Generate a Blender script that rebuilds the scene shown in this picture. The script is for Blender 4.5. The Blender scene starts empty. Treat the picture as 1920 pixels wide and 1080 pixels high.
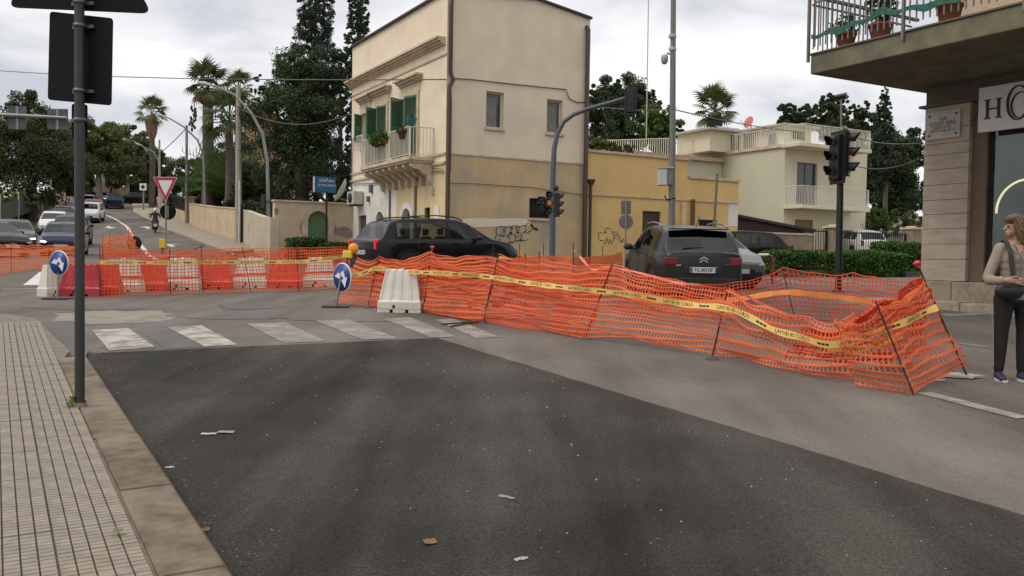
import bpy, math, random
import numpy as np
from mathutils import Vector, Matrix
random.seed(7); RNG = np.random.default_rng(7)
SC = bpy.context.scene; COL = SC.collection
R_ = math.radians
# ------------------------------------------------------------------ camera
F_, ROLL, CAMZ = 1660.0, 0.0153, 1.42
PITCH = math.atan(55 / F_)
cam = bpy.data.objects.new('camera', bpy.data.cameras.new('camera')); COL.objects.link(cam)
cam.data.sensor_width = 36; cam.data.lens = 36 * F_ / 1920; cam.data.clip_start = .1; cam.data.clip_end = 2000
_f = Vector((0, math.cos(PITCH), -math.sin(PITCH))); _u = Vector((0, math.sin(PITCH), math.cos(PITCH))); _r = Vector((1, 0, 0))
_X = _r * math.cos(ROLL) + _u * math.sin(ROLL); _Y = -_r * math.sin(ROLL) + _u * math.cos(ROLL)
_m = Matrix((_X, _Y, -_f)).transposed().to_4x4(); _m.translation = (0, 0, CAMZ)
cam.matrix_world = _m; SC.camera = cam
# ------------------------------------------------------------------ sky, sun, exposure
SUN_EL, SUN_AZ = R_(52), R_(248)          # azimuth clockwise from +Y: behind the camera, to the left
W = bpy.data.worlds.new('World'); SC.world = W; W.use_nodes = True
nt = W.node_tree; nt.nodes.clear()
def nn(t, typ, **k):
    n = t.nodes.new(typ)
    for a, b in k.items(): setattr(n, a, b)
    return n
out = nn(nt, 'ShaderNodeOutputWorld'); bg = nn(nt, 'ShaderNodeBackground'); bg.inputs[1].default_value = .1
sky = nn(nt, 'ShaderNodeTexSky', sky_type='NISHITA'); sky.sun_disc = False; sky.sun_elevation = SUN_EL; sky.sun_rotation = SUN_AZ
tc = nn(nt, 'ShaderNodeTexCoord'); mp = nn(nt, 'ShaderNodeMapping'); mp.inputs['Scale'].default_value = (1, 1, 2.6)
nz = nn(nt, 'ShaderNodeTexNoise'); nz.inputs['Scale'].default_value = 4.2; nz.inputs['Detail'].default_value = 7; nz.inputs['Roughness'].default_value = .5
nz.inputs['Distortion'].default_value = .35
cr = nn(nt, 'ShaderNodeValToRGB'); e = cr.color_ramp.elements
e[0].position = .36; e[0].color = (5.7, 5.85, 6.35, 1); e[1].position = .60; e[1].color = (9.9, 9.85, 9.85, 1)
mx = nn(nt, 'ShaderNodeMix', data_type='RGBA'); mx.inputs[0].default_value = .94
sep = nn(nt, 'ShaderNodeSeparateXYZ'); ma = nn(nt, 'ShaderNodeMapRange'); ma.inputs[1].default_value = .3; ma.inputs[2].default_value = 1; ma.inputs[3].default_value = 1; ma.inputs[4].default_value = 1.7
vm = nn(nt, 'ShaderNodeVectorMath', operation='SCALE')
L = nt.links.new
L(tc.outputs['Generated'], mp.inputs[0]); L(mp.outputs[0], nz.inputs['Vector']); L(nz.outputs[0], cr.inputs[0])
L(tc.outputs['Generated'], sep.inputs[0]); L(sep.outputs[2], ma.inputs[0]); L(cr.outputs[0], vm.inputs[0]); L(ma.outputs[0], vm.inputs['Scale'])
L(sky.outputs[0], mx.inputs[6]); L(vm.outputs[0], mx.inputs[7]); L(mx.outputs[2], bg.inputs[0]); L(bg.outputs[0], out.inputs[0])
sun = bpy.data.objects.new('sun', bpy.data.lights.new('sun', 'SUN')); COL.objects.link(sun)
sun.data.energy = 1.35; sun.data.angle = R_(28); sun.data.color = (1, .95, .87)
_d = Vector((math.sin(SUN_AZ) * math.cos(SUN_EL), math.cos(SUN_AZ) * math.cos(SUN_EL), math.sin(SUN_EL)))
sun.rotation_euler = _d.to_track_quat('Z', 'Y').to_euler()
SC.view_settings.view_transform = 'Standard'; SC.view_settings.look = 'None'; SC.view_settings.exposure = .14; SC.view_settings.gamma = 1
SC.view_settings.use_curve_mapping = False
SC.cycles.max_bounces = 6; SC.cycles.transparent_max_bounces = 8
# ------------------------------------------------------------------ placing: survey directions -> points in the place
def ray(px, py):
    u = (px - 960) / F_; v = (540 - py) / F_
    a = u * math.cos(ROLL) - v * math.sin(ROLL); b = u * math.sin(ROLL) + v * math.cos(ROLL)
    return a, math.cos(PITCH) + b * math.sin(PITCH), -math.sin(PITCH) + b * math.cos(PITCH)
def at(px, py, Y):
    x, y, z = ray(px, py); t = Y / y; return Vector((x * t, Y, CAMZ + z * t))
PR = [(-30, -1.05), (0, 0), (28, .98), (40, 1.32), (50, 1.95), (60, 2.75), (80, 4.6), (100, 6.55), (112, 7.6), (135, 8.2), (400, 8.2)]
def prof(y):
    for (a, b), (c, d) in zip(PR, PR[1:]):
        if y <= c: return b + (d - b) * (y - a) / (c - a)
    return PR[-1][1]
def G(px, py, off=0.):
    x, y, z = ray(px, py); t = 1.
    while t < 300 and CAMZ + z * t > prof(y * t) + off: t *= 1.002
    return Vector((x * t, y * t, prof(y * t) + off))
def gz(x, y, off=0.): return Vector((x, y, prof(y) + off))
class Frame:                                   # a building's own axes: x along its street front, y into the block
    def __init__(s, o, ang):
        s.o = Vector(o); s.a = ang; s.dx = Vector((math.cos(ang), math.sin(ang), 0)); s.dy = Vector((-math.sin(ang), math.cos(ang), 0))
    def w(s, x, y, z=0): return s.o + s.dx * x + s.dy * y + Vector((0, 0, z))
    def front(s, px, py, y=0.):                # (x, z) on the plane local y = const
        d = Vector(ray(px, py)); p0 = s.o + s.dy * y; c = Vector((0, 0, CAMZ))
        t = (p0 - c).dot(s.dy) / d.dot(s.dy); q = c + d * t - s.o
        return q.dot(s.dx), q.z
    def side(s, px, py, x=0.):                 # (y, z) on the plane local x = const
        d = Vector(ray(px, py)); p0 = s.o + s.dx * x; c = Vector((0, 0, CAMZ))
        t = (p0 - c).dot(s.dx) / d.dot(s.dx); q = c + d * t - s.o
        return q.dot(s.dy), q.z
# ------------------------------------------------------------------ mesh builder
class MB:
    def __init__(s): s.v = []; s.f = []; s.mi = []; s.sm = []; s.m = 0
    def add(s, vs, fs, smooth=False):
        b = len(s.v); s.v += [tuple(p) for p in vs]
        for f in fs: s.f.append(tuple(i + b for i in f)); s.mi.append(s.m); s.sm.append(smooth)
        return s
    def box(s, x0, x1, y0, y1, z0, z1):
        v = [(x, y, z) for z in (z0, z1) for y in (y0, y1) for x in (x0, x1)]
        return s.add(v, [(0, 2, 3, 1), (4, 5, 7, 6), (0, 1, 5, 4), (2, 6, 7, 3), (0, 4, 6, 2), (1, 3, 7, 5)])
    def bar(s, p, q, w, h=None, up=(0, 0, 1)):
        p, q = Vector(p), Vector(q); d = (q - p).normalized(); up = Vector(up)
        if abs(d.dot(up)) > .98: up = Vector((1, 0, 0))
        a = d.cross(up).normalized() * w / 2; b = a.cross(d).normalized() * (h or w) / 2
        v = [p - a - b, p + a - b, p + a + b, p - a + b, q - a - b, q + a - b, q + a + b, q - a + b]
        return s.add(v, [(3, 2, 1, 0), (4, 5, 6, 7), (0, 1, 5, 4), (1, 2, 6, 5), (2, 3, 7, 6), (3, 0, 4, 7)])
    def tube(s, pts, r, n=8, cap=True, sx=1.):
        pts = [Vector(p) for p in pts]; rs = r if isinstance(r, (list, tuple)) else [r] * len(pts)
        ref = None; vs = []
        for i, p in enumerate(pts):
            d = (pts[min(i + 1, len(pts) - 1)] - pts[max(i - 1, 0)]).normalized()
            if ref is None: ref = Vector((1, 0, 0)) if abs(d.x) < .9 else Vector((0, 1, 0))
            a = (ref - d * ref.dot(d)).normalized(); b = d.cross(a); ref = a
            vs += [p + (a * math.cos(t) * sx + b * math.sin(t)) * rs[i] for t in [2 * math.pi * k / n for k in range(n)]]
        fs = [(i * n + k, i * n + (k + 1) % n, (i + 1) * n + (k + 1) % n, (i + 1) * n + k) for i in range(len(pts) - 1) for k in range(n)]
        s.add(vs, fs, True)
        if cap:
            s.add(vs[:n], [tuple(range(n))[::-1]]); s.add(vs[-n:], [tuple(range(n))])
        return s
    def lathe(s, prof_, n=16, c=(0, 0, 0), axis='z'):
        vs = []
        for r, z in prof_:
            for k in range(n):
                t = 2 * math.pi * k / n; a, b = r * math.cos(t), r * math.sin(t)
                vs.append({'z': (c[0] + a, c[1] + b, c[2] + z), 'y': (c[0] + b, c[1] + z, c[2] + a), 'x': (c[0] + z, c[1] + a, c[2] + b)}[axis])
        m = len(prof_)
        s.add(vs, [(i * n + k, i * n + (k + 1) % n, (i + 1) * n + (k + 1) % n, (i + 1) * n + k) for i in range(m - 1) for k in range(n)], True)
        if prof_[0][0] > 1e-6: s.add(vs[:n], [tuple(range(n))[::-1]])
        if prof_[-1][0] > 1e-6: s.add(vs[-n:], [tuple(range(n))])
        return s
    def prism(s, poly, d0, d1, fr=None):       # polygon (a, b) extruded along c; fr(a, b, c) -> xyz
        fr = fr or (lambda a, b, c: (a, b, c)); n = len(poly)
        vs = [fr(a, b, d0) for a, b in poly] + [fr(a, b, d1) for a, b in poly]
        return s.add(vs, [tuple(range(n))[::-1], tuple(range(n, 2 * n))] + [(i, (i + 1) % n, n + (i + 1) % n, n + i) for i in range(n)])
    def quad(s, *p): return s.add(p, [tuple(range(len(p)))])
    def ell(s, c, r, n=10, m=7):
        vs = []; 
        for i in range(m + 1):
            t = math.pi * i / m
            vs += [(c[0] + r[0] * math.sin(t) * math.cos(2 * math.pi * k / n), c[1] + r[1] * math.sin(t) * math.sin(2 * math.pi * k / n), c[2] - r[2] * math.cos(t)) for k in range(n)]
        return s.add(vs, [(i * n + k, i * n + (k + 1) % n, (i + 1) * n + (k + 1) % n, (i + 1) * n + k) for i in range(m) for k in range(n)], True)
    def xf(s, M): s.v = [tuple(M @ Vector(p)) for p in s.v]; return s
    def mesh(s, name, mats):
        me = bpy.data.meshes.new(name); me.from_pydata(s.v, [], s.f)
        for m in (mats if isinstance(mats, (list, tuple)) else [mats]): me.materials.append(m)
        me.polygons.foreach_set('material_index', s.mi); me.polygons.foreach_set('use_smooth', s.sm); me.update()
        return me
    def build(s, name, mats, parent=None, off=None, bevel=0, seg=2):
        if off is None and parent is not None and parent.get('_w'): off = parent['_w']
        if off is not None: s.v = [(p[0] - off[0], p[1] - off[1], p[2] - off[2]) for p in s.v]
        o = bpy.data.objects.new(name, s.mesh(name, mats)); COL.objects.link(o)
        if parent is not None:
            o.parent = parent
            if parent.get('_w'): o['_w'] = parent['_w']
        elif off is not None: o.location = off
        if bevel:
            b = o.modifiers.new('bevel', 'BEVEL'); b.width = bevel; b.segments = seg; b.limit_method = 'ANGLE'; b.angle_limit = R_(40)
        return o
def tag(o, label=None, cat=None, group=None, kind=None):
    for k, v in (('label', label), ('category', cat), ('group', group), ('kind', kind)):
        if v: o[k] = v
    return o
def thing(name, label, cat, loc=(0, 0, 0), rz=0, group=None, world=False):   # world=True: its parts are given in world coordinates
    o = bpy.data.objects.new(name, None); COL.objects.link(o); o.location = loc; o.rotation_euler = (0, 0, rz); o.empty_display_size = .2
    if world: o['_w'] = tuple(loc)
    return tag(o, label, cat, group)
def copy_tree(o, parent=None):
    c = o.copy(); COL.objects.link(c); c.parent = parent
    for ch in KIDS(o): copy_tree(ch, c)
    return c
def KIDS(o): return [c for c in list(bpy.data.objects) if c.parent == o]
def struct(o): o['kind'] = 'structure'; return o
# ------------------------------------------------------------------ materials
MATS = {}
def mat(name, col, rough=.8, metal=0., var=.12, sc=6., bump=0., bsc=60., dirt=None, dsc=1.2, damt=.5, spec=.4, emit=None, es=1., trans=0., coat=0., coord='Object', det=6., streak=1.):
    if name in MATS: return MATS[name]
    m = bpy.data.materials.new(name); MATS[name] = m; m.use_nodes = True; t = m.node_tree; b = t.nodes['Principled BSDF']; L = t.links.new
    b.inputs['Roughness'].default_value = rough; b.inputs['Metallic'].default_value = metal; b.inputs['Specular IOR Level'].default_value = spec
    if trans: b.inputs['Transmission Weight'].default_value = trans
    if coat: b.inputs['Coat Weight'].default_value = coat; b.inputs['Coat Roughness'].default_value = .05
    tc = nn(t, 'ShaderNodeTexCoord'); c = tuple(col) + (1,)
    if var:
        n = nn(t, 'ShaderNodeTexNoise'); n.inputs['Scale'].default_value = sc; n.inputs['Detail'].default_value = det; L(tc.outputs[coord], n.inputs['Vector'])
        r = nn(t, 'ShaderNodeValToRGB'); r.color_ramp.elements[0].position = .3; r.color_ramp.elements[1].position = .7
        r.color_ramp.elements[0].color = tuple(x * (1 - var) for x in col) + (1,); r.color_ramp.elements[1].color = tuple(min(1, x * (1 + var)) for x in col) + (1,)
        L(n.outputs[0], r.inputs[0]); src = r.outputs[0]
        if dirt:
            mp = nn(t, 'ShaderNodeMapping'); mp.inputs['Scale'].default_value = (1, 1, streak); L(tc.outputs[coord], mp.inputs[0])
            n2 = nn(t, 'ShaderNodeTexNoise'); n2.inputs['Scale'].default_value = dsc; n2.inputs['Detail'].default_value = 9; n2.inputs['Roughness'].default_value = .65; L(mp.outputs[0], n2.inputs['Vector'])
            r2 = nn(t, 'ShaderNodeMapRange'); r2.inputs[1].default_value = .46; r2.inputs[2].default_value = .66; r2.inputs[3].default_value = 0; r2.inputs[4].default_value = damt
            L(n2.outputs[0], r2.inputs[0]); x = nn(t, 'ShaderNodeMix', data_type='RGBA'); L(r2.outputs[0], x.inputs[0]); L(src, x.inputs[6]); x.inputs[7].default_value = tuple(dirt) + (1,); src = x.outputs[2]
        L(src, b.inputs['Base Color'])
    else: b.inputs['Base Color'].default_value = c
    if bump:
        n3 = nn(t, 'ShaderNodeTexNoise'); n3.inputs['Scale'].default_value = bsc; n3.inputs['Detail'].default_value = 4; L(tc.outputs[coord], n3.inputs['Vector'])
        bp = nn(t, 'ShaderNodeBump'); bp.inputs['Strength'].default_value = bump; bp.inputs['Distance'].default_value = .02; L(n3.outputs[0], bp.inputs['Height']); L(bp.outputs[0], b.inputs['Normal'])
    if emit: b.inputs['Emission Color'].default_value = tuple(emit) + (1,); b.inputs['Emission Strength'].default_value = es
    return m
def foliage(name, dark, light, sc=1.1, trans=.25, rough=.55):
    if name in MATS: return MATS[name]
    m = bpy.data.materials.new(name); MATS[name] = m; m.use_nodes = True; t = m.node_tree; b = t.nodes['Principled BSDF']; L = t.links.new
    g = nn(t, 'ShaderNodeNewGeometry'); tc = nn(t, 'ShaderNodeTexCoord'); n = nn(t, 'ShaderNodeTexNoise'); n.inputs['Scale'].default_value = sc; n.inputs['Detail'].default_value = 3
    L(tc.outputs['Object'], n.inputs['Vector'])
    a = nn(t, 'ShaderNodeMath', operation='MULTIPLY_ADD'); a.inputs[1].default_value = .5; L(g.outputs['Random Per Island'], a.inputs[0])
    s_ = nn(t, 'ShaderNodeMath', operation='MULTIPLY_ADD'); s_.inputs[1].default_value = 1.5; s_.inputs[2].default_value = -.5; L(n.outputs[0], s_.inputs[0]); L(s_.outputs[0], a.inputs[2])
    x = nn(t, 'ShaderNodeMix', data_type='RGBA'); x.inputs[6].default_value = tuple(dark) + (1,); x.inputs[7].default_value = tuple(light) + (1,); L(a.outputs[0], x.inputs[0])
    L(x.outputs[2], b.inputs['Base Color']); b.inputs['Roughness'].default_value = rough; b.inputs['Specular IOR Level'].default_value = .25
    tr = nn(t, 'ShaderNodeBsdfTranslucent'); L(x.outputs[2], tr.inputs[0]); ms = nn(t, 'ShaderNodeMixShader'); ms.inputs[0].default_value = trans
    L(b.outputs[0], ms.inputs[1]); L(tr.outputs[0], ms.inputs[2]); L(ms.outputs[0], t.nodes['Material Output'].inputs[0])
    return m
def asphalt(name, col, light, speck=.35, streakdir=None, patch=.35, crack=0., spec=.2):
    m = bpy.data.materials.new(name); m.use_nodes = True; t = m.node_tree; b = t.nodes['Principled BSDF']; L = t.links.new; b.inputs['Roughness'].default_value = .8; b.inputs['Specular IOR Level'].default_value = spec
    g = nn(t, 'ShaderNodeTexCoord')
    mp = nn(t, 'ShaderNodeMapping'); mp.inputs['Rotation'].default_value = (0, 0, -R_(29.6)); mp.inputs['Scale'].default_value = (1.0, .16, 1); L(g.outputs['Object'], mp.inputs[0])
    n1 = nn(t, 'ShaderNodeTexNoise'); n1.inputs['Scale'].default_value = .9; n1.inputs['Detail'].default_value = 6; n1.inputs['Roughness'].default_value = .6; L(mp.outputs[0], n1.inputs['Vector'])
    n2 = nn(t, 'ShaderNodeTexNoise'); n2.inputs['Scale'].default_value = .55; n2.inputs['Detail'].default_value = 8; L(g.outputs['Object'], n2.inputs['Vector'])
    n3 = nn(t, 'ShaderNodeTexNoise'); n3.inputs['Scale'].default_value = 70; n3.inputs['Detail'].default_value = 6; n3.inputs['Roughness'].default_value = .75; L(g.outputs['Object'], n3.inputs['Vector'])
    r1 = nn(t, 'ShaderNodeMapRange'); r1.inputs[1].default_value = .42; r1.inputs[2].default_value = .64; L(n1.outputs[0], r1.inputs[0])
    r2 = nn(t, 'ShaderNodeMapRange'); r2.inputs[1].default_value = .42; r2.inputs[2].default_value = .7; r2.inputs[4].default_value = patch; L(n2.outputs[0], r2.inputs[0])
    ad = nn(t, 'ShaderNodeMath', operation='MULTIPLY_ADD'); ad.inputs[1].default_value = .6; L(r1.outputs[0], ad.inputs[0]); L(r2.outputs[0], ad.inputs[2])
    x = nn(t, 'ShaderNodeMix', data_type='RGBA'); x.inputs[6].default_value = tuple(col) + (1,); x.inputs[7].default_value = tuple(light) + (1,); L(ad.outputs[0], x.inputs[0])
    r3 = nn(t, 'ShaderNodeMapRange'); r3.inputs[1].default_value = .3; r3.inputs[2].default_value = .72; r3.inputs[3].default_value = 1 - speck; r3.inputs[4].default_value = 1 + speck; L(n3.outputs[0], r3.inputs[0])
    vm = nn(t, 'ShaderNodeVectorMath', operation='SCALE'); L(x.outputs[2], vm.inputs[0]); L(r3.outputs[0], vm.inputs['Scale']); last = vm.outputs[0]
    if crack:
        vo = nn(t, 'ShaderNodeTexVoronoi', feature='DISTANCE_TO_EDGE'); vo.inputs['Scale'].default_value = .5
        nd = nn(t, 'ShaderNodeTexNoise'); nd.inputs['Scale'].default_value = 2.; nd.inputs['Detail'].default_value = 6; L(g.outputs['Object'], nd.inputs['Vector'])
        va = nn(t, 'ShaderNodeVectorMath', operation='MULTIPLY_ADD'); va.inputs[1].default_value = (.9, .9, 0); L(nd.outputs[1], va.inputs[0]); L(g.outputs['Object'], va.inputs[2]); L(va.outputs[0], vo.inputs['Vector'])
        rc = nn(t, 'ShaderNodeMapRange'); rc.inputs[1].default_value = 0; rc.inputs[2].default_value = .012; rc.inputs[3].default_value = 1 - crack; rc.inputs[4].default_value = 1; L(vo.outputs[0], rc.inputs[0])
        v2 = nn(t, 'ShaderNodeVectorMath', operation='SCALE'); L(last, v2.inputs[0]); L(rc.outputs[0], v2.inputs['Scale']); last = v2.outputs[0]
    L(last, b.inputs['Base Color'])
    bp = nn(t, 'ShaderNodeBump'); bp.inputs['Strength'].default_value = .35; bp.inputs['Distance'].default_value = .01; L(n3.outputs[0], bp.inputs['Height']); L(bp.outputs[0], b.inputs['Normal'])
    return m
def paint(name, col, road, wear=.5, sc=7.):
    m = mat(name, col, .75, var=.1, sc=20, dirt=road, dsc=sc, damt=.95, coord='Object', bump=.2, bsc=90)
    for n in m.node_tree.nodes:
        if n.type == 'MAP_RANGE': n.inputs[1].default_value = .62 - wear * .3; n.inputs[2].default_value = .74 - wear * .25
    return m
def text_mesh(s, size, res=2):                  # flat lettering: list of (x, y), faces; centred
    cu = bpy.data.curves.new('lettering', 'FONT'); cu.body = s; cu.size = size; cu.align_x = 'CENTER'; cu.align_y = 'CENTER'; cu.resolution_u = res
    ob = bpy.data.objects.new('lettering', cu); COL.objects.link(ob)
    me = bpy.data.meshes.new_from_object(ob.evaluated_get(bpy.context.evaluated_depsgraph_get()))
    v = [(p.co.x, p.co.y) for p in me.vertices]; f = [tuple(p.vertices) for p in me.polygons]
    bpy.data.objects.remove(ob); bpy.data.curves.remove(cu); bpy.data.meshes.remove(me)
    return v, f
def letter(mb, s, size, fr, sx=1., bold=0.):
    v, f = text_mesh(s, size); mb.add([fr(a * sx, b) for a, b in v], f)
    if bold: mb.add([fr(a * sx + bold, b) for a, b in v], f)
    return mb
# ================================================================== ground, roads, pavements
TH = R_(29.6); DR = Vector((math.cos(TH), math.sin(TH), 0)); DL = Vector((-math.sin(TH), math.cos(TH), 0))
M_OLD = asphalt('old_asphalt', (.086, .074, .060), (.168, .148, .123), .42, patch=.5, crack=.1)
M_NEW = asphalt('new_asphalt', (.0170, .0153, .0128), (.074, .068, .057), .75, patch=.5, spec=.1)
M_EARTH = mat('earth', (.11, .09, .06), .95, var=.4, sc=.8, dirt=(.06, .075, .03), dsc=.6, damt=.9)
def clip(poly, a, b):
    def half(P, sgn, c):
        o = []
        for i in range(len(P)):
            p, q = P[i], P[(i + 1) % len(P)]; dp, dq = sgn * (p[1] - c), sgn * (q[1] - c)
            if dp >= 0: o.append(p)
            if dp * dq < 0: t = dp / (dp - dq); o.append((p[0] + (q[0] - p[0]) * t, c))
        return o
    P = half(poly, 1, a)
    return half(P, -1, b) if len(P) > 2 else []
def sheet(mb, poly, off, step=0):
    for (a, _), (b, __) in zip(PR, PR[1:]):
        c = clip([(p[0], p[1]) for p in poly], a, b)
        if len(c) > 2:
            ar = sum(c[i][0] * c[(i + 1) % len(c)][1] - c[(i + 1) % len(c)][0] * c[i][1] for i in range(len(c)))
            if ar < 0: c = c[::-1]
            mb.quad(*[gz(x, y, off) for x, y in c])
    return mb
def slab(mb, poly, off, h):                      # raised slab following the ground, with side faces
    sheet(mb, poly, off + h)
    for i in range(len(poly)):
        p, q = poly[i], poly[(i + 1) % len(poly)]
        n = max(1, int((Vector(q[:2]) - Vector(p[:2])).length / 2))
        for k in range(n):
            a = [p[j] + (q[j] - p[j]) * k / n for j in (0, 1)]; b = [p[j] + (q[j] - p[j]) * (k + 1) / n for j in (0, 1)]
            mb.quad(gz(*a, off - .05), gz(*b, off - .05), gz(*b, off + h), gz(*a, off + h))
    return mb
struct(sheet(MB(), [(-400, -30), (400, -30), (400, 399), (-400, 399)], -.03).build('ground', M_EARTH))
def g2(px, py): p = G(px, py); return (p.x, p.y)
LS_R = [g2(430, 474), g2(392, 455), g2(330, 424.5), g2(272, 392.5), g2(248, 379)]     # right edge of the street uphill
LS_L = [(-30, 30), (-34, 45), g2(62, 402), g2(104, 376), (-62, 118)]
road = sheet(MB(), [(-60, -29), (60, -29), (60, 33.5), (-11.5, 33.5), (-60, 33.5)], 0)
rp = [(-52, 33.5), (-11.5, 33.5)] + LS_R[1:] + [(-47, 135), (-75, 135)] + [LS_L[3], LS_L[2], LS_L[1]]
for i in range(len(LS_R) - 1):
    pass
sheet(road, [(-45, 33.5), (LS_R[0][0], 33.5), LS_R[1], LS_L[1]], 0)
sheet(road, [LS_L[1], LS_R[1], LS_R[2], LS_L[2]], 0); sheet(road, [LS_L[2], LS_R[2], LS_R[3], LS_L[3]], 0)
sheet(road, [LS_L[3], LS_R[3], LS_R[4], (-47, 135), (-75, 135)], 0)
struct(road.build('road', M_OLD))
# the new asphalt patch in the foreground
e0, e1, e2, e3 = g2(165, 664), g2(820, 635), g2(1400, 815), g2(1920, 970)
dd = Vector((e3[0] - e1[0], e3[1] - e1[1])).normalized()
far = (e1[0] + dd.x * 40, e1[1] + dd.y * 40)
kd = Vector((-3.12, 5.34)).normalized()
kb = (-1.16 - kd.x * 24, 3.53 - kd.y * 24)
jag = [(e1[0] + (far[0] - e1[0]) * t + random.uniform(-.012, .012), e1[1] + (far[1] - e1[1]) * t + random.uniform(-.012, .012)) for t in [i / 160 for i in range(1, 160)]]
struct(slab(MB(), [e0, (e0[0] - .3, e0[1] - .4), kb, far] + jag[::-1] + [e1], 0, .007).build('new_asphalt', M_NEW))
# zebra crossing, each painted bar its own piece
M_ZEB = paint('worn_road_paint', (.37, .345, .295), (.16, .143, .122), .62, 3.)
M_ZEB2 = paint('faded_road_paint', (.27, .25, .215), (.16, .143, .122), .86, 3.)
zeb = thing('zebra_crossing', 'worn white zebra crossing bars across the old asphalt beyond the dark patch', 'crossing', gz(-3, 10.8), world=True); zeb['kind'] = 'structure'
for k, (q, mm) in enumerate([(((172, 620), (240, 616), (292, 652), (205, 658)), M_ZEB), (((313, 614), (378, 611), (446, 647), (384, 651)), M_ZEB), (((462, 608), (535, 605), (612, 641), (532, 644)), M_ZEB2),
                (((590, 602), (655, 600), (745, 635), (680, 638)), M_ZEB2), (((717, 598), (770, 596), (858, 632), (808, 634)), M_ZEB2), (((815, 600), (850, 598), (938, 633), (893, 635)), M_ZEB2)]):
    sheet(MB(), [g2(*p) for p in q], .006).build('painted_bar', mm, zeb)
def line_strip(pts, w, off=.006):
    mb = MB()
    for p, q in zip(pts, pts[1:]):
        p, q = Vector(p), Vector(q); d = (q - p).normalized(); n = Vector((-d.y, d.x)) * w / 2
        sheet(mb, [p + n, q + n, q - n, p - n], off)
    return mb
M_LINE = paint('road_line_paint', (.52, .50, .46), (.2, .188, .17), .2, 2.)
struct(line_strip([g2(440, 478), g2(409, 464), g2(330, 423.5), g2(271, 391.5), g2(247, 378.5)], .22, .008).build('edge_line', M_LINE))
struct(line_strip([g2(292, 486), g2(262, 458), g2(238, 425), g2(215, 410), g2(185, 397)], .2).build('centre_line', M_LINE))
def arrow(px, py, name, ang, l=3.2):
    c = G(px, py); d = Vector((math.cos(ang), math.sin(ang))); n = Vector((-d.y, d.x)); P = lambda a, b: (c.x + d.x * a + n.x * b, c.y + d.y * a + n.y * b)
    mb = MB(); sheet(mb, [P(-l / 2, -.12), P(l * .1, -.12), P(l * .1, .12), P(-l / 2, .12)], .006); sheet(mb, [P(l * .1, -.5), P(l / 2, 0), P(l * .1, .5)], .006)
    struct(mb.build(name, M_LINE))
arrow(318, 460, 'lane_arrow', R_(118)); arrow(205, 426, 'lane_arrow', R_(-62)); arrow(275, 427, 'lane_arrow', R_(118))
# stray lines by the island on the right and on the left
struct(line_strip([g2(1770, 592), g2(1850, 588)], .35).build('stop_line', M_ZEB2))
struct(line_strip([g2(1730, 737), g2(1920, 785)], .16).build('lane_line', M_ZEB2)); struct(line_strip([g2(1760, 640), g2(1880, 655)], .1).build('lane_line', M_ZEB2))
struct(line_strip([g2(60, 535), g2(88, 510)], .35).build('lane_line', M_LINE)); struct(line_strip([g2(5, 543), g2(92, 541)], .25).build('lane_line', M_ZEB2))
# dark repair patches on the old asphalt
M_PATCH = asphalt('patched_asphalt', (.085, .08, .074), (.15, .14, .127), .3)
M_SAND = mat('sandy_dust', (.215, .185, .142), .95, var=.25, sc=3, dirt=(.19, .178, .16), dsc=1.5, damt=1)
def blob_poly(c, rx, ry, n=22, rough=.25):
    return [(c[0] + math.cos(t) * rx * (1 + random.uniform(-rough, rough)), c[1] + math.sin(t) * ry * (1 + random.uniform(-rough, rough))) for t in [2 * math.pi * k / n for k in range(n)]]
for (px, py, rx, ry, a) in [(470, 575, .55, .5, 0), (170, 579, 1.0, .18, 0), (420, 595, .9, .3, 0), (640, 600, .8, .25, 0), (1010, 600, .4, .2, 0)]:
    struct(sheet(MB(), blob_poly(g2(px, py), rx, ry), .005).build('asphalt_patch', M_PATCH))
struct(sheet(MB(), [g2(*p) for p in ((232, 600), (330, 598), (365, 612), (300, 614), (382, 651), (310, 655), (255, 618))], .004).build('asphalt_patch', M_PATCH))
struct(sheet(MB(), blob_poly(g2(215, 594), .9, .9), .0045).build('sand_patch', M_SAND))
# ------------------------------------------------------------------ near pavement on the left: kerb and tiles
M_TILE = mat('cement_tile', (.228, .193, .148), .9, var=.22, sc=9, dirt=(.19, .155, .115), dsc=1.3, damt=.55, bump=.12, bsc=120, coord='Object')
M_KERB = mat('kerb_stone', (.115, .083, .053), .9, var=.4, sc=9, dirt=(.21, .168, .122), dsc=2.2, damt=.8, bump=.5, bsc=28)
pav = slab(MB(), [(-1.42 - kd.x * 9, 3.5 - kd.y * 9), (-4.23, 8.3), (-4.5, 9.0), (-5.3, 10.2), g2(75, 616), g2(45, 606), g2(0, 601), (-9.5, 11.6), (-20, 8.5), (-20, -8)], 0, .10)
pavement = struct(pav.build('pavement', mat('tile_joint', (.155, .128, .096), .95, var=.2, sc=8)))
def kerb_run(a, b, w, h, name_parent, n, m=M_KERB):
    a, b = Vector(a), Vector(b); d = (b - a); L_ = d.length; d.normalize(); nrm = Vector((-d.y, d.x)); x = 0
    for k in range(n):
        l = L_ / n; p, q = a + d * (x + .004), a + d * (x + l - .004); x += l; mb = MB(); ww = w * random.uniform(.97, 1.03); hh = h + random.uniform(-.006, .006)
        c = [p, q, q + nrm * ww, p + nrm * ww]; top = [p + nrm * .025 , q + nrm * .025, q + nrm * ww, p + nrm * ww]
        v = [gz(u.x, u.y, -.05) for u in c] + [gz(c[0].x, c[0].y, hh - .03), gz(c[1].x, c[1].y, hh - .03)] + [gz(u.x, u.y, hh) for u in top]
        mb.add(v, [(0, 1, 5, 4), (4, 5, 7, 6), (6, 7, 8, 9), (1, 2, 8, 7, 5), (3, 0, 4, 6, 9), (2, 3, 9, 8)])
        mb.build('kerb_stone', m, name_parent, bevel=.008)
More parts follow.
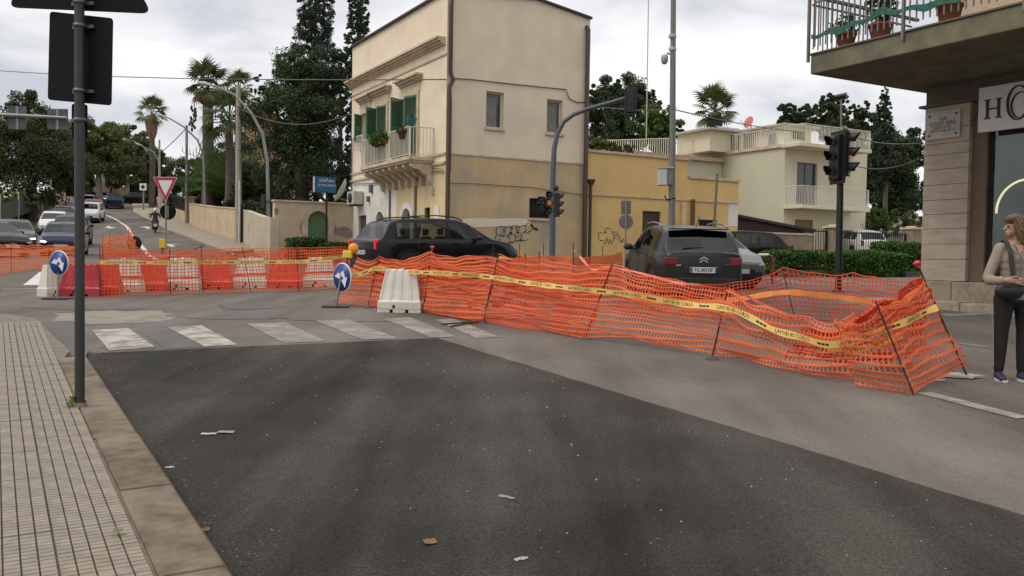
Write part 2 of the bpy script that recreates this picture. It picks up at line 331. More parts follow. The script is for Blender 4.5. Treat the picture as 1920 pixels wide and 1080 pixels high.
k0 = (-1.16 - kd.x * 5, 3.53 - kd.y * 5); k1 = (-4.28, 8.87)
kerb = struct(MB().add([gz(-1.6, 4), gz(-1.5, 4), gz(-1.5, 4.1)], [(0, 1, 2)]).build('kerb', M_KERB))
kerb_run(k0, (-4.1, 8.56), .26, .115, kerb, 9)
# tiles: 25 cm cement tiles with a grooved grid of small cells
def tile_mesh():
    mb = MB(); T = .30; nx, ny = 5, 7; g = .0019; e = .0018
    for i in range(nx):
        for j in range(ny):
            x0, x1 = i * T / nx + g, (i + 1) * T / nx - g; y0, y1 = j * T / ny + g * .7, (j + 1) * T / ny - g * .7; z = .014
            v = [(x0, y0, 0), (x1, y0, 0), (x1, y1, 0), (x0, y1, 0), (x0 + e, y0 + e, z), (x1 - e, y0 + e, z), (x1 - e, y1 - e, z), (x0 + e, y1 - e, z)]
            mb.add(v, [(4, 5, 6, 7), (0, 1, 5, 4), (1, 2, 6, 5), (2, 3, 7, 6), (3, 0, 4, 7)])
    return mb.mesh('tile', M_TILE)
TM = tile_mesh(); kn = Vector((-kd.y, kd.x))        # kn points away from the road
org = Vector((-1.16, 3.53)) - kd * 2.2 + kn * .275; slope = (PR[2][1]) / 28
def inside(p, poly):
    c = False
    for i in range(len(poly)):
        a, b = poly[i], poly[(i + 1) % len(poly)]
        if (a[1] > p[1]) != (b[1] > p[1]) and p[0] < (b[0] - a[0]) * (p[1] - a[1]) / (b[1] - a[1]) + a[0]: c = not c
    return c
ppoly = [(-1.3 - kd.x * 9, 3.4 - kd.y * 9), (-4.25, 8.35), (-4.55, 9.0), (-5.35, 10.25), g2(72, 618), g2(45, 608), g2(-5, 603), (-9.4, 11.5), (-19, 8.5), (-19, -8)]
cand = []
for i in range(0, 40):
    for j in range(-4, 38):
        p = org + kn * (i * .303) + kd * (j * .303); c = p + kn * .15 + kd * .15
        if inside(c, ppoly) and c.y > 2.4 and c.x > -.64 * c.y - .5 and c.y < 13: cand.append((c.length, p, i, j))
cand.sort(key=lambda q: q[0])
ang = math.atan2(kn.y, kn.x); rest = MB()
Mt0 = Matrix.Rotation(math.atan(slope), 4, 'X')
for k, (_, p, i, j) in enumerate(cand):
    # basis: x along kn, y along -kd (right handed)
    X = Vector((kn.x, kn.y, 0)); Y_ = Vector((-kd.x, -kd.y, 0)); X.z = X.y * slope; Y_.z = Y_.y * slope
    q = p + kd * .3; Mx = Matrix((X, Y_, X.cross(Y_))).transposed().to_4x4(); Mx.translation = gz(q.x, q.y, .102 + random.uniform(-.002, .002))
    if k < 290:
        o = bpy.data.objects.new('tile', TM); COL.objects.link(o); o.parent = pavement; o.matrix_world = Mx
    else: rest.add([Mx @ v.co for v in TM.vertices], [tuple(f.vertices) for f in TM.polygons])
if rest.v: r_ = rest.build('tiles_beyond', M_TILE, pavement); r_['kind'] = 'stuff'
# dark asphalt ramp between the tiles and the crossing
struct(sheet(MB(), [g2(104, 676), g2(160, 676), g2(166, 662), g2(142, 640), g2(112, 612), g2(60, 599), g2(0, 591), g2(-60, 590), g2(-60, 600), g2(0, 600), g2(45, 605), g2(76, 616), g2(92, 650)], .03).build('ramp', M_PATCH))
# ------------------------------------------------------------------ pavements across the junction and uphill
M_PAVE2 = mat('far_pavement', (.27, .225, .165), .9, var=.15, sc=3, dirt=(.18, .155, .12), dsc=.8, damt=.5)
GW = [g2(505, 470), g2(464, 459), g2(427.7, 446.7), g2(382.6, 432.4), g2(356, 420), g2(330, 410), g2(305, 398), g2(272.6, 381.5), g2(255, 374)]   # foot of the garden wall
GTOP = [388, 394, 390.6, 386, 382, 378, 372, 366, 362]; GPX = [505, 464, 427.7, 382.6, 356, 330, 305, 272.6, 255]
GH = [at(x, t_, g[1]).z - prof(g[1]) for x, t_, g in zip(GPX, GTOP, GW)]
def off_pts(P, d):
    return [(x + d, y) for x, y in P]
up = MB(); K = [(GW[0][0] - 1.2, GW[0][1] - 3)] + [(x - 2.0 - .012 * (y - 35), y - .8) for x, y in GW[1:]]
for i in range(len(K) - 1): slab(up, [K[i], GW[i], GW[i + 1], K[i + 1]][::-1], 0, .11)
struct(up.build('pavement_uphill', M_PAVE2))
HB = Vector(at(833, 503, 30)); 
fp = lambda x, y: (HB.x + DR.x * x + DL.x * y, HB.y + DR.y * x + DL.y * y)
struct(slab(MB(), [fp(-1.3, -1.6), fp(40, -1.6), fp(40, 4), fp(14, 4), fp(0, 4), fp(0, 14), fp(-1.3, 14)], 0, .11).build('pavement_house', M_PAVE2))
# ================================================================== buildings
M_CREAM = mat('cream_plaster', (.72, .605, .45), .9, var=.05, sc=1.5, dirt=(.54, .40, .29), dsc=.45, damt=.35, bump=.08, bsc=40)
M_CREAM2 = mat('side_plaster', (.66, .56, .42), .9, var=.05, sc=1.2, dirt=(.49, .41, .30), dsc=.5, damt=.5, bump=.08, bsc=40)
M_OCHRE = mat('weathered_ochre_plaster', (.47, .345, .19), .92, var=.14, sc=1.1, dirt=(.31, .275, .22), dsc=.8, damt=1., bump=.15, bsc=25, streak=.5)
M_YELLOW = mat('yellow_plaster', (.62, .42, .17), .9, var=.08, sc=1.0, dirt=(.50, .32, .13), dsc=.8, damt=.6, bump=.08, bsc=30, streak=.45)
M_WHITEP = mat('white_plaster', (.66, .63, .565), .9, var=.06, sc=2, dirt=(.47, .43, .36), dsc=1.1, damt=.6)
M_OCHRE2 = mat('yellow_front_plaster', (.60, .475, .265), .9, var=.08, sc=1.6, dirt=(.45, .36, .22), dsc=1.1, damt=.5)
M_PALE = mat('pale_green_plaster', (.50, .475, .35), .9, var=.05, sc=1, dirt=(.40, .375, .27), dsc=.5, damt=.5)
M_PALE2 = mat('pale_cream_plaster', (.60, .545, .40), .9, var=.05, sc=1, dirt=(.47, .42, .31), dsc=.6, damt=.4)
M_STONE = mat('carved_stone', (.51, .415, .295), .9, var=.14, sc=5, dirt=(.33, .255, .175), dsc=2, damt=.6, bump=.15)
M_GLASS = mat('window_glass', (.035, .038, .04), .06, var=0, spec=.7)
M_CURT = mat('grey_blind', (.16, .16, .15), .7, var=.2, sc=9)
M_FRAMEW = mat('white_window_frame', (.62, .60, .54), .6, var=.05)
M_GREEN = mat('green_shutter_paint', (.065, .145, .09), .6, var=.15, sc=4)
M_GREEN2 = mat('faded_green_door', (.10, .19, .09), .7, var=.2, sc=3, dirt=(.16, .21, .12), dsc=2, damt=.5)
M_PIPE = mat('brown_pipe', (.055, .033, .026), .5, var=.15)
M_RAILW = mat('white_railing', (.62, .585, .49), .6, var=.05)
M_DARK = mat('dark_opening', (.018, .016, .014), .8, var=.3, sc=4)
M_DOORB = mat('dark_brown_door', (.05, .032, .022), .7, var=.25, sc=5)
M_IRON = mat('dark_iron', (.02, .02, .02), .55, var=.2, metal=.3)
M_ROOF = mat('roof_edge', (.05, .04, .035), .8, var=.2)
M_CABLE = mat('grey_cable', (.11, .10, .09), .7, var=.1)
M_TERRA = mat('terracotta', (.26, .095, .05), .85, var=.2, sc=8)
M_BLACKP = mat('graffiti_black', (.012, .011, .012), .7, var=.1)
M_BOXG = mat('grey_utility_box', (.42, .41, .37), .6, var=.08, dirt=(.25, .235, .2), dsc=3)
def wall(mb, fr, L, z0, z1, holes=(), depth=.18, top=None):
    """plane wall fr(a, z, inward): grid of faces around rectangular holes (a0, a1, b0, b1) with reveals"""
    A = sorted({0, L} | {h[i] for h in holes for i in (0, 1)}); B = sorted({z0, z1} | {h[i] for h in holes for i in (2, 3)})
    for i in range(len(A) - 1):
        for j in range(len(B) - 1):
            a, b = (A[i] + A[i + 1]) / 2, (B[j] + B[j + 1]) / 2
            if not any(h[0] < a < h[1] and h[2] < b < h[3] for h in holes):
                mb.quad(fr(A[i], B[j], 0), fr(A[i + 1], B[j], 0), fr(A[i + 1], B[j + 1], 0), fr(A[i], B[j + 1], 0))
    for a0, a1, b0, b1 in holes:
        for p, q in (((a0, b0), (a1, b0)), ((a1, b0), (a1, b1)), ((a1, b1), (a0, b1)), ((a0, b1), (a0, b0))):
            mb.quad(fr(*p, 0), fr(*q, 0), fr(*q, depth), fr(*p, depth))
    return mb
def pbox(mb, fr, a0, a1, b0, b1, d0, d1): # box in plane coordinates; d is inward depth (negative stands proud)
    v = [fr(a, b, d) for d in (d0, d1) for b in (b0, b1) for a in (a0, a1)]
    return mb.add(v, [(0, 1, 3, 2), (4, 6, 7, 5), (0, 4, 5, 1), (2, 3, 7, 6), (0, 2, 6, 4), (1, 5, 7, 3)])
def window(parent, fr, h, depth=.16, frame=M_FRAMEW, pane=M_GLASS, sash=True, sill=None, name='window'):
    a0, a1, b0, b1 = h; w = .055; mb = MB()
    pbox(mb, fr, a0, a0 + w, b0, b1, depth - .05, depth); pbox(mb, fr, a1 - w, a1, b0, b1, depth - .05, depth)
    pbox(mb, fr, a0 + w, a1 - w, b0, b0 + w, depth - .05, depth); pbox(mb, fr, a0 + w, a1 - w, b1 - w, b1, depth - .05, depth)
    if sash: c = (a0 + a1) / 2; pbox(mb, fr, c - .025, c + .025, b0 + w, b1 - w, depth - .045, depth - .005)
    o = mb.build(name, frame, parent)
    p = MB(); p.quad(fr(a0, b0, depth - .01), fr(a1, b0, depth - .01), fr(a1, b1, depth - .01), fr(a0, b1, depth - .01)); p.build('pane', pane, o)
    if sill: s = MB(); pbox(s, fr, a0 - .05, a1 + .05, b0 - .09, b0 - .002, -.07, depth); s.build('sill', sill, o)
    return o
def shutter(parent, p0, out, z0, z1, w, name='shutter', M=M_GREEN):
    """louvred leaf hinged at p0 (x, y), leaf runs along the unit vector out"""
    mb = MB(); p0 = Vector((p0[0], p0[1], 0)); o = Vector((out[0], out[1], 0)).normalized(); n = Vector((-o.y, o.x, 0)) * .022
    def bx(a0, a1, b0, b1, t=1.):
        v = [p0 + o * a + n * s * t + Vector((0, 0, b)) for s in (-1, 1) for b in (b0, b1) for a in (a0, a1)]
        mb.add(v, [(0, 1, 3, 2), (4, 6, 7, 5), (0, 4, 5, 1), (2, 3, 7, 6), (0, 2, 6, 4), (1, 5, 7, 3)])
    bx(0, .05, z0, z1); bx(w - .05, w, z0, z1); bx(.05, w - .05, z0, z0 + .06); bx(.05, w - .05, z1 - .06, z1); m = (z0 + z1) / 2; bx(.05, w - .05, m - .03, m + .03)
    s = mb.build(name, M, parent); sl = MB(); k = z0 + .08
    while k < z1 - .08:
        if abs(k - m) > .05:
            a = [p0 + o * x + n * y + Vector((0, 0, k + dz)) for x in (.05, w - .05) for y, dz in ((-.7, .0), (.7, .035))]
            sl.add(a + [q + Vector((0, 0, .008)) for q in a], [(0, 1, 3, 2), (4, 6, 7, 5), (0, 4, 5, 1), (2, 3, 7, 6)])
        k += .055
    q = sl.build('louvres', M, s); q['kind'] = 'stuff'
    return s
def railing(mb_rail, mb_bar, P, h, step=.11, r=.012, base=.06, post=None):
    P = [Vector(p) for p in P]
    for a, b in zip(P, P[1:]):
        up = Vector((0, 0, 1)); mb_rail.bar(a + up * h, b + up * h, .05, .03); mb_rail.bar(a + up * base, b + up * base, .03, .02)
        n = max(1, int((b - a).length / step))
        for k in range(n + 1):
            p = a + (b - a) * k / n; mb_bar.bar(p + up * base, p + up * h, r * 2)
    for p in P: mb_rail.bar(p, p + Vector((0, 0, h)), .045)
def bars_parts(parent, P, h, step, r, base, M, name='bar', n_max=60):
    P = [Vector(p) for p in P]; up = Vector((0, 0, 1)); me = MB().bar((0, 0, base), (0, 0, h), r * 2).mesh(name, M)
    off = Vector(parent['_w']) if parent.get('_w') else Vector()
    for a, b in zip(P, P[1:]):
        n = max(1, int((b - a).length / step))
        for k in range(n):
            o = bpy.data.objects.new(name, me); COL.objects.link(o); o.parent = parent; o.location = a + (b - a) * (k + .5) / n - off
# ------------------------------------------------------------------ corner house
H = Frame((HB.x, HB.y, prof(30) - .05), TH)
house = thing('corner_house', 'tall cream two storey house on the corner with green shutters and stone balcony', 'house', H.o, TH)
RX = H.front(1102, 300)[0]; LY = H.side(659, 300)[0]
zt = H.side(661, 89)[1] * .5 + H.side(810, 2)[1] * .5; zr = H.front(1105, 36)[1]; zridge = H.front(1007, 0)[1]; xr = H.front(1007, 0)[0]
zc = H.front(838, 288)[1] * .5 + H.front(1098, 307)[1] * .5
zc2 = H.side(827, 307)[1]
fF = lambda a, b, d: (a, d, b)             # right hand face, plane y = 0
fS = lambda a, b, d: (d, a, b)             # balcony face, plane x = 0
def HF(x0, x1, y0, y1): a, b = H.front(x0, y1), H.front(x1, y0); return (a[0], b[0], H.front((x0 + x1) / 2, y1)[1], H.front((x0 + x1) / 2, y0)[1])
def HS(x0, x1, yt, yb): a, b = H.side(x0, yt), H.side(x1, yb); m = (x0 + x1) / 2; return (b[0], a[0], H.side(m, yb)[1], H.side(m, yt)[1])
w1 = HF(911, 945, 172, 240); w2 = HF(1025, 1055, 187, 250); w3 = HF(992, 1032, 372, 409)
u = MB(); wall(u, fF, RX, zc, zt - .25, [w1, w2], .2)
xs = [0, xr * .5, xr, RX]; u.quad((0, 0, zt - .25), (RX, 0, zt - .25), (RX, 0, zr), (xr, 0, zridge), (xr * .45, 0, zt + (zridge - zt) * .6 + .0), (0, 0, zt))
u.build('upper_side_wall', M_CREAM2, house)
lw = MB(); wall(lw, fF, RX, -.3, zc, [w3], .2); lw.build('lower_side_wall', M_OCHRE, house)
MB().box(0, RX, -.03, 0, zc - .03, zc + .03).build('string_course', M_STONE, house)
# balcony face
d1, d2, d3 = HS(680, 693, 213, 266), HS(707, 726, 200, 305), HS(757, 783, 182, 290)
d2 = (d2[0], d2[1], zc + .06, d2[3]); d3 = (d3[0], d3[1], zc + .06, d3[3])
g1, g2_, g3, g4 = HS(672, 686, 404, 470), HS(706, 721, 397, 470), HS(755, 771, 391, 470), HS(796, 806, 389, 413)
g1, g2_, g3 = [(a, b, 0., d) for a, b, c, d in (g1, g2_, g3)]
us = MB(); wall(us, fS, LY, zc2 + .05, zt, [d1, d2, d3], .3); us.build('upper_front_wall', M_CREAM, house)
ysp = H.side(743, 380)[0]
ls = MB(); wall(ls, fS, ysp, -.3, zc2 + .05, [g3, g4], .25); ls.build('lower_front_wall', M_OCHRE2, house)
l2 = MB(); fS2 = lambda a, b, d: (d, a + ysp, b)
wall(l2, fS2, LY - ysp, -.3, zc2 + .05, [(g[0] - ysp, g[1] - ysp, g[2], g[3]) for g in (g1, g2_)], .25); l2.build('lower_front_wall', M_WHITEP, house)
rf = MB(); rf.quad((0, LY, -.3), (RX, LY, -.3), (RX, LY, zr), (0, LY, zt)); rf.quad((RX, 0, -.3), (RX, LY, -.3), (RX, LY, zr), (RX, 0, zr)); rf.build('rear_wall', M_CREAM2, house)
ro = MB(); ro.quad((-.06, -.06, zt + .02), (xr, -.06, zridge + .02), (xr, LY, zridge + .02), (-.06, LY, zt + .02)); ro.quad((xr, -.06, zridge + .02), (RX + .06, -.06, zr + .02), (RX + .06, LY, zr + .02), (xr, LY, zridge + .02))
ro.bar((-.05, -.05, zt + .03), (-.05, LY, zt + .03), .12, .08); ro.bar((xr, -.05, zridge + .03), (RX + .03, -.05, zr + .03), .12, .08); ro.bar((-.05, -.05, zt + .03), (xr, -.05, zridge + .03), .12, .08); ro.build('roof', M_ROOF, house)
# cornice and mouldings
zk = H.side(650, 160)[1] * .4 + H.side(820, 76)[1] * .6; ck = MB()
for dz, pr in ((0, .34), (-.07, .27), (-.14, .18), (-.2, .1)): ck.box(-pr, 0, .12, LY + .1, zk - .07 + dz, zk + dz - .002)
ck.build('cornice', M_STONE, house); MB().box(-.045, 0, 0, LY, zk - .62, zk - .56).build('frieze_moulding', M_STONE, house)
MB().box(-.05, 0, 0, LY, zc - .05, zc + .03).build('string_course', M_STONE, house); MB().box(-.06, 0, 0, LY, zc2 - .02, zc2 + .06).build('string_course', M_STONE, house)
for dct in (d1, d2, d3):
    c, hw = (dct[0] + dct[1]) / 2, (dct[1] - dct[0]) / 2 + .28; z = dct[3] + .62; hd = MB()
    hd.box(-.3, 0, c - hw - .12, c + hw + .12, z, z + .07); hd.box(-.2, 0, c - hw - .04, c + hw + .04, z - .09, z - .002); hd.box(-.1, 0, c - hw, c + hw, z - .17, z - .092)
    hd.box(-.04, 0, c - hw + .1, c + hw - .1, dct[3] + .12, z - .172); hd.box(-.07, 0, dct[0] - .13, dct[0] - .005, dct[2], dct[3] + .118); hd.box(-.07, 0, dct[1] + .005, dct[1] + .13, dct[2], dct[3] + .118); hd.box(-.07, 0, dct[0] - .003, dct[1] + .003, dct[3] + .003, dct[3] + .118)
    hd.build('window_hood', M_STONE, house)
for k, dct in enumerate((d1, d2, d3)):
    o = window(house, fS, dct, .26, M_FRAMEW, M_GLASS, sill=M_STONE if k == 0 else None, name='window' if k == 0 else 'balcony_door')
    cw = MB(); pbox(cw, fS, dct[0] + .05, dct[1] - .05, dct[2] + .05, dct[3] - .08, .2, .215); cw.build('curtain', mat('white_curtain', (.5, .48, .43), .9, var=.1, sc=8), o)
    lw_ = (dct[1] - dct[0]) / 2
    shutter(house, (-.075, dct[1]), (-.15, 1), dct[2] + .02, dct[3] - .02, lw_); shutter(house, (-.06, dct[1] - .02), (-.9, -.5), dct[2] + .02, dct[3] - .02, lw_)
    shutter(house, (-.05, dct[0]), (-.35, 1) if k else (-.08, -1), dct[2] + .02, dct[3] - .02, lw_)
# balcony
yb0 = H.side(767, 300, -.95)[0]; yb1 = H.side(675, 322, -.95)[0]
bal = MB(); bal.box(-.95, -.002, yb0, yb1, zc - .20, zc - .06); bal.box(-.9, -.002, yb0 + .05, yb1 - .05, zc - .27, zc - .202); bal.build('balcony_slab', M_STONE, house, bevel=.02)
for k in range(8):
    y = yb0 + .2 + (yb1 - yb0 - .4) * k / 7; pr = [(0, zc - .272), (-.82, zc - .272), (-.84, zc - .38), (-.72, zc - .46), (-.5, zc - .5), (-.38, zc - .62), (-.2, zc - .7), (-.14, zc - .95), (0, zc - 1.)]
    MB().prism(pr, y - .09, y + .09, lambda a, b, c: (a, c, b)).build('corbel', M_STONE, house)
ra = MB(); rb = MB(); railing(ra, rb, [(-.02, yb0 + .06, zc - .06), (-.9, yb0 + .06, zc - .06), (-.9, yb1 - .06, zc - .06), (-.02, yb1 - .06, zc - .06)], 1.0, .115, .009)
q = ra.build('balcony_railing', M_RAILW, house); q2 = rb.build('bars', M_RAILW, q); q2['kind'] = 'stuff'
# small balconette under the far window
ra = MB(); rb = MB(); railing(ra, rb, [(-.02, d1[0] - .15, d1[2] - .35), (-.35, d1[0] - .15, d1[2] - .35), (-.35, d1[1] + .15, d1[2] - .35), (-.02, d1[1] + .15, d1[2] - .35)], .55, .12, .01)
q = ra.build('window_railing', M_RAILW, house); q2 = rb.build('bars', M_RAILW, q); q2['kind'] = 'stuff'
# plants hung on the balcony rail
M_LEAFB = foliage('pot_leaf', (.02, .06, .012), (.10, .20, .04), 3)
def leaves(name, mats, parent, c, r, n, size, seed=1, off=None, flat=1.):
    g = np.random.default_rng(seed); p = g.normal(size=(n, 3)); p /= np.linalg.norm(p, axis=1)[:, None]; p *= (g.random((n, 1)) ** .4); p = p * np.array(r) + np.array(c)
    return leaf_mesh(name, mats, parent, p, g, size, off)
def leaf_mesh(name, mats, parent, p, g, size, off=None, upb=.3, asp=.6):
    n = len(p); a = g.normal(size=(n, 3)); a /= np.linalg.norm(a, axis=1)[:, None]; b = g.normal(size=(n, 3)); b[:, 2] += upb; b -= a * (a * b).sum(1)[:, None]; b /= np.linalg.norm(b, axis=1)[:, None] + 1e-9
    s = (size * (.6 + .8 * g.random((n, 1)))); q = np.stack([p - a * s, p + b * s * asp, p + a * s, p - b * s * asp], 1).reshape(-1, 3)
    if off is not None: q = q - np.array(off)
    me = bpy.data.meshes.new(name); me.vertices.add(4 * n); me.vertices.foreach_set('co', q.astype(np.float32).ravel()); me.loops.add(4 * n); me.loops.foreach_set('vertex_index', np.arange(4 * n, dtype=np.int32))
    me.polygons.add(n); me.polygons.foreach_set('loop_start', np.arange(0, 4 * n, 4, dtype=np.int32)); me.update(calc_edges=True); me.materials.append(mats)
    o = bpy.data.objects.new(name, me); COL.objects.link(o)
    if parent is not None: o.parent = parent
    return o
yq, zq_ = H.side(713, 266, -.98); p_ = thing('balcony_plant', 'bushy green plant in a box on the white balcony rail', 'plant', H.w(-.98, yq, zq_), TH)
MB().box(-.12, .12, -.5, .5, -.1, .1).build('planter', M_TERRA, p_); leaves('foliage', M_LEAFB, p_, (-.05, 0, .12), (.28, .75, .28), 420, .09, 3)
p_ = thing('hanging_pot', 'small dark pot hung on the balcony rail by the right door', 'plant pot', H.w(-.98, *H.side(754, 254, -.98)), TH)
MB().lathe([(.09, -.12), (.15, .05), (.16, .1)], 10).build('pot', M_PIPE, p_); leaves('foliage', mat('dry_leaf', (.10, .07, .04), .9, var=.4), p_, (0, 0, .15), (.22, .3, .14), 160, .07, 4)
p_ = thing('blue_pot', 'blue pot standing on the balcony corner rail', 'plant pot', H.w(-.85, H.side(771, 240, -.85)[0], zc + .96), TH)
MB().lathe([(.1, 0), (.17, .12), (.2, .26)], 10).build('pot', mat('blue_ceramic', (.03, .13, .15), .4, var=.2), p_); leaves('foliage', M_LEAFB, p_, (0, 0, .3), (.15, .15, .1), 60, .06, 5)
# windows and doors
for w in (w1, w2):
    o = window(house, fF, w, .19, mat('beige_window_frame', (.56, .50, .40), .7), M_GLASS, sash=False, sill=M_STONE)
    cb = MB(); pbox(cb, fF, w[0] + .06, w[0] + (w[1] - w[0]) * .72, w[2] + .07, w[3] - .07, .168, .176); cb.build('blind', M_CURT, o)
window(house, fF, w3, .18, M_DARK, M_DARK, sash=False, sill=M_STONE, name='barred_window')
for k in range(7):
    x = w3[0] + (w3[1] - w3[0]) * (k + .5) / 7; MB().bar((x, .03, w3[2]), (x, .03, w3[3]), .025).build('window_bar', M_IRON, house)
for z in (.33, .67): MB().bar((w3[0], .045, w3[2] + (w3[3] - w3[2]) * z), (w3[1], .045, w3[2] + (w3[3] - w3[2]) * z), .02).build('window_bar', M_IRON, house)
def arch_door(parent, fr, h, door_m, sur_m, depth=.2, sw=.16, name='arched_door'):
    a0, a1, b0, b1 = h; c, r = (a0 + a1) / 2, (a1 - a0) / 2; zs = b1 - r; N = 14
    out_ = [(a0 - sw, b0)] + [(c - (r + sw) * math.cos(math.pi * k / N), zs + (r + sw) * math.sin(math.pi * k / N)) for k in range(N + 1)] + [(a1 + sw, b0)]
    inn = [(a0, b0)] + [(c - r * math.cos(math.pi * k / N), zs + r * math.sin(math.pi * k / N)) for k in range(N + 1)] + [(a1, b0)]
    mb = MB()
    for i in range(len(inn) - 1):
        p, q, s, t = inn[i], inn[i + 1], out_[i + 1], out_[i]
        mb.quad(fr(*p, -.05), fr(*q, -.05), fr(*s, -.05), fr(*t, -.05)); mb.quad(fr(*t, -.05), fr(*s, -.05), fr(*s, .01), fr(*t, .01)); mb.quad(fr(*q, -.05), fr(*p, -.05), fr(*p, depth), fr(*q, depth))
    # spandrel faces fill the corners of the square opening behind the arch
    sp = [(a0, b1), *[(c - r * math.cos(math.pi * k / N), zs + r * math.sin(math.pi * k / N)) for k in range(N + 1)], (a1, b1)]
    for i in range(1, len(sp) - 2): mb.quad(fr(*sp[i], -.02), fr(*sp[i + 1], -.02), fr(sp[i + 1][0], b1 + .01, -.02), fr(sp[i][0], b1 + .01, -.02))
    o = mb.build('door_surround', sur_m, parent)
    d = MB(); d.quad(*[fr(a, b, depth - .03) for a, b in inn]); dd_ = d.build(name, door_m, parent)
    return dd_
arch_door(house, fS, g2_, mat('grey_green_door', (.12, .125, .105), .7, var=.2), M_WHITEP, .22, .2); arch_door(house, fS, g3, mat('grey_door', (.10, .10, .095), .7, var=.2), M_WHITEP, .22, .22)
dg = MB(); pbox(dg, fS, g1[0], g1[1], g1[2], g1[3], .1, .14); dgo = dg.build('door', mat('slate_door', (.06, .07, .08), .6, var=.15), house)
dg = MB(); pbox(dg, fS, g1[0] + .1, g1[1] - .1, g1[3] - .5, g1[3] - .15, .08, .098); dg.build('pane', M_GLASS, dgo)
window(house, fS, g4, .15, M_DARK, M_DARK, sash=False, sill=M_STONE, name='small_window')
for k in range(3):
    y = g4[0] + (g4[1] - g4[0]) * (k + .5) / 3; MB().bar((.02, y, g4[2]), (.02, y, g4[3]), .025).build('window_bar', M_IRON, house)
# pipes and cables
px0 = H.front(841, 200)[0]
MB().tube([(px0 + .05, 0, zt - .12), (px0 + .03, -.1, zt - .2), (px0, -.12, zt - .5), (px0, -.12, H.front(841, 138)[1]), (px0 + .1, -.12, H.front(841, 150)[1]), (px0 - .04, -.12, H.front(841, 165)[1]), (px0 - .04, -.12, .1)], .075, 8).build('downpipe', M_PIPE, house)
px1 = H.front(1097, 200)[0]; MB().tube([(px1, -.02, zr - .3), (px1, -.12, zr - .42), (px1, -.12, .1)], .085, 8).build('downpipe', M_PIPE, house)
px2 = H.front(1101, 350)[0]; MB().tube([(px2 + .05, -.15, H.front(1103, 345)[1]), (px2 + .05, -.15, .1)], .06, 8).lathe([(.06, 0), (.14, .14), (.15, .22)], 10, (px2 + .07, -.15, H.front(1103, 348)[1])).build('downpipe', M_PIPE, house)
def cable_front(P, nm='wall_cable', r=.014): MB().tube([(H.front(*p)[0], -.04, H.front(*p)[1]) for p in P], r, 5).build(nm, M_CABLE, house)
cable_front([(845, 147), (880, 149), (960, 158), (1060, 168), (1066, 185), (1080, 192), (1095, 192)], r=.02); cable_front([(844, 150), (846, 200), (844, 320), (838, 324)]); cable_front([(838, 343), (900, 345), (1000, 352), (1095, 366)], r=.012)
MB().tube([(-.05, H.side(*p)[0], H.side(*p)[1]) for p in ((834, 322), (815, 322), (790, 330), (745, 336), (705, 344), (664, 345))], .018, 5).build('wall_cable', M_CABLE, house)
MB().tube([(-.06, H.side(*p)[0], H.side(*p)[1]) for p in ((834, 318), (800, 314), (765, 334), (740, 333), (700, 342))], .014, 5).build('wall_cable', M_CABLE, house)
MB().tube([(-.05, H.side(781, 345)[0], H.side(781, 345)[1]), (-.05, H.side(781, 345)[0], .6)], .05, 6).build('wall_pipe', mat('grey_pipe', (.17, .155, .13), .6), house)
MB().tube([(-.05, H.side(733, 345)[0], H.side(733, 345)[1]), (-.05, H.side(733, 345)[0], 1.8)], .035, 6).build('wall_pipe', M_CABLE, house)
MB().tube([(-.05, LY - .15, H.side(662, 260)[1]), (-.05, LY - .15, .4)], .03, 6).build('wall_pipe', M_CABLE, house)
for p, s in (((813, 355), .16), ((698, 352), .2), ((693, 372), .14), ((787, 334), .1), ((744, 338), .1)):
    y, z = H.side(*p); MB().box(-.12, -.002, y - s / 2, y + s / 2, z - s, z + s * .6).build('junction_box', M_BOXG if s in (.16,) else M_CABLE, house)
pl = MB(); y, z = H.side(819, 401); pbox(pl, fS, y - .2, y + .2, z - .28, z + .28, -.03, -.002); pl.build('wall_plaque', M_WHITEP, house)
yv, zv = H.side(822, 396)
# air conditioner and satellite dish
ac = thing('air_conditioner', 'boxy air conditioner fixed on the white wall beside the dish', 'air conditioner', H.w(-.25, H.side(676, 365)[0], H.side(676, 372)[1]), TH)
MB().box(-.2, .22, -.4, .4, -.27, .27).build('housing', mat('old_white_metal', (.46, .44, .38), .5, var=.08), ac, bevel=.02)
MB().lathe([(.0, 0), (.2, 0), (.22, .015), (.22, .03)], 16, (-.235, 0, 0), 'x').build('fan_grille', M_IRON, ac)
[MB().bar((-.15, y, -.3), (.25, y, -.3), .04).build('bracket', M_IRON, ac) for y in (.3, -.3)]
ds = thing('satellite_dish', 'large white satellite dish sticking out from the far corner of the cream house', 'satellite dish', H.w(-.2, LY + .25, H.side(664, 372)[1]), TH)
M_DISH = mat('dish_white', (.62, .60, .55), .5, var=.06)
dm = MB().lathe([(0, .0), (.22, .03), (.42, .1), (.56, .19)], 20); dm.lathe([(.56, .2), (.42, .115), (.22, .045), (0, .015)], 20)
dm.xf(Matrix.Translation((-.02, .05, .3)) @ Matrix.Rotation(-TH - R_(14), 4, 'Z') @ Matrix.Rotation(R_(-62), 4, 'Y') @ Matrix.Rotation(R_(20), 4, 'X')); dm.build('dish', M_DISH, ds)
MB().tube([(.3, -.2, -.1), (.22, -.05, -.12), (.2, -.03, .2)], .03, 6).build('mount', M_IRON, ds); MB().tube([(.18, -.05, -.1), (-.36, .2, .08)], .02, 6).box(-.42, -.32, .15, .25, .04, .16).build('feed_arm', M_BOXG, ds)
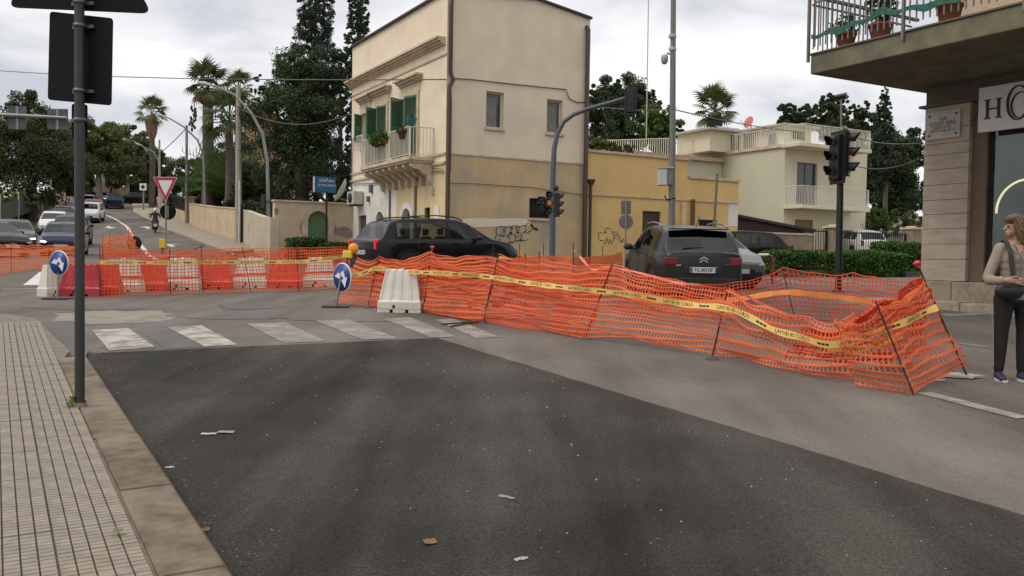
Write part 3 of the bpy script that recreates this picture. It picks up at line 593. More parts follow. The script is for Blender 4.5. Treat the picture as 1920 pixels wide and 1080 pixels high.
# paint patch and graffiti on the side wall
pp = [(856, 412), (880, 409), (930, 410), (960, 409), (992, 411), (997, 418), (990, 424), (950, 424), (900, 426), (858, 427)]
MB().prism([H.front(*p) for p in pp], -.012, -.003, lambda a, b, c: (a, c, b)).build('paint_patch', mat('pale_paint_patch', (.60, .525, .405), .9, var=.06, sc=3), house)
def graffiti(frame, parent, strokes, w, base, mt=M_BLACKP, name='graffiti'):
    mb = MB()
    for st in strokes:
        P = [frame.front(*p) for p in st]
        # Catmull-Rom smoothing, flat brush strokes 4 mm proud of the plaster
        S = []
        for i in range(len(P) - 1):
            p0, p1, p2, p3 = P[max(i - 1, 0)], P[i], P[i + 1], P[min(i + 2, len(P) - 1)]
            for k in range(5):
                t = k / 5; S.append(tuple(.5 * (2 * p1[j] + (p2[j] - p0[j]) * t + (2 * p0[j] - 5 * p1[j] + 4 * p2[j] - p3[j]) * t * t + (3 * p1[j] - p0[j] - 3 * p2[j] + p3[j]) * t ** 3) for j in (0, 1)))
        S.append(P[-1]); vs = []
        for i, p in enumerate(S):
            a, b = S[max(i - 1, 0)], S[min(i + 1, len(S) - 1)]; dx, dz = b[0] - a[0], b[1] - a[1]; l = math.hypot(dx, dz) or 1
            ww = w * (.75 + .35 * math.sin(i * .7)); vs += [(p[0] - dz / l * ww / 2, base, p[1] + dx / l * ww / 2), (p[0] + dz / l * ww / 2, base, p[1] - dx / l * ww / 2)]
        mb.add(vs, [(2 * i, 2 * i + 1, 2 * i + 3, 2 * i + 2) for i in range(len(S) - 1)])
    return mb.build(name, mt, parent)
def Z(*pts): return [(900 + x / 6.4, 400 + y / 6.4) for x, y in pts]
graffiti(H, house, [Z((190, 215), (200, 175), (240, 158), (285, 170), (300, 215), (280, 255), (235, 262), (200, 245), (190, 215)), Z((265, 185), (280, 215), (260, 240)), Z((205, 255), (180, 300), (190, 350), (215, 370), (235, 360)),
    Z((235, 300), (228, 330), (250, 365), (300, 378), (345, 355), (358, 310), (335, 275), (295, 265), (270, 285), (245, 270)), Z((295, 180), (315, 165), (365, 162), (372, 195), (355, 235), (375, 245)), Z((330, 265), (380, 245), (420, 265), (425, 310), (395, 345), (340, 350)),
    Z((385, 200), (390, 145), (440, 148), (465, 170), (455, 215), (430, 235)), Z((415, 175), (445, 180), (430, 215)), Z((430, 235), (475, 232), (497, 265), (480, 315), (440, 330), (420, 320)), Z((450, 260), (465, 275), (445, 300)),
    Z((465, 175), (480, 155), (530, 145), (550, 165), (545, 210), (500, 240)), Z((545, 150), (575, 122), (620, 135), (630, 175), (600, 215), (530, 240)), Z((620, 150), (640, 180), (670, 175), (695, 205)), Z((490, 318), (530, 328), (575, 312)), Z((218, 372), (222, 410)), Z((278, 380), (285, 415)), Z((328, 378), (340, 420))], .03, -.016)
graffiti(H, house, [Z((610, 135), (640, 178)), Z((640, 180), (690, 200)), Z((365, 225), (378, 245)), Z((470, 328), (495, 318))], .07, -.0165)
# ------------------------------------------------------------------ yellow low house next door
X1 = H.front(1385, 380)[0]; xm = H.front(1290, 330)[0]
yel = thing('yellow_house', 'low yellow rendered house joined to the cream corner house', 'house', H.w(RX + .02, .05), TH)
Y_ = Frame(H.w(RX + .02, .05), TH); YL = X1 - RX; zy1 = Y_.front(1140, 288)[1]; zy2 = Y_.front(1340, 338)[1]; xmm = xm - RX
def YF(x0, x1, y0, y1): m = (x0 + x1) / 2; return (Y_.front(x0, y0)[0], Y_.front(x1, y0)[0], Y_.front(m, y1)[1], Y_.front(m, y0)[1])
yd = YF(1205, 1239, 396, 470); yd = (yd[0], yd[1], 0, yd[3]); yw = YF(1310, 1344, 412, 440)
a = MB(); wall(a, fF, YL, -.3, zy2, [yd, yw], .15); a.quad((0, 0, zy2), (xmm, 0, zy2), (xmm, 0, zy1), (0, 0, zy1)); a.quad((xmm, 0, zy2), (xmm, 7, zy2), (xmm, 7, zy1), (xmm, 0, zy1))
a.quad((YL, 0, -.3), (YL, 7, -.3), (YL, 7, zy2), (YL, 0, zy2)); a.quad((xmm, 0, zy2), (YL, 0, zy2), (YL, 7, zy2), (xmm, 7, zy2)); a.quad((0, 0, zy1), (xmm, 0, zy1), (xmm, 7, zy1), (0, 7, zy1)); a.build('wall', M_YELLOW, yel)
MB().box(-.0, xmm + .06, -.07, .16, zy1, zy1 + .09).build('coping', M_STONE, yel); MB().box(xmm + .07, YL + .06, -.07, .16, zy2, zy2 + .1).build('coping', M_STONE, yel)
zs_ = Y_.front(1200, 370)[1]; MB().box(0, YL, -.05, 0, zs_ - .03, zs_ + .03).build('string_course', M_STONE, yel)
a = MB(); pbox(a, fF, *yd, .08, .13); a.build('door', M_DOORB, yel); window(yel, fF, yw, .12, M_DOORB, M_DARK, sash=True)
x = Y_.front(1297, 390)[0]; MB().tube([(x, -.09, Y_.front(1297, 374)[1]), (x, -.09, .05)], .075, 8).build('downpipe', mat('rust_pipe', (.13, .055, .03), .6), yel)
x = Y_.front(1280, 390)[0]; MB().tube([(x, -.06, Y_.front(1280, 380)[1]), (x, -.06, .4)], .1, 8).build('wall_pipe', M_OCHRE2, yel)
x0, z0 = Y_.front(1365, 424); x1, z1 = Y_.front(1385, 380); a = MB(); pbox(a, fF, x0, YL - .01, z0, z1, -.006, .01); a.build('white_panel', M_WHITEP, yel)
def Z2(*pts): return Z(*pts)
graffiti(Y_, yel, [Z((1420, 245), (1425, 300), (1440, 325), (1480, 325), (1495, 365), (1505, 370), (1512, 330), (1520, 290), (1530, 330), (1540, 370), (1550, 330), (1560, 310), (1575, 370), (1592, 330), (1598, 290)), Z((1420, 238), (1460, 232), (1495, 235), (1500, 200), (1530, 178), (1570, 195), (1592, 240), (1598, 290)), Z((1500, 235), (1520, 220)),
    Z((1600, 280), (1630, 310), (1655, 280), (1645, 230), (1615, 225), (1612, 265), (1635, 262), (1632, 245)), Z((1685, 265), (1668, 330), (1690, 345), (1695, 310), (1700, 350), (1715, 310), (1728, 325), (1720, 345))], .028, -.008, mat('graffiti_brown', (.03, .02, .03), .8))
# ------------------------------------------------------------------ pale house behind
PB = at(1467, 490, 46.); PH = Frame((PB.x, PB.y, prof(40)), TH)
pale = thing('pale_house', 'pale two storey house with stacked balconies and a roof terrace behind the yellow house', 'house', PH.o, TH)
zf1 = PH.side(1466, 385)[1]; zf2 = PH.side(1466, 272)[1]; yL = PH.side(1341, 300)[0]; xR = PH.front(1565, 380)[0] + 2.5
door_ = (PH.front(1493, 380, 0)[0], PH.front(1531, 380, 0)[0], zf1 + .03, PH.front(1512, 305, 0)[1]); dlow = (PH.front(1490, 440)[0], PH.front(1524, 440)[0], 0., PH.front(1507, 412)[1])
wsm = (PH.side(1351, 340)[0], PH.side(1341.5, 340)[0], PH.side(1346, 338)[1], PH.side(1346, 321)[1])
a = MB(); wall(a, fS, yL, -1, zf2, [wsm], .15); a.build('left_wall', M_PALE, pale)
a = MB(); wall(a, fF, xR, -1, zf2, [door_, dlow], .2); a.quad((xR, 0, -1), (xR, yL, -1), (xR, yL, zf2), (xR, 0, zf2)); a.quad((0, yL, -1), (xR, yL, -1), (xR, yL, zf2), (0, yL, zf2)); a.quad((0, 0, zf2), (xR, 0, zf2), (xR, yL, zf2), (0, yL, zf2)); a.build('front_wall', M_PALE2, pale)
window(pale, fS, wsm, .1, M_DOORB, M_GLASS)
o = window(pale, fF, door_, .18, mat('green_grey_frame', (.10, .12, .08), .6), M_GLASS, name='balcony_door')
a = MB(); pbox(a, fF, dlow[0], dlow[1], dlow[2], dlow[3], .1, .15); a.build('door', mat('ochre_shutter', (.2, .14, .07), .7), pale)
for zf in (zf1, zf2):
    MB().box(-.3 if zf == zf2 else -.05, xR - 1.2, -1.25, -.002, zf - .2, zf).build('balcony_slab', M_PALE2, pale, bevel=.02)
    ra = MB(); rb = MB(); railing(ra, rb, [(.0, -1.18, zf), (xR - 1.3, -1.18, zf)], .95, .1, .011)
    if zf == zf1: railing(ra, rb, [(.0, -.05, zf), (0, -1.18, zf)], .95, .12, .011)
    q = ra.build('balcony_railing', M_RAILW, pale); q2 = rb.build('bars', M_RAILW, q); q2['kind'] = 'stuff'
ra = MB(); rb = MB(); railing(ra, rb, [(.0, -1.18, zf2), (.05, yL * .35, zf2), (.05, yL * .7, zf2), (.05, yL, zf2)], .95, .14, .012); q = ra.build('terrace_railing', M_RAILW, pale); q2 = rb.build('bars', M_RAILW, q); q2['kind'] = 'stuff'
MB().box(-.12, 0, 0, yL, zf2 - .12, zf2 + .04).build('terrace_edge', M_STONE, pale)
# penthouse blocks
def block(cx, cpx_y, ytop, xr_px, yl_px, yo, nm):
    c = PH.front(cx, 250, yo); z1 = PH.front(cx, ytop, yo)[1]; x0 = c[0]; x1 = PH.front(xr_px, 240, yo)[0]; y1 = PH.side(yl_px, 250, x0)[0]
    b = MB().box(x0, x1, yo, y1, zf2, z1 - .12); b.build(nm, M_PALE2, pale); MB().box(x0 - .35, x1 + .35, yo - .35, y1 + .2, z1 - .118, z1).build('roof_slab', mat('grey_slab', (.36, .33, .27), .9), pale)
    return x0, x1, yo, y1, z1
bB = block(1471, 250, 232, 1521, 1393, 1.6, 'penthouse'); bA = block(1331, 250, 240, 1393, 1271, yL * .8, 'penthouse')
f2 = lambda a, b, d: (a, bB[2] + d, b); f3 = lambda a, b, d: (bB[0] + d, a, b); f4 = lambda a, b, d: (a, bA[2] + d, b)
o = (PH.front(1485, 260, bB[2])[0], PH.front(1507, 260, bB[2])[0], PH.front(1496, 261, bB[2])[1], PH.front(1496, 247, bB[2])[1]); window(pale, f2, o, -.01, M_DOORB, M_CURT)
o = (PH.side(1457, 260, bB[0])[0], PH.side(1441, 260, bB[0])[0], zf2 + .05, PH.side(1449, 249, bB[0])[1]); window(pale, f3, o, -.01, M_FRAMEW, M_CURT, name='terrace_door')
o = (PH.front(1370, 265, bA[2])[0], PH.front(1386, 265, bA[2])[0], zf2 + .05, PH.front(1378, 254, bA[2])[1]); window(pale, f4, o, -.01, M_DOORB, M_CURT, name='terrace_door')
# annex with reddish parapet joining the yellow house
xa = PH.front(1105, 300, yL - .6)[0]; za = PH.front(1335, 297, yL - .6)[1]
an = MB().box(xa, -.02, yL - .6, yL + 8, -1, za - .15); an.build('annex', M_PALE, pale); MB().box(xa, .1, yL - .85, yL - .3, za - .2, za).build('annex_parapet', mat('reddish_parapet', (.42, .27, .19), .9, var=.15), pale)
ra = MB(); rb = MB(); zz = za + .05; railing(ra, rb, [(PH.front(1110, 290, yL + 1.5)[0], yL + 5.5, zz), (PH.front(1235, 265, yL + 1.5)[0], yL + .3, zz), (PH.front(1277, 265, yL + .3)[0], yL + .3, zz), (0, yL + .3, zz)], 1.0, .12, .014, .05)
q = ra.build('terrace_railing', M_RAILW, pale); q2 = rb.build('bars', M_RAILW, q); q2['kind'] = 'stuff'
# roof dish and solar panel
ds2 = thing('roof_dish', 'small red satellite dish on the roof of the pale house', 'satellite dish', PH.w(bA[1] + .8, bA[2] + .3, bA[4] - .1), TH)
dm = MB().lathe([(0, 0), (.25, .03), (.46, .12), (.5, .15)], 14); dm.lathe([(.5, .16), (.25, .045), (0, .015)], 14); dm.xf(Matrix.Translation((0, 0, .7)) @ Matrix.Scale(.72, 4) @ Matrix.Rotation(R_(-70), 4, 'Y')); dm.build('dish', mat('red_dish', (.45, .13, .09), .6, var=.3, sc=4), ds2)
MB().tube([(.1, 0, 0), (.1, 0, .7)], .03, 6).build('mount', M_IRON, ds2); MB().tube([(0, 0, .3), (-.75, 0, .8)], .018, 5).build('feed_arm', M_BOXG, ds2)
so = thing('solar_panel', 'dark tilted solar panel on the flat roof beside the red dish', 'solar panel', PH.w(bA[0] + 2.2, bA[2] + .9, bA[4]), TH)
MB().quad((-.3, -.2, .05), (1.5, -.2, .05), (1.5, .8, .5), (-.3, .8, .5)).build('panel', mat('solar_blue', (.04, .06, .10), .2), so); [MB().bar((x, .7, 0), (x, .7, .45), .04).build('stand', M_IRON, so) for x in (0, 1.3)]
# ================================================================== shop building on the right with its balcony
M_TRAV = mat('travertine_cladding', (.40, .325, .25), .7, var=.1, sc=3, dirt=(.24, .18, .14), dsc=1.2, damt=.5, streak=7)
M_SLAB = mat('stained_green_concrete', (.15, .135, .085), .9, var=.2, sc=3, dirt=(.08, .075, .05), dsc=1.6, damt=.7)
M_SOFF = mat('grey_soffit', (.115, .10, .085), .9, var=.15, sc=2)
M_RAILG = mat('grey_railing', (.16, .14, .135), .55, var=.1, metal=.3)
M_BASE = mat('rough_base_stone', (.30, .245, .18), .95, var=.25, sc=5, dirt=(.14, .12, .09), dsc=2.4, damt=.8, bump=.6, bsc=14)
SB = at(1725, 548, 17.9); S_ = Frame((SB.x, SB.y, prof(17.9)), TH)
shop = thing('shop_building', 'stone clad corner shop building with a wide balcony overhanging the street', 'building', S_.o, TH)
zb = S_.side(1724, 525)[1]; zs = S_.side(1731, 167)[1]; ztop = S_.side(1728, 205)[1]
yp = S_.side(1813, 400)[0]; yd_ = S_.side(1846, 400)[0]
# cladding courses, each its own stone
zz = [zb]; 
for py in (483, 455, 427, 400, 374, 346, 318, 291, 271, 244): zz.append(S_.side(1725, py + 3)[1])
zz.append(ztop)
for a, b in zip(zz, zz[1:]):
    MB().box(0, .6, yp, 0, a + .004, b - .004).build('cladding_stone', M_TRAV, shop, bevel=.003)
MB().box(.02, .58, yp + .02, -.02, zb, ztop).build('pillar_core', M_DARK, shop)
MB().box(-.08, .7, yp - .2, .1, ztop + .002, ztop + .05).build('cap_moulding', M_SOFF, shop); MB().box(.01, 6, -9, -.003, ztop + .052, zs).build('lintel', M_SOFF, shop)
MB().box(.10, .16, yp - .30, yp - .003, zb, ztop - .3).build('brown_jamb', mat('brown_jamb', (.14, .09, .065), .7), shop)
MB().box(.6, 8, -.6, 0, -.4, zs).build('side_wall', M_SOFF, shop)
for k, (a, b) in enumerate(((.1, -.75), (-.76, -1.7), (-1.71, -2.8), (-2.81, -4.0), (-4.01, -5.4))):
    MB().box(-.12, .62, b, a, -.3, zb - .004 - .005 * (k % 2)).build('base_stone', M_BASE, shop, bevel=.02)
for k, (a, b) in enumerate(((.9, -.6), (-.61, -1.35), (-1.36, -2.6), (-2.61, -4.3), (-4.31, -6))):
    MB().box(-.75, -.125, b, a, -.35, .10 + .02 * (k % 2)).build('step_stone', M_BASE, shop, bevel=.03)
# door frame, glass and the dim shop behind
mg = bpy.data.materials.new('shop_glass'); mg.use_nodes = True; t = mg.node_tree; t.nodes.clear(); o_ = nn(t, 'ShaderNodeOutputMaterial'); ms = nn(t, 'ShaderNodeMixShader'); fr_ = nn(t, 'ShaderNodeFresnel'); fr_.inputs[0].default_value = 2.0
tr = nn(t, 'ShaderNodeBsdfTransparent'); tr.inputs[0].default_value = (.55, .66, .6, 1); gl = nn(t, 'ShaderNodeBsdfGlossy'); gl.inputs['Roughness'].default_value = .02; gl.inputs[0].default_value = (.8, .9, .85, 1)
t.links.new(fr_.outputs[0], ms.inputs[0]); t.links.new(tr.outputs[0], ms.inputs[1]); t.links.new(gl.outputs[0], ms.inputs[2]); t.links.new(ms.outputs[0], o_.inputs[0])
a = MB(); a.box(.2, .3, yd_ - .02, yp - .31, zb, ztop); a.build('door_frame', M_DARK, shop)
a = MB(); a.quad((.22, -6, ztop), (.22, yd_ - .03, ztop), (.22, yd_ - .03, zb), (.22, -6, zb)); a.build('shop_window', mg, shop)
for y in (yd_ - 1.5,): MB().box(.19, .26, y - .03, y + .03, zb, ztop).build('window_mullion', M_DARK, shop)
MB().box(.15, .4, -6, yd_ - .021, zb - .05, zb + .05).build('window_sill', M_BASE, shop)
a = MB(); a.quad((3.2, -6, zb), (3.2, -.6, zb), (3.2, -.6, zs), (3.2, -6, zs)); a.build('rear_wall', mat('teal_shop_wall', (.40, .52, .46), .8, var=.2, sc=1.5), shop)
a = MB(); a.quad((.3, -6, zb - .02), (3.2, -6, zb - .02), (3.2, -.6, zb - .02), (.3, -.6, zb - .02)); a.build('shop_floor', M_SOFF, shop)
for k, z in enumerate((1.0, 1.7, 2.4)):
    MB().box(2.8, 3.15, -5.6, -1.2, zb + z, zb + z + .04).build('shelf', mat('shop_shelf', (.35, .36, .33), .6), shop)
ar = thing('ring_lamp', 'glowing golden ring lamp behind the shop window', 'lamp', S_.w(.6, S_.side(1925, 400, .6)[0], S_.side(1925, 395, .6)[1]), TH)
rr = abs(S_.side(1925, 400, .6)[0] - S_.side(1868, 400, .6)[0])
MB().tube([(0, rr * math.cos(t), rr * math.sin(t) * 1.0) for t in [math.pi * k / 24 - .05 for k in range(25)]], .022, 8).build('tube', mat('ring_glow', (.9, .7, .35), .5, var=0, emit=(1, .78, .45), es=1.3), ar)
MB().bar((0, rr, -.06), (0, rr + .02, zb - S_.side(1925, 395, .6)[1]), .04).build('stand', M_DARK, ar)
# hanging shop sign
sg = thing('shop_sign', 'white shop sign board with large thin serif letters above the shop window', 'sign', S_.w(-.12, S_.side(1836, 200, -.12)[0], S_.side(1836, 207, -.12)[1]), TH)
y0, z0 = S_.side(1836, 207, -.12)
zt_, zb2 = S_.side(1837, 166, -.12)[1] - z0, S_.side(1835, 249, -.12)[1] - z0
MB().box(-.02, .06, -3.4, 0, zb2, zt_).build('board', mat('sign_white', (.66, .63, .59), .6, var=.05), sg)
hh = zt_ - zb2
def sgp(px, py): y, z = S_.side(px, py, -.14); return y - y0, z - z0
a = MB(); M_LET = mat('sign_letter', (.025, .018, .02), .5)
(ha, hz0), (hb, hz1) = sgp(1848, 224), sgp(1878, 183); w_ = abs(hb - ha)
for y in (ha - w_ * .13, hb + w_ * .13):
    a.box(-.045, -.021, y - w_ * .08, y + w_ * .08, hz0, hz1); a.box(-.046, -.0212, y - w_ * .2, y + w_ * .2, hz0, hz0 + .02); a.box(-.046, -.0212, y - w_ * .2, y + w_ * .2, hz1 - .02, hz1)
a.box(-.044, -.0214, hb + w_ * .13, ha - w_ * .13, (hz0 + hz1) / 2 - .012, (hz0 + hz1) / 2 + .014); o = a.build('letter', M_LET, sg)
def ring(cy, cz, ry, rz, t, nm='letter'):
    b = MB(); N = 40; v = []
    for k in range(N):
        c, s = math.cos(2 * math.pi * k / N), math.sin(2 * math.pi * k / N); th = t * (.55 + .75 * abs(c))
        for d in (-.045, -.021): v += [(d, cy + ry * c, cz + rz * s), (d, cy + (ry - th) * c, cz + (rz - th) * s)]
    f = []
    for k in range(N):
        i, j = 4 * k, 4 * ((k + 1) % N); f += [(i, i + 1, j + 1, j), (i + 2, j + 2, j + 3, i + 3), (i, j, j + 2, i + 2), (i + 1, i + 3, j + 3, j + 1)]
    b.add(v, f); return b.build(nm, M_LET, sg)
oy, oz = sgp(1910, 192); ry_ = abs(sgp(1888, 192)[0] - oy); ring(oy, oz, ry_, hh * .38, .035); ring(oy - .05, oz - hh * .06, ry_ * .85, hh * .29, .022)
# street name plaque
y0, z0 = S_.side(1768, 234, -.03)
pq = thing('street_plaque', 'marble street name plaque screwed to the stone pillar of the shop', 'plaque', S_.w(-.03, y0, z0), TH)
hw, hh2 = abs(S_.side(1736, 240, -.03)[0] - S_.side(1800, 230, -.03)[0]) / 2, (S_.side(1768, 208, -.03)[1] - S_.side(1768, 260, -.03)[1]) / 2
MB().box(-.012, .028, -hw, hw, -hh2, hh2).build('marble_slab', mat('plaque_marble', (.40, .365, .32), .5, var=.1, sc=6), pq, bevel=.004)
frp = lambda a, b: (-.0155, -a, b)
lt = MB(); 
def line(s, size, z, wmax):
    v, f = text_mesh(s, size); w = max(p[0] for p in v) - min(p[0] for p in v); k = min(1, wmax / w); lt.add([frp(p[0] * k, p[1] + z) for p in v], f)
line('VIA', .11, hh2 * .42, 9); line('COSTANZA  BRUNO', .125, hh2 * .08, hw * 1.55); line('INFERMIERA', .07, -hh2 * .2, 9); line('CADUTA IN GUERRA NEL 1943', .075, -hh2 * .42, hw * 1.5)
q = lt.build('lettering', mat('engraved_letter', (.10, .085, .075), .8), pq); q['kind'] = 'stuff'
for sy in (-1, 1):
    for sz in (-1, 1): MB().lathe([(.02, -.01), (.022, 0), (.012, .01)], 8, (-.016, sy * (hw - .08), sz * (hh2 - .08)), 'x').build('bolt', M_IRON, pq)
# upper floor and balcony
d = Vector(ray(1519, 140)); tt = (zs + S_.o.z - CAMZ) / d.z; q = Vector((0, 0, CAMZ)) + d * tt - S_.o; OV = -q.dot(S_.dx); YE = q.dot(S_.dy)
th_ = .36
MB().box(-OV, .5, -10, YE, zs + .003, zs + th_).build('balcony_slab', M_SLAB, shop, bevel=.02)
MB().box(-OV - .03, .5, -10, YE + .03, zs + th_ + .001, zs + th_ + .03).build('slab_edge', M_SOFF, shop)
uw = MB(); wall(uw, lambda a, b, d: (.3 + d, a - 10, b), 10, zs + th_, zs + 5, [(1.0, 2.6, zs + th_ + .05, zs + th_ + 2.5), (6.6, 8.2, zs + th_ + .05, zs + th_ + 2.5)], .25); uw.quad((.3, 0, zs), (8, 0, zs), (8, 0, zs + 5), (.3, 0, zs + 5)); uw.quad((.3, -10, zs + 5), (8, -10, zs + 5), (8, 0, zs + 5), (.3, 0, zs + 5))
uw.build('upper_wall', mat('upper_cream_plaster', (.45, .34, .22), .9, var=.08, sc=1.5), shop)
window(shop, lambda a, b, d: (.3 + d, a - 10, b), (6.6, 8.2, zs + th_ + .05, zs + th_ + 2.5), .22, M_DOORB, M_GLASS, name='balcony_door')
zr_ = zs + th_ + .03; HR = 1.08
rl = thing('balcony_railing', 'grey metal bar railing round the overhanging shop balcony', 'railing', S_.w(-OV, YE, zr_), TH)
MB().bar((-.03, .05, HR), (-.03, -9, HR), .07, .05).build('top_rail', M_RAILG, rl); MB().bar((-.03, .03, HR - .001), (OV + .2, .03, HR - .001), .07, .05).build('top_rail', M_RAILG, rl)
MB().bar((-.03, -.08, HR - .16), (-.03, -9, HR - .16), .03, .03).build('mid_rail', M_RAILG, rl); MB().bar((.05, .03, HR - .16), (OV, .03, HR - .16), .03, .03).build('mid_rail', M_RAILG, rl)
bm_ = MB().bar((0, 0, .1), (0, 0, HR - .02), .026, .012).mesh('bar', M_RAILG)
for k in range(46): o = bpy.data.objects.new('bar', bm_); COL.objects.link(o); o.parent = rl; o.location = (-.03, -.12 - .125 * k, random.uniform(-.01, .01))
for k in range(19): o = bpy.data.objects.new('bar', bm_); COL.objects.link(o); o.parent = rl; o.location = (.1 + .125 * k, .03, 0)
for y in (.03, -2.0, -4.05, -6.1): MB().bar((-.031, y, -.16), (-.031, y, HR), .045, .05).build('post', M_RAILG, rl)
gm = MB()
n = 60
for k in range(n):
    y0, y1 = -.05 - 6.5 * k / n, -.05 - 6.5 * (k + 1) / n; f = lambda y: .28 + .05 * math.sin(y * 3) + .03 * math.sin(y * 11)
    gm.quad((-.055, y0, f(y0)), (-.055, y1, f(y1)), (-.055, y1, f(y1) + .1 + .03 * math.sin(y1 * 7)), (-.055, y0, f(y0) + .1 + .03 * math.sin(y0 * 7)))
gm.build('green_mesh_strip', mat('green_mesh', (.018, .095, .062), .7, var=.4, sc=12), rl)
M_PLANT = foliage('balcony_leaf', (.015, .035, .01), (.06, .09, .03), 3)
for (dx, y, r, h, ph, lab) in [(.3, -.55, .18, .3, .35, 'round clay pot with low dark plant at the balcony corner'), (.35, -1.25, .2, .32, 1.0, 'clay pot with the tallest bushy plant on the balcony'), (.32, -2.6, .2, .34, .4, 'clay pot with reddish flowers on the balcony behind the second post'),
                          (.3, -4.0, .2, .36, 1.1, 'clay pot with dark bush near the balcony middle'), (.35, -5.3, .24, .4, .8, 'large clay pot with trailing plant on the balcony right end')]:
    p_ = thing('flower_pot', lab, 'flower pot', S_.w(-OV + dx, YE + y, zr_), TH, 'flower pots on the shop balcony')
    MB().lathe([(r * .68, 0), (r, h * .85), (r * 1.08, h * .86), (r * 1.08, h), (r * .9, h), (r * .85, h - .04), (0, h - .04)], 16).build('pot', M_TERRA, p_)
    leaves('foliage', mat('red_flower_leaf', (.12, .03, .02), .8, var=.5, sc=9) if 'reddish' in lab else M_PLANT, p_, (0, 0, h + ph * .45), (.3, .34, ph * .5), int(350 * ph), .055, int(-y * 10))
# ================================================================== garden wall with the arched green door
M_GWALL = mat('garden_wall_plaster', (.50, .40, .275), .92, var=.08, sc=2, dirt=(.40, .26, .16), dsc=.7, damt=.6, bump=.12, bsc=25)
M_GREYPL = mat('bare_grey_render', (.24, .205, .16), .95, var=.2, sc=5)
WF = Frame(H.w(0, LY - .25), TH); wx = WF.front(515, 430)[0]; wz = WF.front(515, 378)[1]; wz = wz * .5 + WF.front(655, 383)[1] * .5
gw = thing('garden_wall', 'stained plaster garden wall with arched green door beside the cream house', 'wall', WF.o, TH)
ad = (WF.front(577, 420)[0] - wx, WF.front(616, 420)[0] - wx, 0, WF.front(596, 396)[1])
fW = lambda a, b, d: (a + wx, d, b)
a = MB(); wall(a, fW, -wx, -.6, wz, [ad], .25); a.quad((wx, 0, -.6), (wx, .35, -.6), (wx, .35, wz), (wx, 0, wz)); a.build('wall', M_GWALL, gw); MB().box(wx - .05, 0, -.06, .38, wz + .002, wz + .07).build('coping', M_STONE, gw)
arch_door(gw, fW, ad, M_GREEN2, M_STONE, .18, .24)
for pts in ([(620, 432), (628, 422), (634, 428), (642, 424), (655, 428), (662, 436), (660, 444), (650, 448), (636, 440), (624, 441)], [(514, 392), (520, 388), (523, 396), (521, 402), (515, 404)], [(565, 440), (562, 425), (570, 404), (578, 396), (572, 420), (569, 442)]):
    MB().prism([WF.front(*p) for p in pts], -.008, -.002, lambda a, b, c: (a, c, b)).build('bare_patch', M_GREYPL, gw)
def run_wall(name, label, pts, h, th, M, cap=None, cat='wall', hs=None):
    p0 = pts[0]; o = gz(p0[0], p0[1]); t = thing(name, label, cat, o, world=True); mb = MB(); cp = MB()
    for i in range(len(pts) - 1):
        a, b = Vector(pts[i]), Vector(pts[i + 1]); n = Vector(((b - a).y, -(b - a).x)).normalized() * th / 2; N = max(1, int((b - a).length / 3))
        for k in range(N):
            p, q = a + (b - a) * k / N, a + (b - a) * (k + 1) / N
            ha, hb = (hs[i] + (hs[i + 1] - hs[i]) * k / N, hs[i] + (hs[i + 1] - hs[i]) * (k + 1) / N) if hs else (h, h)
            z0, z1 = prof(p.y), prof(q.y); c = [(p - n, z0, ha), (q - n, z1, hb), (q + n, z1, hb), (p + n, z0, ha)]
            v = [(u.x, u.y, z - .4) for u, z, hh in c] + [(u.x, u.y, z + hh) for u, z, hh in c]
            mb.add(v, [(0, 1, 5, 4), (1, 2, 6, 5), (2, 3, 7, 6), (3, 0, 4, 7), (4, 5, 6, 7)])
            if cap:
                c = [(p - n * 1.3, z0, ha), (q - n * 1.3, z1, hb), (q + n * 1.3, z1, hb), (p + n * 1.3, z0, ha)]
                v = [(u.x, u.y, z + hh + .003) for u, z, hh in c] + [(u.x, u.y, z + hh + .07) for u, z, hh in c]; cp.add(v, [(0, 1, 5, 4), (1, 2, 6, 5), (2, 3, 7, 6), (3, 0, 4, 7), (4, 5, 6, 7)])
    mb.build('wall', M, t)
    if cap: cp.build('coping', cap, t)
    return t
M_LWALL = mat('long_wall_plaster', (.50, .375, .24), .92, var=.1, sc=1.5, dirt=(.36, .27, .18), dsc=.5, damt=.6, bump=.15, bsc=20)
wc = WF.w(wx, 0)
run_wall('street_wall', 'rounded grey plaster wall stub beside the concrete pole', [(wc.x, wc.y), GW[1], (GW[1][0] * .6 + GW[2][0] * .4, GW[1][1] * .6 + GW[2][1] * .4)], 1.55, .35, mat('stub_plaster', (.46, .385, .28), .92, var=.1, sc=2, dirt=(.27, .24, .19), dsc=.9, damt=.7), None, hs=[1.75, GH[1], GH[1] * .6 + GH[2] * .4])
run_wall('street_wall', 'long sandy plaster wall climbing the street below the date palm', [(GW[1][0] * .55 + GW[2][0] * .45, GW[1][1] * .55 + GW[2][1] * .45), GW[2], GW[3], (GW[4][0] * .9 + GW[3][0] * .1, GW[4][1] * .9 + GW[3][1] * .1)], 1.5, .3, M_LWALL, M_STONE, hs=[GH[1] * .55 + GH[2] * .45, GH[2], GH[3], GH[4]])
iw = run_wall('iron_fence', 'low sandy wall with iron railings further up the street', [(GW[4][0], GW[4][1] + .6), GW[5], GW[6], GW[7], GW[8]], .9, .3, M_LWALL, None, 'fence')
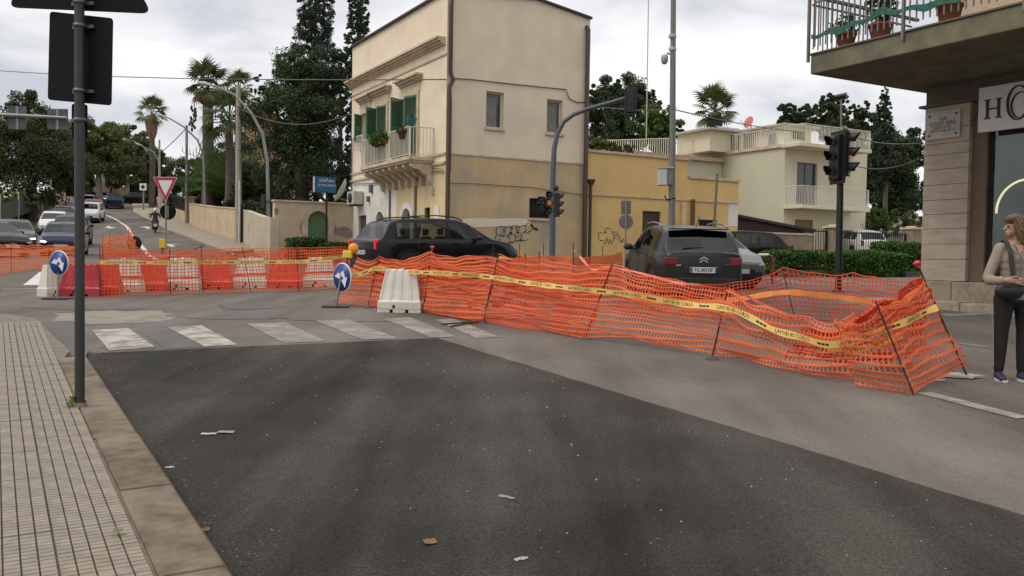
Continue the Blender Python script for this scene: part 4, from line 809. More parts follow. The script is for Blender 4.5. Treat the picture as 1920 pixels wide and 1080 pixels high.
for i in range(4, 8):
    a, b = Vector(GW[i]), Vector(GW[i + 1]); N = int((b - a).length / .35)
    if i < 7:
        m = MB(); m.bar(gz(*a, 2.0), gz(*b, 2.0), .05); m.bar(gz(*a, 1.05), gz(*b, 1.05), .04); m.build('rail', M_IRON, iw)
        mb_ = MB()
        for k in range(N): p = a + (b - a) * (k + .5) / N; mb_.bar(gz(p.x, p.y, .9), gz(p.x, p.y, 2.1), .035)
        q = mb_.build('bars', M_IRON, iw); q['kind'] = 'stuff'
for k, (p, lab) in enumerate([(GW[4], 'sandy gate pillar at the end of the long street wall'), (GW[6], 'sandy pillar half way along the iron railings'), (GW[7], 'farthest sandy pillar by the iron railings')]):
    t = thing('gate_pillar', lab, 'pillar', gz(*p), R_(25), 'pillars along the uphill wall'); MB().box(-.35, .35, -.35, .35, -.3, 2.1).build('shaft', M_LWALL, t, bevel=.03); MB().box(-.42, .42, -.42, .42, 2.102, 2.2).build('cap', M_STONE, t)
# walls at the top of the street
M_FARW = mat('far_stone_wall', (.40, .29, .18), .95, var=.25, sc=.8, dirt=(.25, .18, .11), dsc=.5, damt=.7)
def far_wall(name, lab, x0, x1, yt, yb, Y, M, cat='wall'):
    p, q = at(x0, yb, Y), at(x1, yb, Y); hgt = at(x0, yt, Y).z - p.z; t = thing(name, lab, cat, p, world=True)
    MB().box(p.x, q.x, p.y, p.y + .5, p.z - 1.5, p.z + hgt).build('wall', M, t); MB().box(p.x - .05, q.x + .05, p.y - .06, p.y + .56, p.z + hgt + .003, p.z + hgt + .12).build('coping', M_STONE, t); return t
far_wall('end_wall', 'sandy stone wall left of the bend at the top of the street', 104, 141, 347, 371, 118, M_FARW)
far_wall('end_wall', 'reddish garden wall straight ahead at the top of the street', 160, 208, 341, 366, 126, mat('reddish_wall', (.27, .17, .11), .95, var=.2, sc=.7))
far_wall('end_wall', 'brown sloping wall behind the dark car at the bend', 206, 243, 351, 366, 127, mat('brown_wall', (.30, .20, .12), .95, var=.2, sc=.7))
far_wall('end_gate', 'dark wooden gate right of the bend at the top of the street', 240, 270, 345, 368, 124, M_DOORB, 'gate')
# villa behind the palms
vl = at(455, 330, 74); villa = thing('villa', 'peach coloured villa half hidden behind the palm trees', 'house', (vl.x, vl.y, prof(74)), R_(10))
k = 74 / F_; zt_ = at(480, 228, 74).z - prof(74); wv = 72 * k
a = MB(); wall(a, lambda a, b, d: (a, d, b), wv, -2, zt_, [(wv * .45, wv * .62, zt_ - 2.8, zt_ - 1.0)], .2); a.quad((0, 0, -2), (0, 8, -2), (0, 8, zt_), (0, 0, zt_)); a.quad((wv, 0, -2), (wv, 8, -2), (wv, 8, zt_), (wv, 0, zt_)); a.build('wall', mat('peach_plaster', (.55, .33, .20), .9, var=.1, sc=1), villa)
MB().prism([(-.4, zt_), (wv + .4, zt_), (wv * .5, zt_ + 1.3)], -.4, 8.4, lambda a, b, c: (a, c, b)).build('roof', M_TERRA, villa); window(villa, lambda a, b, d: (a, d, b), (wv * .45, wv * .62, zt_ - 2.8, zt_ - 1.0), .15, M_FRAMEW, M_GLASS)
# ------------------------------------------------------------------ right background: stone wall, shed, gate, hedges
M_ROUGH = mat('rough_wall', (.25, .195, .14), .95, var=.2, sc=3, dirt=(.14, .11, .085), dsc=1.2, damt=.7, bump=.3, bsc=16)
RW = Frame(Y_.w(YL + .15, .2), TH); xw2 = RW.front(1524, 450)[0]; zw = RW.front(1450, 439)[1]
rw = thing('rough_wall', 'rough brown boundary wall between the yellow house and the iron gate', 'wall', RW.o, TH)
MB().box(0, xw2, 0, .3, -.5, zw).build('wall', M_ROUGH, rw); MB().box(0, xw2, -.05, .35, zw + .003, zw + .08).build('coping', M_STONE, rw)
sh = thing('lean_to_shed', 'dark brown sloping shed roof behind the rough wall', 'shed', RW.w(.05, .6), TH)
zr0, zr1 = RW.front(1386, 401, .6)[1], RW.front(1520, 430, .6)[1]; xs1 = RW.front(1505, 440, .6)[0]
MB().prism([(0, -.4), (xs1, -.4), (xs1, zr1 - .1), (0, zr0 - .1)], 0, 3, lambda a, b, c: (a, c, b)).build('wall', mat('shed_boards', (.032, .02, .016), .8, var=.3, sc=4), sh)
MB().prism([(-.02, zr0 - .095), (xs1 + .6, zr1 - .12), (xs1 + .6, zr1), (-.02, zr0 + .02)], -.15, 3.1, lambda a, b, c: (a, c, b)).build('roof', mat('shed_roof', (.03, .02, .017), .7, var=.2), sh)
def stone_pillar(px, ytop, fr, w, lab):
    x = fr.front(px, 450)[0]; z = fr.front(px, ytop)[1]; t = thing('gate_pillar', lab, 'pillar', fr.w(x, .1), TH, 'stone gate pillars by the hedge')
    MB().box(-w / 2, w / 2, -w / 2, w / 2, -.5, z - .16).build('shaft', M_ROUGH, t, bevel=.02); MB().box(-w / 2 - .07, w / 2 + .07, -w / 2 - .07, w / 2 + .07, z - .158, z - .06).build('cap', M_STONE, t); MB().lathe([(w * .5, 0), (w * .3, .05), (0, .06)], 8, (0, 0, z - .06)).build('cap_top', M_STONE, t); return x
xg0 = stone_pillar(1564, 421, RW, .5, 'stone gate pillar behind the traffic light pole'); xg1 = stone_pillar(1712, 424, RW, .62, 'stone gate pillar beside the shop corner')
x_s = RW.front(1527, 450)[0]
def iron_gate(x0, x1, yt_px, lab, nm='iron_gate'):
    zt2 = RW.front(1600, yt_px)[1]; t = thing(nm, lab, 'gate', RW.w(x0, .15), TH); w = x1 - x0
    MB().bar((0, 0, zt2), (w, 0, zt2), .05).build('top_rail', M_IRON, t); MB().bar((0, 0, .15), (w, 0, .15), .05).build('bottom_rail', M_IRON, t); MB().bar((0, 0, zt2 * .55), (w, 0, zt2 * .55), .04).build('mid_rail', M_IRON, t)
    for x in (0.03, w - .03): MB().bar((x, 0, 0), (x, 0, zt2 + .05), .07).build('post', M_IRON, t)
    bme = MB().bar((0, 0, .12), (0, 0, zt2 + .12), .022).mesh('bar', M_IRON)
    for k in range(int(w / .16)): o = bpy.data.objects.new('bar', bme); COL.objects.link(o); o.parent = t; o.location = (.1 + .16 * k, 0, 0)
iron_gate(x_s, xg0 - .3, 436, 'narrow dark iron gate between wall and pillar'); iron_gate(xg0 + .3, xg1 - .35, 436, 'wide dark iron railing gate between the two stone pillars')
# ================================================================== trees and hedges
M_BARK = mat('bark', (.085, .062, .045), .95, var=.3, sc=6, bump=.5, bsc=20); M_BARKP = mat('pale_bark', (.21, .175, .135), .95, var=.25, sc=5)
F_DARK = foliage('dark_conifer', (.018, .027, .013), (.075, .105, .042), .45, .15)
F_CYP = foliage('cypress_green', (.014, .022, .014), (.052, .072, .036), .6, .15)
F_PINE = foliage('pine_green', (.03, .045, .012), (.15, .19, .055), .4, .2)
F_OLIVE = foliage('dull_pine_green', (.022, .032, .013), (.095, .12, .045), .4, .2)
F_BUSH = foliage('bush_green', (.03, .05, .012), (.12, .19, .045), .7)
F_LIGHT = foliage('light_bush_green', (.045, .07, .018), (.17, .23, .065), .8)
F_HEDGE = foliage('hedge_green', (.022, .05, .008), (.10, .20, .032), 2.2, .25)
F_HEDGE2 = foliage('dark_hedge_green', (.018, .040, .010), (.07, .13, .03), 2.2, .25)
F_PALM = foliage('palm_green', (.045, .062, .022), (.15, .18, .07), .8, .2); F_DATE = foliage('date_palm_green', (.04, .07, .018), (.14, .21, .055), .8, .25)
M_SKIRT = mat('dry_palm_skirt', (.22, .135, .085), .95, var=.35, sc=5)
def crown(name, M, root, ells, n, size, seed, K=26, cl=.26, shell=.72, upb=.5, asp=.55, squash=1.):
    """leaf clumps spread through the ellipsoids: ells = (centre, (rx, ry, rz)) in root coordinates"""
    g = np.random.default_rng(seed); vol = np.array([(e[1][0] * e[1][2]) for e in ells]); vol = vol / vol.sum(); P = []
    for (c, r), w in zip(ells, vol):
        k = max(7, int(K * len(ells) * w)); d = g.normal(size=(k, 3)); d /= np.linalg.norm(d, axis=1)[:, None]
        rad = np.where(g.random(k) < .72, shell + (1.04 - shell) * g.random(k), g.random(k) * shell)[:, None]
        cc = d * rad * np.array(r) + np.array(c); m = int(n * w / k) + 1
        cs = cl * (.55 + .9 * g.random((k, 1, 1)))
        q = g.normal(size=(k, m, 3)); q /= np.linalg.norm(q, axis=2)[:, :, None]; q *= g.random((k, m, 1)) ** .45
        q = q * cs * np.array([min(r), min(r), min(r) * squash])[None, None]; P.append((cc[:, None] + q).reshape(-1, 3))
    return leaf_mesh(name, M, root, np.concatenate(P), g, size, None, upb, asp)
def tree(name, label, base, Y, ells, M, n, size=None, bark=M_BARK, tr=.22, seed=1, group=None, K=26, cl=.3, branches=5, asp=.55, cat='tree', upb=.5, squash=.8, shell=.72):
    """base = pixel column of the trunk; ells in survey pixels (px, py, rpx, rpy) seen at distance Y"""
    b = at(base, 480, Y); o = gz(b.x, Y); t = thing(name, label, cat, o, 0, group); k = Y / F_; E = []
    for e in ells:
        dy = e[4] if len(e) > 4 else 0; c = at(e[0], e[1], Y + dy) - o; E.append(((c.x, c.y, c.z), (e[2] * k, max(e[2], e[3] * .5) * k * .9, e[3] * k)))
    top = max(E, key=lambda e: e[0][2]); tb = MB(); tz = top[0][2]
    tb.tube([(0, 0, -.3), (top[0][0] * .15, top[0][1] * .15, tz * .35), (top[0][0] * .6, top[0][1] * .6, tz * .7), (top[0][0], top[0][1], tz)], [tr, tr * .8, tr * .5, tr * .12], 7); tk = tb.build('trunk', bark, t)
    g = random.Random(seed)
    for i, (c, r) in enumerate(E[:branches]):
        h = g.uniform(.3, .6) * tz; s = Vector((top[0][0], top[0][1], 0)) * (h / tz) + Vector((0, 0, h)); e = Vector(c); m = s * .45 + e * .55 + Vector((0, 0, -.3))
        if (e - s).length > .5: MB().tube([s, m, e], [tr * .4, tr * .28, tr * .08], 5).build('limb', bark, tk)
    crown('crown', M, t, E, int(n * 3.4), (size or .003 * Y) * .56, seed, K, cl, upb=upb, asp=asp, squash=squash, shell=shell); return t
# big dark conifers left of the house
tree('dark_conifer', 'huge dark spreading conifer mass left of the cream house', 570, 52, [(560, 190, 78, 80), (535, 265, 85, 90), (590, 320, 72, 110, 1), (520, 370, 60, 75, 7), (628, 395, 44, 65), (600, 150, 48, 60), (560, 130, 40, 38), (505, 165, 22, 14), (482, 147, 10, 8), (482, 170, 14, 7), (478, 192, 12, 7), (490, 215, 22, 14, 3), (532, 112, 14, 16), (560, 430, 80, 45), (640, 330, 30, 90, 3), (490, 405, 35, 40, 9)], F_DARK, 34000, .13, seed=11, K=24, cl=.36, tr=.5, branches=8)
tree('cypress_tree', 'tall broad cypress rising out of the dark conifers', 592, 55, [(592, 15, 32, 85), (590, 100, 38, 80), (590, -70, 20, 60), (588, 190, 36, 80)], F_CYP, 16000, .10, seed=12, K=190, cl=.2, branches=0, upb=2, shell=.84)
tree('cypress_tree', 'slim tall cypress close beside the cream house roof', 671, 52, [(671, 25, 19, 55), (670, 95, 22, 70), (668, 180, 22, 80), (671, -20, 12, 40), (668, 270, 20, 80), (668, 370, 20, 70)], F_CYP, 14000, .11, seed=13, K=190, cl=.2, branches=0, upb=2, shell=.84)
tree('broadleaf_tree', 'lighter green leafy tree between the two tall cypresses', 638, 58, [(638, 120, 16, 26), (636, 170, 18, 36), (640, 210, 14, 30)], F_OLIVE, 3600, .15, seed=14)
# left of the street
tree('pine_tree', 'large dark pine with a ragged top behind the far left fence', 60, 72, [(45, 250, 85, 50), (55, 205, 34, 32), (85, 215, 20, 20), (25, 215, 22, 20), (100, 290, 62, 55), (20, 320, 95, 55), (105, 345, 40, 38), (-60, 290, 60, 80), (60, 240, 50, 40)], F_OLIVE, 21000, .17, seed=21, K=26, cl=.42, tr=.5)
tree('pine_tree', 'umbrella pine with bright green top behind the sign pole', 188, 98, [(175, 255, 45, 32), (205, 265, 45, 30), (150, 285, 40, 40), (215, 300, 45, 32), (180, 300, 40, 32)], F_PINE, 11000, .24, bark=M_BARKP, seed=22, tr=.4, K=22, cl=.42)
tree('pine_tree', 'rounded pine above the bend of the street', 238, 118, [(245, 262, 32, 24), (262, 278, 26, 22), (230, 290, 36, 30), (275, 300, 22, 24), (240, 318, 40, 22)], F_PINE, 9000, .25, bark=M_BARKP, seed=23, tr=.35, K=22, cl=.42)
tree('pine_tree', 'dark low pine between the pale trunks at the end of the street', 205, 122, [(170, 330, 50, 22), (215, 325, 40, 25), (140, 345, 40, 20), (250, 335, 30, 22)], F_OLIVE, 7000, .28, seed=24, branches=3)
for k, (px, pt, lab) in enumerate([(186, 285, 'thin leaning pale trunk with forked top above the queue'), (192, 290, 'straight pale pine trunk at the end of the street')]):
    b = at(px, 372, 116); t = thing('bare_trunk', lab, 'tree trunk', (b.x, 116, prof(116)), 0, 'bare pine trunks'); h = at(px, pt, 116).z - prof(116)
    MB().tube([(0, 0, -.5), (.15, 0, h * .5), (-.2 - .8 * k, 0, h)], [.3, .24, .15], 7).build('trunk', M_BARKP, t); MB().tube([(0, 0, h * .6), (-1.6, 0, h * .85), (-2.6, 0, h * 1.05)], [.16, .12, .06], 5).build('limb', M_BARKP, t)
tree('ivy_tree', 'bushy ivy clad tree on the right side of the uphill street', 292, 104, [(290, 310, 28, 28), (300, 350, 26, 36), (275, 300, 14, 14), (282, 340, 16, 30), (312, 330, 18, 30)], F_BUSH, 8000, .2, seed=25)
tree('garden_tree', 'dull green garden tree behind the iron railings', 345, 82, [(345, 325, 34, 30), (370, 350, 30, 30), (330, 350, 22, 36), (395, 345, 34, 30), (350, 378, 40, 18)], F_OLIVE, 9000, .16, seed=26)
tree('garden_shrub', 'dark green shrubs hanging over the long sandy wall', 400, 74, [(385, 372, 26, 16), (415, 368, 30, 20), (360, 372, 16, 16), (450, 375, 30, 18), (480, 370, 28, 24)], F_OLIVE, 6000, .12, seed=27, cat='shrub', tr=.1)
tree('roadside_bush', 'grey green bush by the stone wall at the far left', 125, 112, [(125, 340, 22, 14), (112, 348, 14, 12), (158, 352, 12, 14)], F_BUSH, 2600, .25, seed=28, cat='bush', tr=.1, branches=0)
tree('roadside_bush', 'pale dusty bush on the bank behind the green fence', 40, 66, [(10, 378, 26, 22), (45, 372, 30, 14), (-30, 380, 30, 25)], F_LIGHT, 3000, .14, seed=29, cat='bush', tr=.1, branches=0)
tree('garden_shrub', 'tall dark shrub mass beneath the low fan palm', 470, 60, [(462, 330, 26, 36), (490, 345, 24, 40), (455, 370, 26, 26), (500, 380, 22, 30), (430, 385, 22, 20)], F_OLIVE, 7000, .12, seed=61, cat='shrub', tr=.1)
tree('garden_tree', 'leafy green tree behind the date palm fronds', 405, 74, [(395, 305, 26, 24), (420, 290, 22, 24), (410, 330, 34, 30), (375, 340, 24, 26)], F_BUSH, 6000, .14, seed=62)
tree('garden_shrub', 'bright green shrubs packed low behind the long sandy wall by the date palm', 440, 72, [(420, 372, 40, 22), (450, 352, 38, 32), (484, 376, 34, 24), (400, 350, 24, 28), (372, 358, 24, 24), (500, 350, 24, 34)], F_BUSH, 9000, .16, seed=63, cat='shrub', tr=.1)
# right of the house
tree('dark_conifer', 'dark rounded conifer right of the cream house behind the terrace', 1165, 62, [(1160, 180, 44, 40), (1155, 160, 18, 20), (1125, 215, 34, 48), (1190, 205, 36, 46), (1110, 190, 20, 34), (1160, 250, 60, 45)], F_DARK, 15000, .15, seed=31, K=22, cl=.36)
tree('broadleaf_tree', 'soft mid green tree right of the dark conifer', 1245, 60, [(1240, 220, 30, 30), (1255, 240, 24, 36), (1215, 235, 24, 34), (1268, 245, 12, 24), (1232, 262, 36, 30)], F_BUSH, 9000, .13, seed=32)
tree('cypress_tree', 'small distant cypress tip beside the thin antenna', 1224, 70, [(1224, 185, 6, 18), (1224, 215, 7, 26)], F_CYP, 1500, .15, seed=33, branches=0, upb=2)
tree('oleander_bush', 'pale leafy bush growing over the yellow house roof', 1130, 43, [(1122, 272, 22, 12), (1150, 276, 20, 9), (1106, 268, 14, 14), (1180, 280, 18, 7)], F_LIGHT, 2400, .12, seed=34, cat='bush', tr=.08, branches=2)
tree('pine_tree', 'flat dark pine behind the penthouse roof', 1495, 78, [(1475, 208, 18, 14), (1500, 215, 30, 16), (1520, 205, 12, 12), (1490, 228, 35, 14)], F_DARK, 5000, .17, seed=35)
tree('pine_tree', 'dark bushy pine directly behind the traffic light', 1562, 74, [(1552, 190, 14, 14), (1562, 200, 24, 22), (1578, 188, 12, 10), (1545, 225, 30, 22), (1570, 245, 34, 30), (1530, 235, 16, 14)], F_DARK, 8500, .16, seed=36)
tree('conifer_tree', 'narrow conifer left of the pointed cypress', 1618, 76, [(1600, 215, 14, 22), (1618, 205, 12, 22), (1622, 235, 22, 30), (1600, 255, 24, 30)], F_OLIVE, 5500, .17, seed=37)
tree('cypress_tree', 'pointed dark cypress between conifers left of the shop', 1658, 66, [(1659, 182, 7, 18), (1658, 205, 12, 28), (1656, 245, 18, 40), (1654, 300, 20, 50)], F_CYP, 8000, .12, seed=38, K=150, cl=.22, branches=0, upb=2, shell=.84)
tree('dark_conifer', 'dark conifer mass behind the gate left of the shop', 1640, 70, [(1600, 310, 46, 60), (1640, 290, 50, 50), (1690, 270, 46, 36), (1712, 245, 12, 18), (1690, 320, 55, 60), (1640, 360, 80, 50), (1590, 370, 40, 40), (1725, 300, 24, 60), (1700, 365, 50, 50), (1690, 400, 60, 30)], F_DARK, 22000, .16, seed=39, K=22, cl=.36)
tree('garden_bush', 'pale yellow green bush behind the wide iron gate', 1640, 50, [(1615, 412, 36, 20), (1660, 408, 34, 18), (1700, 414, 30, 18), (1640, 430, 70, 16), (1610, 392, 14, 8)], F_LIGHT, 7000, .085, seed=40, cat='bush', tr=.1)
# palms
def fan_mesh():
    mb = MB(); n = 15
    mb.bar((0, 0, 0), (1.0, 0, .12), .035)
    for k in range(n):
        a = R_(-105 + 210 * k / (n - 1)); l = .95 - .25 * abs(k - 7) / 7; c = Vector((1.0, 0, .12)); d = Vector((math.cos(a), math.sin(a), -.22)); s = Vector((-math.sin(a), math.cos(a), 0)) * .065; m = c + d * l * .55 + Vector((0, 0, .06))
        mb.add([c, m - s, m + s, c + d * l + Vector((0, 0, -.16))], [(0, 1, 2), (1, 3, 2)])
    return mb.mesh('frond', F_PALM)
FAN = fan_mesh()
def place_frond(me, root, p, az, el, roll, s, name='frond'):
    o = bpy.data.objects.new(name, me); COL.objects.link(o); o.parent = root
    o.matrix_basis = Matrix.Translation(p) @ Matrix.Rotation(az, 4, 'Z') @ Matrix.Rotation(-el, 4, 'Y') @ Matrix.Rotation(roll, 4, 'X') @ Matrix.Scale(s, 4)
def fan_palm(label, px, py, Y, s, tr, skirt=0, tall=1., n=26, seed=1, dead=0):
    b = at(px, py, Y); o = gz(b.x, Y); t = thing('fan_palm', label, 'palm tree', o, 0, 'palms'); h = b.z - o.z; g = random.Random(seed)
    MB().tube([(0, 0, -.3), (.05, 0, h * .5), (0, 0, h)], [tr * 1.15, tr, tr * .85], 9).build('trunk', mat('palm_trunk', (.10, .075, .065), .95, var=.3, sc=5, bump=.4, bsc=14), t)
    if skirt:
        m = MB().lathe([(tr * .9, -skirt), (tr * 1.9, -skirt * .75), (tr * 2.3, -skirt * .3), (tr * 1.7, -.02)], 14, (0, 0, h)); v = m.v
        m.v = [(x + g.uniform(-.08, .08), y + g.uniform(-.08, .08), z + g.uniform(-.15, .15)) for x, y, z in v]; m.build('dry_skirt', M_SKIRT, t)
    for k in range(n):
        f = k / n; el = R_(85 - 125 * f + g.uniform(-8, 8)); place_frond(FAN, t, (0, 0, h + .25 * tall * (1 - f)), k * 2.4 + g.uniform(-.2, .2), el, g.uniform(-.5, .5), s * (.85 + .25 * g.random()) * (tall if f < .4 else 1))
    if dead:
        for k in range(2):
            x = (-1) ** k * s * 1.15; m = MB(); m.tube([(x * .2, 0, h), (x * .9, 0, h - .5), (x, 0, h - 2.8)], .03, 4)
            for j in range(22): z = h - 1.2 - 1.9 * j / 22; m.ell((x + g.uniform(-.25, .25), g.uniform(-.2, .2), z), (.1, .1, .16), 5, 3)
            m.build('fruit_stalk', M_BARK, t)
fan_palm('tallest fan palm with shaggy top and dark bare trunk', 390, 172, 70, 1.0, .46, .9, 1.35, 34, 1, 1); fan_palm('shorter fan palm directly right of the tallest palm', 447, 172, 68, .78, .3, 1.0, 1.1, 22, 2)
fan_palm('distant fan palm with a thick brown skirt of dead leaves', 285, 218, 98, 1.25, .3, 2.4, 1.0, 20, 3); fan_palm('low wide fan palm left of the dark conifers', 430, 228, 64, 1.35, .3, 0, 1., 26, 4)
fan_palm('fan palm with a fat brown trunk behind the pale house roof', 1340, 214, 66, 1.0, .62, 0, 1.15, 34, 5)
def feather_mesh():
    mb = MB(); N = 22; P = lambda t: Vector((t * 3.0, 0, .55 * math.sin(t * 2.2) - .9 * t * t))
    mb.tube([P(k / 8) for k in range(9)], [.04 - .004 * k for k in range(9)], 4)
    for k in range(2, N + 1):
        p = P(k / N); l = .55 * math.sin(math.pi * min(.97, .15 + .85 * k / N)) + .1
        for s in (-1, 1):
            q = p + Vector((.3, s * l, .18)); mb.add([p - Vector((.03, 0, 0)), p + Vector((.05, 0, 0)), q], [(0, 1, 2)])
    return mb.mesh('frond', F_DATE)
FEA = feather_mesh()
b = at(432, 372, 69); t = thing('date_palm', 'wide arching date palm behind the long sandy wall', 'palm tree', gz(b.x, 69), 0, 'palms'); h = b.z - prof(69); g_ = random.Random(5)
MB().tube([(0, 0, -.3), (0, 0, h)], [.36, .42], 10).lathe([(.42, -.6), (.55, -.2), (.4, .2)], 12, (0, 0, h)).build('trunk', M_SKIRT, t)
for k in range(70):
    f = k / 70; place_frond(FEA, t, (0, 0, h), k * 2.4, R_(84 - 82 * f + g_.uniform(-6, 6)), g_.uniform(-.4, .4), g_.uniform(1.25, 1.7))
# clipped hedges
def hedge(label, p, q, d, h, M, n, size, seed, off=0.):
    p, q = Vector((p.x, p.y, 0)), Vector((q.x, q.y, 0)); o = gz(p.x, p.y, off); L_ = (q - p).length; rz = math.atan2(q.y - p.y, q.x - p.x); t = thing('hedge', label, 'hedge', o, rz); dz = prof(q.y) - prof(p.y)
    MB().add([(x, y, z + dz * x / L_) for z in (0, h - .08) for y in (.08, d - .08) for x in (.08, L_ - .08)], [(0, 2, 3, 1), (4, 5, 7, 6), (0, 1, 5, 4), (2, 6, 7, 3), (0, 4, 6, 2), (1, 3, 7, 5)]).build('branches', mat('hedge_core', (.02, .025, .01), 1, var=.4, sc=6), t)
    g = np.random.default_rng(seed); P = g.random((n, 3)) * np.array([L_, d, h]); s = g.random(n)
    P[:, 2] = np.where(s < .42, h + g.normal(size=n) * .035 + .04 * np.sin(P[:, 0] * 2.3), P[:, 2]); P[:, 1] = np.where((s >= .42) & (s < .85), g.normal(size=n) * .035 + .03 * np.sin(P[:, 0] * 3.1 + P[:, 2] * 4), P[:, 1]); P[:, 0] = np.where(s > .94, g.normal(size=n) * .03, P[:, 0])
    P[:, 2] += dz * P[:, 0] / L_; leaf_mesh('foliage', M, t, P, g, size, None, .8, .6); return t
hd0 = G(1458, 519); hd1 = G(1700, 520)
hedge('long low clipped hedge in front of the iron gate', hd0, hd1, 1.1, at(1500, 474, hd0.y).z - hd0.z, F_HEDGE, 9000, .045, 51)
hd2 = G(1632, 515); hd3 = G(1735, 518); hedge('taller clipped hedge block beside the shop corner', hd2, hd3, 1.3, at(1680, 458, hd2.y).z - hd2.z, F_HEDGE, 6500, .045, 52)
kb_ = thing('planter_kerb', 'low dark kerb under the clipped hedge', 'kerb', hd0, math.atan2(hd3.y - hd0.y, hd3.x - hd0.x)); MB().box(0, (hd3 - hd0).length, -.25, -.05, -.1, .22).build('stone', mat('dark_kerb', (.09, .08, .07), .9, var=.2), kb_)
hl0, hl1 = WF.w(wx + .2, -1.9), WF.w(wx + 1.6, -1.9); kk = hl0.y / F_
hedge('small dark clipped hedge at the left end of the garden wall', hl0, hl1, 1.1, .85, F_HEDGE2, 2600, .06, 53); hedge('long low clipped hedge in front of the arched green door', WF.w(wx + 1.2, -2.3), WF.w(-.2, -2.3), 1.0, .66, F_HEDGE2, 4200, .06, 54)
# bank and green fence at the far left
fpts = [(at(-120, 470, 44), .0), (at(0, 417, 52), 0), (at(60, 397, 72), 0), (at(104, 372, 103), 0)]; ftop = [430, 383, 366, 354]; Ys = [44, 52, 72, 103]
M_MESH = mat('green_shade_net', (.035, .05, .03), .9, var=.3, sc=3, dirt=(.07, .08, .05), dsc=1)
fn = thing('green_fence', 'green shade net fence along the earth bank on the far left', 'fence', fpts[0][0], world=True); a = MB()
tops = [at(x, y, Y) for x, y, Y in zip((-120, 0, 60, 104), ftop, Ys)]
for i in range(3):
    p, q = fpts[i][0], fpts[i + 1][0]; N = 6
    for k in range(N):
        f = lambda t: p + (q - p) * t; gq = lambda t: tops[i] + (tops[i + 1] - tops[i]) * t + Vector((0, 0, .05 * math.sin(t * 20))); a.quad(f(k / N), f((k + 1) / N), gq((k + 1) / N), gq(k / N))
a.build('net', M_MESH, fn)
for i, t_ in ((0, .5), (1, 0), (1, .5), (2, 0), (2, .35), (2, .7), (2, 1)):
    p = fpts[i][0] + (fpts[i + 1][0] - fpts[i][0]) * t_; q = tops[i] + (tops[i + 1] - tops[i]) * t_; MB().tube([p - Vector((0, 0, .5)), q + Vector((0, 0, .5))], .05, 6).build('post', M_BOXG, fn)
bk = MB(); base = [Vector((-31, 30, prof(30))), Vector((-34.5, 45, prof(45))), Vector((LS_L[2][0], LS_L[2][1], prof(LS_L[2][1]))), Vector((LS_L[3][0], LS_L[3][1], prof(LS_L[3][1])))]
for i in range(3):
    p, q, u_, v_ = base[i], base[i + 1], fpts[i + 1][0], fpts[i][0]; N = 8
    for k in range(N): f = lambda a, b, t: a + (b - a) * t; bk.quad(f(p, q, k / N), f(p, q, (k + 1) / N), f(v_, u_, (k + 1) / N), f(v_, u_, k / N)); bk.quad(f(v_, u_, k / N), f(v_, u_, (k + 1) / N), f(v_, u_, (k + 1) / N) + Vector((-60, 10, .5)), f(v_, u_, k / N) + Vector((-60, 10, .5)))
struct(bk.build('earth_bank', mat('dry_bank', (.15, .11, .07), .95, var=.35, sc=1.2, dirt=(.09, .10, .04), dsc=.8, damt=.8)))
# weeds at the pole foot
# ================================================================== street furniture
M_POLE = mat('painted_dark_pole', (.040, .042, .040), .5, var=.12, sc=5, metal=.3); M_POLEG = mat('galvanised_pole', (.22, .22, .21), .5, var=.1, sc=4, metal=.4); M_CONC = mat('concrete_pole', (.33, .29, .23), .9, var=.12, sc=4, dirt=(.22, .19, .15), dsc=2)
M_SIGNB = mat('sign_back', (.005, .005, .007), .75, var=.2, sc=3, spec=.15); M_BLUE = mat('sign_blue', (.012, .045, .20), .4, var=.06); M_SWHITE = mat('sign_white_face', (.66, .66, .66), .4, var=.04); M_RED = mat('sign_red', (.36, .03, .045), .4, var=.06)
M_TL = mat('traffic_light_black', (.012, .012, .013), .45, var=.1); M_ORL = mat('amber_lamp', (.45, .10, .015), .4, var=0, emit=(1, .30, .04), es=.2); M_REDL = mat('red_lamp', (.8, .03, .02), .4, var=0, emit=(1, .1, .04), es=.35)
M_LENS = mat('dark_lens', (.02, .02, .02), .15, var=0, spec=.6); M_CLAMP = mat('clamp', (.13, .13, .13), .5, var=.1, metal=.6)
# nearest sign post on the left pavement
nb = G(149.5, 763, .11); sp = thing('sign_pole', 'grey steel sign pole standing on the near tiled pavement', 'pole', nb)
def zat(px, py, Y, base): return at(px, py, Y).z - base.z
MB().tube([(0, 0, -.05), (0, 0, 4.2)], .033, 16).build('pole', M_POLE, sp)
MB().lathe([(.05, 0), (.045, .02), (.034, .03)], 14).build('foot_collar', M_KERB, sp)
def plate(name, label, poly_px, Y, tilt, pole, mat_, th=.004, clamps=()):
    """sign plate seen from behind on the near pole; polygon in survey pixels, plate turned by tilt about the pole"""
    o = Vector((pole.x, pole.y, zat(poly_px[0][0], poly_px[0][1], Y, Vector((0, 0, 0)))))
    t = thing(name, label, 'road sign', o, tilt); n = Vector((-math.sin(tilt), math.cos(tilt), 0)); d = Vector((math.cos(tilt), math.sin(tilt), 0)); pts = []; c0 = Vector((pole.x, pole.y, 0)) + n * .055
    for px, py in poly_px:
        r = Vector(ray(px, py)); c = Vector((0, 0, CAMZ)); s = (c0 - c).dot(n) / r.dot(n); q = c + r * s - o; pts.append((q.dot(d), q.z))
    MB().prism(pts, .055, .055 + th, lambda a, b, c: (a, c, b)).build('plate', mat_, t, bevel=.003)
    for z in clamps:
        zz = zat(149, z, nb.y, o); MB().lathe([(.036, -.012), (.041, -.012), (.041, .012), (.036, .012)], 14, (0, 0, zz)).build('clamp_ring', M_CLAMP, t); MB().box(-.085, .085, .03, .052, zz - .011, zz + .011).build('clamp_bar', M_CLAMP, t)
    return t
